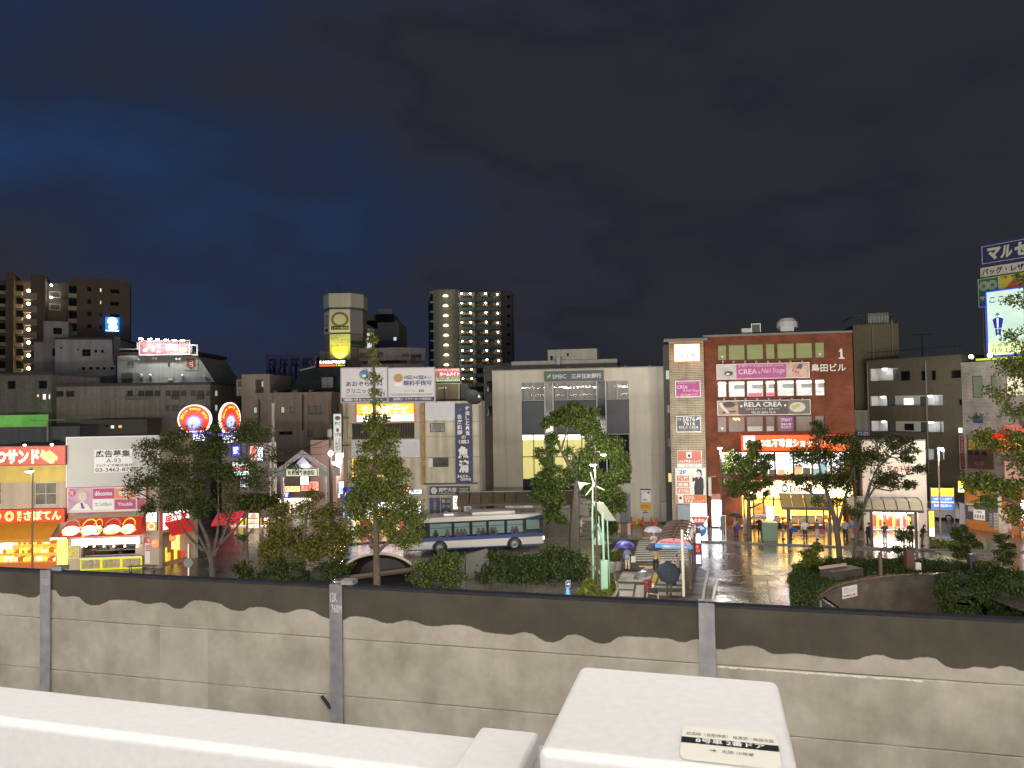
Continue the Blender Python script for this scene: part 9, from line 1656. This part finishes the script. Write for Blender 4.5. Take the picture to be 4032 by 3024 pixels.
tree('tall_conifer','tall narrow tree with a thin spire top before the clinic building','d',47.4,[((814,1265),(813,1190),(811,1080),(809,960),(808,850),(806,715)),((813,1190),(790,1150),(770,1110)),((813,1195),(850,1160),(880,1130)),((812,1150),(845,1110),(860,1070)),((812,1160),(785,1110),(778,1070))],[(806,728,9,28,0,.9),(807,775,13,26,0,.9),(808,812,16,16,0,.7),(810,850,17,12,0,.6),(812,872,14,10,0,.6),(815,908,32,16),(815,932,40,26),(820,970,50,28),(815,1010,60,30),(790,1040,46,26),(850,1045,55,30),(800,1075,62,30),(868,1085,50,34),(770,1110,40,28,0,.8),(840,1120,60,34),(895,1130,28,34),(785,1150,34,22,0,.7),(880,1165,40,22,0,.9),(765,1085,22,20)],'yellow',23000,.088,.24,5,.34)
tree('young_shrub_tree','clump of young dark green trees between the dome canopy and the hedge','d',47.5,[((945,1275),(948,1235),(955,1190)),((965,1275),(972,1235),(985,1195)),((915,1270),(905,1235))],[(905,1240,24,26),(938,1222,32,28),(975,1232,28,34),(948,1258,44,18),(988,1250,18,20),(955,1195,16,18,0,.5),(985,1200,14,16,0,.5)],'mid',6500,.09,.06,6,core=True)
tree('camphor_tree','massive dense green tree with a thick trunk covering the bank front','i',57.9,[((752,1700),(752,1500),(762,1300),(770,1100),(745,900)),((770,1120),(830,1000),(900,850)),((768,1100),(690,960),(640,880)),((765,1260),(900,1150),(1040,1060))],[(745,520,105,52),(640,590,100,56),(860,590,66,66),(550,650,74,44),(740,650,135,70),(880,700,90,70),(575,770,60,46,0,.8),(940,800,100,72),(1075,850,84,100),(1125,990,66,100),(960,910,84,66),(570,880,64,40,0,.6),(470,900,42,50,0,.6),(830,940,104,72),(560,1050,84,60),(720,1060,84,70),(880,1060,112,76),(1050,1100,116,86),(480,1110,84,52),(610,1160,104,66),(470,1235,84,52),(590,1300,96,66),(880,1200,92,80),(1030,1230,112,92),(1125,1320,54,76),(560,1400,78,56),(1000,1390,106,92),(1045,1510,66,56),(640,1460,52,38,0,.7),(700,880,60,50,0,.35),(520,980,50,50,0,.5)],'camphor',60000,.095,.5,7,.42,BARKG,twigs=30,shell=.3)
tree('street_tree','small round tree on the pavement before the brick building','l',61.8,[((968,1165),(965,950),(962,780),(965,600),(980,420)),((962,760),(880,620),(820,540)),((963,740),(1060,600),(1130,520)),((965,830),(1010,820),(1110,770))],[(1030,165,110,70),(800,270,90,84),(960,280,140,90),(1130,310,90,100),(755,400,84,74),(900,420,140,84),(1085,430,130,80),(740,545,76,66),(880,570,110,70),(1020,600,120,66),(1165,560,74,66),(800,680,76,46),(1000,700,90,40),(1165,680,60,34)],'mid',17000,.09,.24,8)
tree('forked_tree','large dark tree on two leaning trunks standing on the right planted island','d',51.6,[((1815,1212),(1808,1150),(1795,1090),(1775,1030),(1765,980)),((1843,1212),(1852,1150),(1868,1090),(1900,1045),(1960,1025)),((1850,1165),(1848,1090),(1845,1000)),((1810,1140),(1830,1060),(1850,990)),((1800,1110),(1770,1075),(1720,1050)),((1868,1090),(1890,1020),(1930,980))],[(1772,940,34,22),(1828,955,44,28),(1738,985,38,28),(1800,990,58,32),(1868,990,56,34),(1930,958,52,18),(1968,985,34,16),(1712,1040,28,18),(1768,1040,54,26),(1840,1040,50,32),(1905,1030,46,24),(1955,1045,40,11),(1790,1085,34,16,0,.7),(1850,1100,26,20,0,.7),(1985,1015,26,12,0,.8),(1760,920,18,10)],'dark',20000,.082,.24,9,.30,BARKG,twigs=80)
tree('young_tree','young leafy tree left of the forked tree at the roadside','p',49.5,[((1495,1320),(1492,1100),(1495,900),(1530,780))],[(1535,780,92,66),(1480,880,104,70),(1420,985,120,62),(1565,950,66,60),(1330,1015,80,32,0,.6)],'mid',3600,.09,.08,10)
for i,(t,b_,Y,lb) in enumerate(((((720,1110),(718,850),(715,640)),[(700,690,84,24),(725,750,120,22),(700,880,130,26),(745,955,110,28),(715,1040,84,30)],49.4,'small pine with tiered branches by the bus stop lightbox, left of three'),(((1318,1050),(1316,850),(1310,640)),[(1310,655,130,26),(1350,735,160,30),(1400,795,140,24),(1330,855,180,24),(1390,925,130,28)],52,'larger pine with tiered branches before the parking bay, middle of three'),(((1808,1100),(1808,900),(1800,720)),[(1785,745,100,30),(1830,830,120,28),(1780,915,140,28),(1850,985,110,30)],49.8,'thin pine with tiered branches at the right, before the bright shop'))):tree('pine_tree',lb,'o',Y,[t],b_,'dark',2400 if i!=1 else 3600,.075,.1,20+i,.6,group='tiered pines on the right island',z0=.25)
tree('edge_tree','tall yellow-green tree hanging into the right edge of the photo','d',44,[((2232,1300),(2228,1100),(2222,900),(2218,760),(2212,600)),((2226,1040),(2190,1000),(2150,975)),((2226,1120),(2180,1080),(2140,1060)),((2222,930),(2190,890),(2170,870)),((2219,820),(2195,790),(2180,770))],[(2205,600,12,16,0,.6),(2195,650,22,20,0,.4),(2190,720,28,26,0,.4),(2185,790,32,26,0,.45),(2165,850,34,26,0,.5),(2195,890,36,28,0,.5),(2130,945,36,24,0,.8),(2180,955,46,32,0,.6),(2110,1040,34,24),(2155,1050,52,32),(2200,1060,40,32),(2130,1085,32,18),(2190,1110,34,26,0,.6),(2105,900,14,10,0,.5),(2250,800,60,60),(2260,1000,60,80),(2250,640,40,40)],'yellow',15000,.10,.22,12,.34,BARKG)
def hedge(name,lb,k,Y,blobs,leaf,n,size,seed,z0=0.0,cat='hedge'):
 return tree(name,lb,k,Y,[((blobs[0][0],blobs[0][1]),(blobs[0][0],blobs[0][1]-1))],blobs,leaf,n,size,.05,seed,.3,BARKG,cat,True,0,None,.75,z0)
hedge('long_hedge','long thick dark hedge curving in front of the bus and the bank tree','d',49,[(1045+22*i,1232+(-6,-4,-2,0,4,2,-4,-8,-2,0)[i],26,40+(0,0,2,3,2,3,6,8,8,8)[i],1.2-.14*i) for i in range(10)]+[(1062+27*i,1262,28,22,-.6) for i in range(7)],'hedge',30000,.085,31)
hedge('roadside_shrub','dense dark shrub under the broad olive tree','d',48.3,[(590,1245,34,20),(640,1245,34,24),(690,1242,36,26),(725,1235,24,24),(545,1262,34,14),(600,1225,30,14)],'hedge',11000,.085,32,cat='shrub')
hedge('clipped_hedge','flat-topped clipped hedge around the forked tree trunks','C',50.5,[(400+62*i,165+(i%2)*8+6*max(0,i-4),60,52,-.4) for i in range(7)]+[(430+70*i,215,60,40,-1.2) for i in range(4)],'hedge',9000,.075,33,.25)
hedge('low_hedge','low clipped hedge between the pines on the right island','C',48.8,[(1310+55*i,195,50,46) for i in range(6)],'hedge',5200,.075,34,.25)
hedge('pine_foot_shrub','small round shrub right of the low clipped hedge','C',48,[(1850,190,90,50),(1960,210,70,40)],'mid',2600,.08,35,.25,'shrub')
hedge('dark_shrub_mass','big dark shrubbery filling the lower right corner behind the concrete wall','C',43.5,[(1500,330,110,80,1),(1650,310,130,80,1.5),(1800,300,120,70,2),(1950,330,130,90,1),(2120,330,140,110),(1500,460,110,110),(1650,460,130,120),(1820,450,130,110),(2000,470,140,120),(2180,480,120,130),(1480,580,90,90),(1650,600,120,90),(2050,600,150,100),(2200,640,120,80),(1650,690,100,50,-2)],'hedge',24000,.085,36,0.0,'shrubbery')
for i,(x,y,lb) in enumerate(((1850,620,'leafy shrub growing in the concrete tub at the crosswalk'),(1730,600,'leafy shrub behind the green control cabinet'))):hedge('potted_shrub',lb,'y',gnd('y',1858,888,0).y+.1+i*.8,[(x,y,75,60),(x+40,y+40,55,45),(x-50,y+30,60,50)],'mid',1500,.07,50+i,.3,'shrub')
def cover(name,P,leaf,n,size,h,seed,z0):
 rng=np.random.default_rng(seed);P=[gnd(k,x,y,z0) for k,x,y in P];L_=tessellate_polygon([P]);A=np.array([((P[b]-P[a]).cross(P[c]-P[a])).length for a,b,c in L_]);A=A/A.sum();out=[]
 for t,w in zip(L_,A):
  m=int(n*w);u=rng.random((m,2));u=np.where(u.sum(1)[:,None]>1,1-u,u);a,b,c=[np.array(P[j]) for j in t];out.append(a+u[:,:1]*(b-a)+u[:,1:]*(c-a))
 C=np.concatenate(out);C[:,2]+=rng.random(len(C))*h*(.6+.4*np.sin(C[:,0]*2.1)*np.cos(C[:,1]*1.7));o=leaf_obj(name,C,size,LG[leaf],None,rng);return kind(o,'stuff')
cover('grass',[('y',1200,1370),('y',1330,1150),('y',1420,960),('y',1620,960),('y',1800,980),('y',1850,1120),('y',1860,1230),('y',1770,1400)],'grass',6500,.09,.5,41,0)
cover('ground_cover',[('f',3105,2275),('f',3150,2245),('f',3230,2235),('f',3330,2260),('f',3290,2300),('f',3225,2350),('f',3222,2430),('f',3120,2440)],'hedge',9000,.07,.35,42,.25)
cover('island_plants',[('f',3240,2225),('f',3560,2205),('f',3900,2245),('f',4032,2262),('f',3700,2262),('f',3430,2272),('f',3330,2290)],'hedge',8000,.075,.5,43,.25)
cover('pavement_plants',[('o',1030,790),('o',1250,800),('o',1560,830),('o',1600,860),('o',1200,850),('o',1030,845)],'grass',2200,.09,.5,44,.13)
gw_=F(at('h',1290,900,49.6),.3);q_=[gw_.uv('h',x,y) for x,y in ((1180,1060),(1420,1060),(1370,690),(1180,740))]
mb=MB();mb.fprism(gw_,q_,-.3,0);tag(mb.build('ramp_tile_wall',mat('grey_tile_wall',(.075,.072,.066),.6,var=.2),None),'grey tiled ramp wall showing left of the long hedge','wall')
# ================================================================ people and umbrellas
SK=mat('skin',(.42,.25,.17),.5)
def cloth(c):return mat('cloth_%d_%d_%d'%tuple(int(v_*999) for v_ in c),c,.85,var=.15,scale=9)
def loft(mb,P,n=10):
 """P: (centre, radius x, radius y) rings joined and capped"""
 P=[(Vec(p[0]),p[1],p[2]) for p in P];vs=[];fs=[]
 for i,(c,a,b) in enumerate(P):
  t=(P[min(i+1,len(P)-1)][0]-P[max(i-1,0)][0]).normalized();x=Vec((1,0,0));x=(x-t*x.dot(t));x=x.normalized() if x.length>.2 else Vec((0,1,0));y=t.cross(x)
  vs+=[c+x*a*math.cos(2*math.pi*j/n)+y*b*math.sin(2*math.pi*j/n) for j in range(n)]
 for i in range(len(P)-1):fs+=[(i*n+j,i*n+(j+1)%n,(i+1)*n+(j+1)%n,(i+1)*n+j) for j in range(n)]
 m=(len(P)-1)*n;fs+=[tuple(range(n))[::-1],tuple(range(m,m+n))];mb.raw(vs,fs)
def ell(mb,c,rx,ry,rz):loft(mb,[((c[0],c[1],c[2]+rz*math.cos(math.pi*i/8)),rx*max(.05,math.sin(math.pi*i/8)),ry*max(.05,math.sin(math.pi*i/8))) for i in range(9)],12)
def fuse(mb,name,m,par,M,voxel):
 mb.v=[tuple(M@Vec(v_)) for v_ in mb.v];o=mb.build(name,m,par,True);md=o.modifiers.new('fuse','REMESH');md.mode='VOXEL';md.voxel_size=voxel;md.use_smooth_shade=True
 dg=bpy.context.evaluated_depsgraph_get();me=bpy.data.meshes.new_from_object(o.evaluated_get(dg));o.modifiers.clear();old=o.data;o.data=me;bpy.data.meshes.remove(old)
 if not me.materials:me.materials.append(m)
 return o
ARM={'down':((.245,.03,1.11),(.255,-.06,.86)),'phone':((.235,.06,1.13),(.07,-.27,1.17)),'umb':((.235,.0,1.12),(.12,-.22,1.24)),'cross':((.245,-.02,1.14),(.02,-.2,1.14)),'bag':((.235,.02,1.10),(.25,-.12,.88)),'ear':((.26,-.1,1.2),(.12,-.1,1.48))}
def person(lb,p,yaw,H,top,bot,hair,aL='down',aR='down',stride=.0,skirt=0,sleeve=1,long_top=0,mask=0,lh=0,shoe=(.03,.03,.03),lean=0,cap=None,shorts=0):
 o=thing('person',lb,'person',p);s=H/1.7;M=Matrix.Translation(p)@Matrix.Rotation(yaw,4,'Z')@Matrix.Scale(s,4)
 V=lambda x,y,z:(x,y-lean*max(0,z-.9),z)
 fem=.92 if lh else 1.0
 tor=[(V(0,.0,.80),.13,.10),(V(0,0,.92),.160,.112),(V(0,-.005,1.05),.132*fem,.095),(V(0,-.01,1.22),.160*fem,.108),(V(0,0,1.34),.178*fem,.095),(V(0,.005,1.42),.10,.07),(V(0,0,1.47),.056,.058),(V(0,-.005,1.53),.052,.055)]
 def leg(sg,g=0,zb=.07):k_=sg*stride;return [(V(sg*.085,0,.90),.09+g,.095+g),(V(sg*.09,-k_*.5-.01,.70),.078+g,.085+g),(V(sg*.092,-k_*.9-.02,.50),.056+g,.06+g),(V(sg*.092,-k_+.03+max(0,-k_)*.3,.30),.05+g*1.2,.056+g*1.2),(V(sg*.092,-k_*1.1+.03+max(0,-k_)*.5,zb),.036+g*1.4,.04+g*1.4)]
 def arm(sg,pose,g=0,f_=1.0):e,w=ARM[pose];A=Vec(V(sg*.168*fem,.0,1.375));E=Vec(V(sg*e[0],e[1],e[2]));W=Vec(V(sg*w[0],w[1],w[2]));P=[(A,.056+g,.056+g),(A+(E-A)*.5,.048+g,.05+g),(E,.040+g,.042+g)];return P+([(E+(W-E)*.5,.035+g,.037+g),(W,.025+g,.026+g)] if f_>=1 else [])
 mb=MB();loft(mb,tor);hz=1.60
 ell(mb,V(0,-.01,hz),.077,.094,.118);ell(mb,V(0,-.035,hz-.055),.055,.062,.06);loft(mb,[(V(0,-.098,hz+.01),.011,.012),(V(0,-.118,hz-.02),.016,.014),(V(0,-.10,hz-.032),.014,.01)]);ell(mb,V(0,-.094,hz-.058),.024,.012,.009)
 for sg in (-1,1):
  ell(mb,V(sg*.079,.0,hz-.01),.012,.022,.032);loft(mb,leg(sg));k_=sg*stride;fy=-k_*1.1+.03+max(0,-k_)*.5;loft(mb,[(V(sg*.092,fy+.05,.05),.032,.035),(V(sg*.094,fy-.06,.045),.04,.035),(V(sg*.098,fy-.16,.03),.036,.022)])
  pose=aL if sg<0 else aR;loft(mb,arm(sg,pose));e,w=ARM[pose];W=Vec(V(sg*w[0],w[1],w[2]));d=(W-Vec(V(sg*e[0],e[1],e[2]))).normalized();sd=d.cross(Vec((0,0,1)) if abs(d.z)<.8 else Vec((0,1,0))).normalized();cu=d.cross(sd)
  loft(mb,[(W,.024,.02),(W+d*.04,.038,.018),(W+d*.085,.036,.016)])
  for i in range(4):b_=W+d*.08+sd*(-.03+.02*i);L_=(.062,.074,.07,.055)[i];c_=cu*(.3+.06*i);loft(mb,[(b_,.0095,.0095),(b_+d*L_*.5+c_*.02,.009,.009),(b_+d*L_*.8+c_*L_,.0075,.0075)],6)
  loft(mb,[(W+d*.02-sd*.03,.012,.012),(W+d*.05-sd*.055,.011,.011),(W+d*.085-sd*.05+cu*.02,.008,.008)],6)
 fuse(mb,'body',SK,o,M,.0145*s)
 mb=MB();zt=.70 if long_top else .86
 tp=[(V(0,0,zt),.165+.03*long_top,.125+.03*long_top)]+[(c,a+.017,b+.017) for c,a,b in tor[1:6]];loft(mb,tp)
 for sg,ps in ((-1,aL),(1,aR)):loft(mb,arm(sg,ps,.016,sleeve))
 fuse(mb,'top',cloth(top),o,M,.02*s)
 mb=MB()
 if skirt:loft(mb,[(V(0,0,1.0),.148,.115),(V(0,0,.85),.18,.14),(V(0,0,skirt),.22+.05,.19)]);fuse(mb,'skirt',cloth(bot),o,M,.022*s)
 else:
  loft(mb,[(V(0,0,.84),.15,.115),(V(0,0,.93),.172,.126),(V(0,0,1.03),.15,.112)])
  for sg in (-1,1):loft(mb,leg(sg,.016)[:3 if shorts else 5])
  fuse(mb,'trousers',cloth(bot),o,M,.02*s)
 for sg in (-1,1):
  k_=sg*stride;fy=-k_*1.1+.03+max(0,-k_)*.5;mb=MB();loft(mb,[(V(sg*.092,fy+.075,.045),.03,.04),(V(sg*.092,fy+.02,.05),.042,.045),(V(sg*.095,fy-.08,.04),.047,.036),(V(sg*.10,fy-.19,.025),.038,.022)]);mb.v=[tuple(M@Vec(v_)) for v_ in mb.v];mb.build('shoe',cloth(shoe),o,True)
 mb=MB();ell(mb,V(0,.018,hz+.035),.088,.098,.098)
 if lh:loft(mb,[(V(0,.05,hz+.05),.085,.06),(V(0,.075,hz-.08),.09,.05),(V(0,.085,hz-.12-lh),.06,.03)])
 fuse(mb,'hair',cloth(hair),o,M,.02*s)
 mb=MB()
 for sg in (-1,1):ell(mb,V(sg*.031,-.094,hz+.008),.011,.007,.006)
 mb.v=[tuple(M@Vec(v_)) for v_ in mb.v];mb.build('eyes',cloth((.02,.015,.012)),o)
 if mask:mb=MB();ell(mb,V(0,-.065,hz-.05),.062,.052,.05);mb.v=[tuple(M@Vec(v_)) for v_ in mb.v];mb.build('mask',cloth((.6,.6,.58)),o,True)
 if cap:mb=MB();ell(mb,V(0,.0,hz+.06),.094,.11,.075);ell(mb,V(0,-.12,hz+.05),.065,.07,.012);mb.v=[tuple(M@Vec(v_)) for v_ in mb.v];mb.build('cap',cloth(cap),o,True)
 return o
def umbrella(lb,top,r,m,tilt=(0,0,1),grip=None,n=8):
 a=Vec(tilt).normalized();x=a.cross(Vec((0,1,0))).normalized();y=a.cross(x);o=thing('umbrella',lb,'umbrella',top);h=r*.52;rings=[]
 for i in range(6):t=i/5;rings.append((r*math.sin(t*1.45)/math.sin(1.45),-h*(1-math.cos(t*1.45))/(1-math.cos(1.45))))
 mb=MB();vs=[];K=n*2
 for i,(rr_,z) in enumerate(rings):
  for j in range(K):w=2*math.pi*j/K;q=rr_*(1 if j%2==0 else 1-.09*i/5);vs.append(Vec(top)+x*q*math.cos(w)+y*q*math.sin(w)+a*(z+(.03*i/5 if j%2 else 0)))
 mb.raw(vs,[(i*K+j,i*K+(j+1)%K,(i+1)*K+(j+1)%K,(i+1)*K+j) for i in range(5) for j in range(K)]);mb.build('canopy',m,o)
 mb=MB();e=grip or Vec(top)-a*.75;mb.tube([Vec(top)+a*.05,e],.008,6);mb.build('shaft',STEEL,o)
 mb=MB();mb.tube([e,e-a*.1,e-a*.14+x*.03,e-a*.1+x*.06],.013,6);mb.build('handle',BLACK,o)
 for j in range(n):w=2*math.pi*j/n;mb=MB();mb.tube([Vec(top)-a*.02]+[Vec(top)+(x*math.cos(w)+y*math.sin(w))*rr_*.985+a*(z-.012) for rr_,z in rings[1:]],.004,4);mb.build('rib',DKS,o)
 return o
def bag(lb,p,w,h,d,c,m=None):o=thing('hand_bag',lb,'bag',p);mb=MB();mb.box(p.x-w/2,p.y-d/2,p.z-h,p.x+w/2,p.y+d/2,p.z);bev(mb.build('body',m or cloth(c),o),.02,2);mb=MB();mb.tube([p+Vec((-w*.3,0,0)),p+Vec((-w*.15,0,.14)),p+Vec((w*.15,0,.14)),p+Vec((w*.3,0,0))],.008,5);mb.build('strap',cloth(c),o)
BLK,WHT,NVY=(.014,.014,.016),(.50,.49,.46),(.02,.022,.04);HB=(.012,.010,.009)
q=gnd('x',928,640,.02);person('pedestrian in white shirt and black shorts walking under a pale clear umbrella',q,0,1.7,WHT,BLK,HB,'umb','down',.12,sleeve=.5,shorts=1,mask=1);umbrella('pale translucent umbrella over the crosswalk',q+Vec((-.05,-.15,2.18)),.72,mat('clear_vinyl',(.42,.42,.46),.2,alpha=.75),grip=q+Vec((-.12,-.22,1.24)))
q=gnd('x',962,945,.14);person('pedestrian in yellow jacket and dark trousers walking toward the station under navy',q,0,1.6,(.42,.33,.14),BLK,HB,'umb','bag',.16,mask=1,lh=.06);umbrella('dark navy umbrella above the yellow jacket',q+Vec((-.12,-.1,1.86)),.60,cloth((.022,.02,.05)),(-.1,-.15,1),q+Vec((-.12,-.2,1.2)))
bag('white shopping bag held beside the yellow jacket',q+Vec((.42,-.12,.72)),.34,.4,.12,WHT)
q=gnd('x',432,918,.14);person('pedestrian seen from behind in a blue-grey tunic and cream trousers',q,R(180),1.62,(.13,.17,.25),(.46,.41,.28),HB,'umb','bag',.06,long_top=1,lh=.04)
gal=bpy.data.materials.new('galaxy_print');gal.use_nodes=True;n_=gal.node_tree.nodes;tc_=n_.new('ShaderNodeTexCoord');no_=n_.new('ShaderNodeTexNoise');no_.inputs['Scale'].default_value=2.2;no_.inputs['Detail'].default_value=5;cr_=n_.new('ShaderNodeValToRGB');cr_.color_ramp.elements[0].position=.38;cr_.color_ramp.elements[0].color=(.01,.012,.09,1);cr_.color_ramp.elements[1].position=.72;cr_.color_ramp.elements[1].color=(.25,.45,.55,1);e_=cr_.color_ramp.elements.new(.55);e_.color=(.06,.05,.36,1);gal.node_tree.links.new(tc_.outputs['Object'],no_.inputs[0]);gal.node_tree.links.new(no_.outputs[0],cr_.inputs[0]);gal.node_tree.links.new(cr_.outputs[0],n_['Principled BSDF'].inputs[0])
umbrella('blue and violet galaxy-print umbrella over the blue-grey tunic',q+Vec((-.12,.1,1.95)),.66,gal,(.05,-.1,1),q+Vec((.12,.22,1.2)));bag('white printed tote bag hanging at the blue-grey tunic',q+Vec((.40,.0,.92)),.30,.42,.1,WHT)
q=gnd('x',1205,1385,.14);person('dark-clothed pedestrian seen from behind under a big navy umbrella near the shelter',q,R(180),1.7,BLK,(.045,.05,.035),HB,'umb','down',.08);umbrella('big dark navy umbrella tipped back toward the wall near the taxi shelter',at('x',1212,925,q.y-.35),.72,cloth((.016,.022,.035)),(0,-.75,.55),q+Vec((.1,.2,1.2)))
q=gnd('x',1288,1195,.14);person('grey-haired passenger in white shirt queueing at the taxi shelter',q,R(-140),1.68,WHT,BLK,(.2,.19,.18),'phone','down',.03)
q=gnd('x',1372,1120,.14);person('black-haired passenger in cream blouse and striped dark skirt under the taxi shelter',q,R(60),1.62,(.45,.40,.33),(.08,.08,.085),HB,'phone','cross',.04,skirt=.45,sleeve=.5)
q=gnd('f',2549,2374,.14);person('pedestrian in dark red coat and face mask below the crosswalk',q,R(10),1.62,(.16,.018,.022),NVY,(.03,.015,.01),'umb','down',.1,long_top=1,mask=1,lh=.08);umbrella('smoky see-through umbrella tilted over the dark red coat',q+Vec((-.25,-.05,1.86)),.66,mat('smoky_vinyl',(.08,.09,.09),.3,alpha=.8),(-.3,.1,1),q+Vec((-.12,-.22,1.2)))
q=Vec((at('f',2571,2330,39.8).x,39.8,.14));person('pedestrian in plain black T-shirt and white mask nearest to the concrete wall',q,R(8),1.74,BLK,NVY,(.035,.012,.008),'cross','bag',.14,sleeve=.5,mask=1)
q=gnd('l',826,1140,.13);person('long-coated figure with blue bag under a black umbrella before the brick building',q,R(200),1.62,(.30,.24,.17),NVY,(.05,.03,.02),'umb','bag',.03,lh=.1);umbrella('black umbrella with a pale edge on the brick building pavement',q+Vec((0,-.05,1.98)),.66,cloth((.03,.02,.024)),(.12,.05,1));bag('royal blue shoulder bag against the tan coat',q+Vec((.08,-.25,1.0)),.36,.34,.14,(.02,.06,.3))
q=gnd('l',925,1122,.13);person('figure in white shirt and pale trousers half hidden by the small round tree',q,R(30),1.7,WHT,(.34,.31,.26),HB,'cross','down',.02)
q=gnd('l',1085,1142,.13);person('figure in black suit jacket and white shirt left of the green cabinet',q,R(-10),1.68,BLK,BLK,HB,'phone','umb',.03,mask=1);umbrella('pinkish white umbrella behind the black suit jacket',q+Vec((0,.25,1.85)),.74,mat('pink_vinyl',(.48,.36,.33),.4,alpha=.9),(0,.35,1))
q=gnd('A',815,988,.13);person('waiting figure in dark cap and vest right of the green cabinet',q,R(80),1.72,(.09,.075,.06),(.36,.32,.24),HB,'phone','cross',.03,cap=BLK);bag('dark backpack worn by the capped figure',q+Vec((-.24,.05,1.35)),.16,.45,.3,BLK)
q=gnd('A',948,992,.13);person('waiting figure in grey top at the shelter post with a blue bag',q,R(60),1.66,(.22,.20,.17),NVY,HB,'phone','bag',.03,sleeve=.5);bag('blue sports bag hanging beside the shelter post',q+Vec((.2,-.2,.95)),.52,.32,.2,(.02,.06,.28))
q=gnd('A',1197,1003,.13);person('grey-haired figure in white shirt and dark trousers seen from behind in mid-shelter',q,R(170),1.7,WHT,NVY,(.22,.2,.18),'phone','down',.02)
q=gnd('A',1408,994,.13);person('figure in grey jacket and pale trousers with a pink bag in the amber shelter',q,R(110),1.64,(.10,.095,.10),(.36,.32,.25),HB,'phone','bag',.03);bag('pink and black carrier bag beside the grey jacket',q+Vec((.34,-.1,.85)),.32,.38,.14,(.35,.04,.16))
q=gnd('A',1618,1005,.13);person('figure in pale shirt half behind the right shelter post',q,R(150),1.68,(.3,.28,.25),(.2,.18,.15),HB)
q=gnd('A',1898,998,.13);person('dark figure standing between the forked tree trunks',q,R(170),1.7,(.25,.25,.25),BLK,HB,'down','down',.05)
q=gnd('A',2015,985,.13);person('figure in blue shirt with a red bag behind the right trunk',q,R(190),1.68,(.10,.14,.28),(.3,.26,.2),HB,'phone','bag');bag('bright red bag held by the blue shirt',q+Vec((.22,-.15,1.0)),.34,.5,.16,(.5,.03,.02))
q=gnd('o',338,815,.13);person('figure all in black at the left end of the cream shelter',q,R(200),1.72,BLK,BLK,HB,'phone','down',.06)
q=gnd('o',510,800,.13);person('figure in dark T-shirt and pale shorts lit from behind by the cream shop',q,R(175),1.66,(.06,.06,.07),(.26,.24,.22),HB,'cross','cross',.02,sleeve=.5,shorts=1)
q=gnd('o',918,828,.13);person('figure in black coat bent over a phone at the bus stop lightbox',q,R(100),1.62,BLK,(.10,.05,.04),(.03,.015,.01),'phone','phone',.08,long_top=1,lh=.1,lean=.35)
q=gnd('o',795,800,.13);person('dark figure standing inside the right end of the cream shelter',q,R(160),1.7,(.03,.03,.035),BLK,HB,'cross','down')
q=gnd('o',1882,752,0);person('child-sized walker in pale pink top heading for the dazzling shop',q,R(190),1.5,(.50,.32,.33),(.35,.1,.14),(.05,.025,.015),'down','down',.08,lh=.12,shorts=1)
q=gnd('o',1992,728,0);person('walker in orange top and grey skirt before the dazzling shop',q,R(170),1.62,(.48,.09,.03),(.09,.095,.12),HB,'bag','down',.1,skirt=.5)
q=gnd('y',1272,275,.13);person('white-clothed figure on the pavement between the bank tree and a brown post',q,R(100),1.68,(.55,.55,.52),(.42,.38,.30),HB,'phone','down',.06)
for x,lb,c in ((905,'stall cook in black with red apron at the left of the counter',(.10,.02,.02)),(1500,'stall cook in dark shirt with red collar at the right of the counter',BLK)):
 u=FBb.uv('L',x,1200,-.9);q=FBb.pt(u[0],.12,-1.1);person(lb,q,0,1.66,c,BLK,HB,'cross','phone',sleeve=.5)
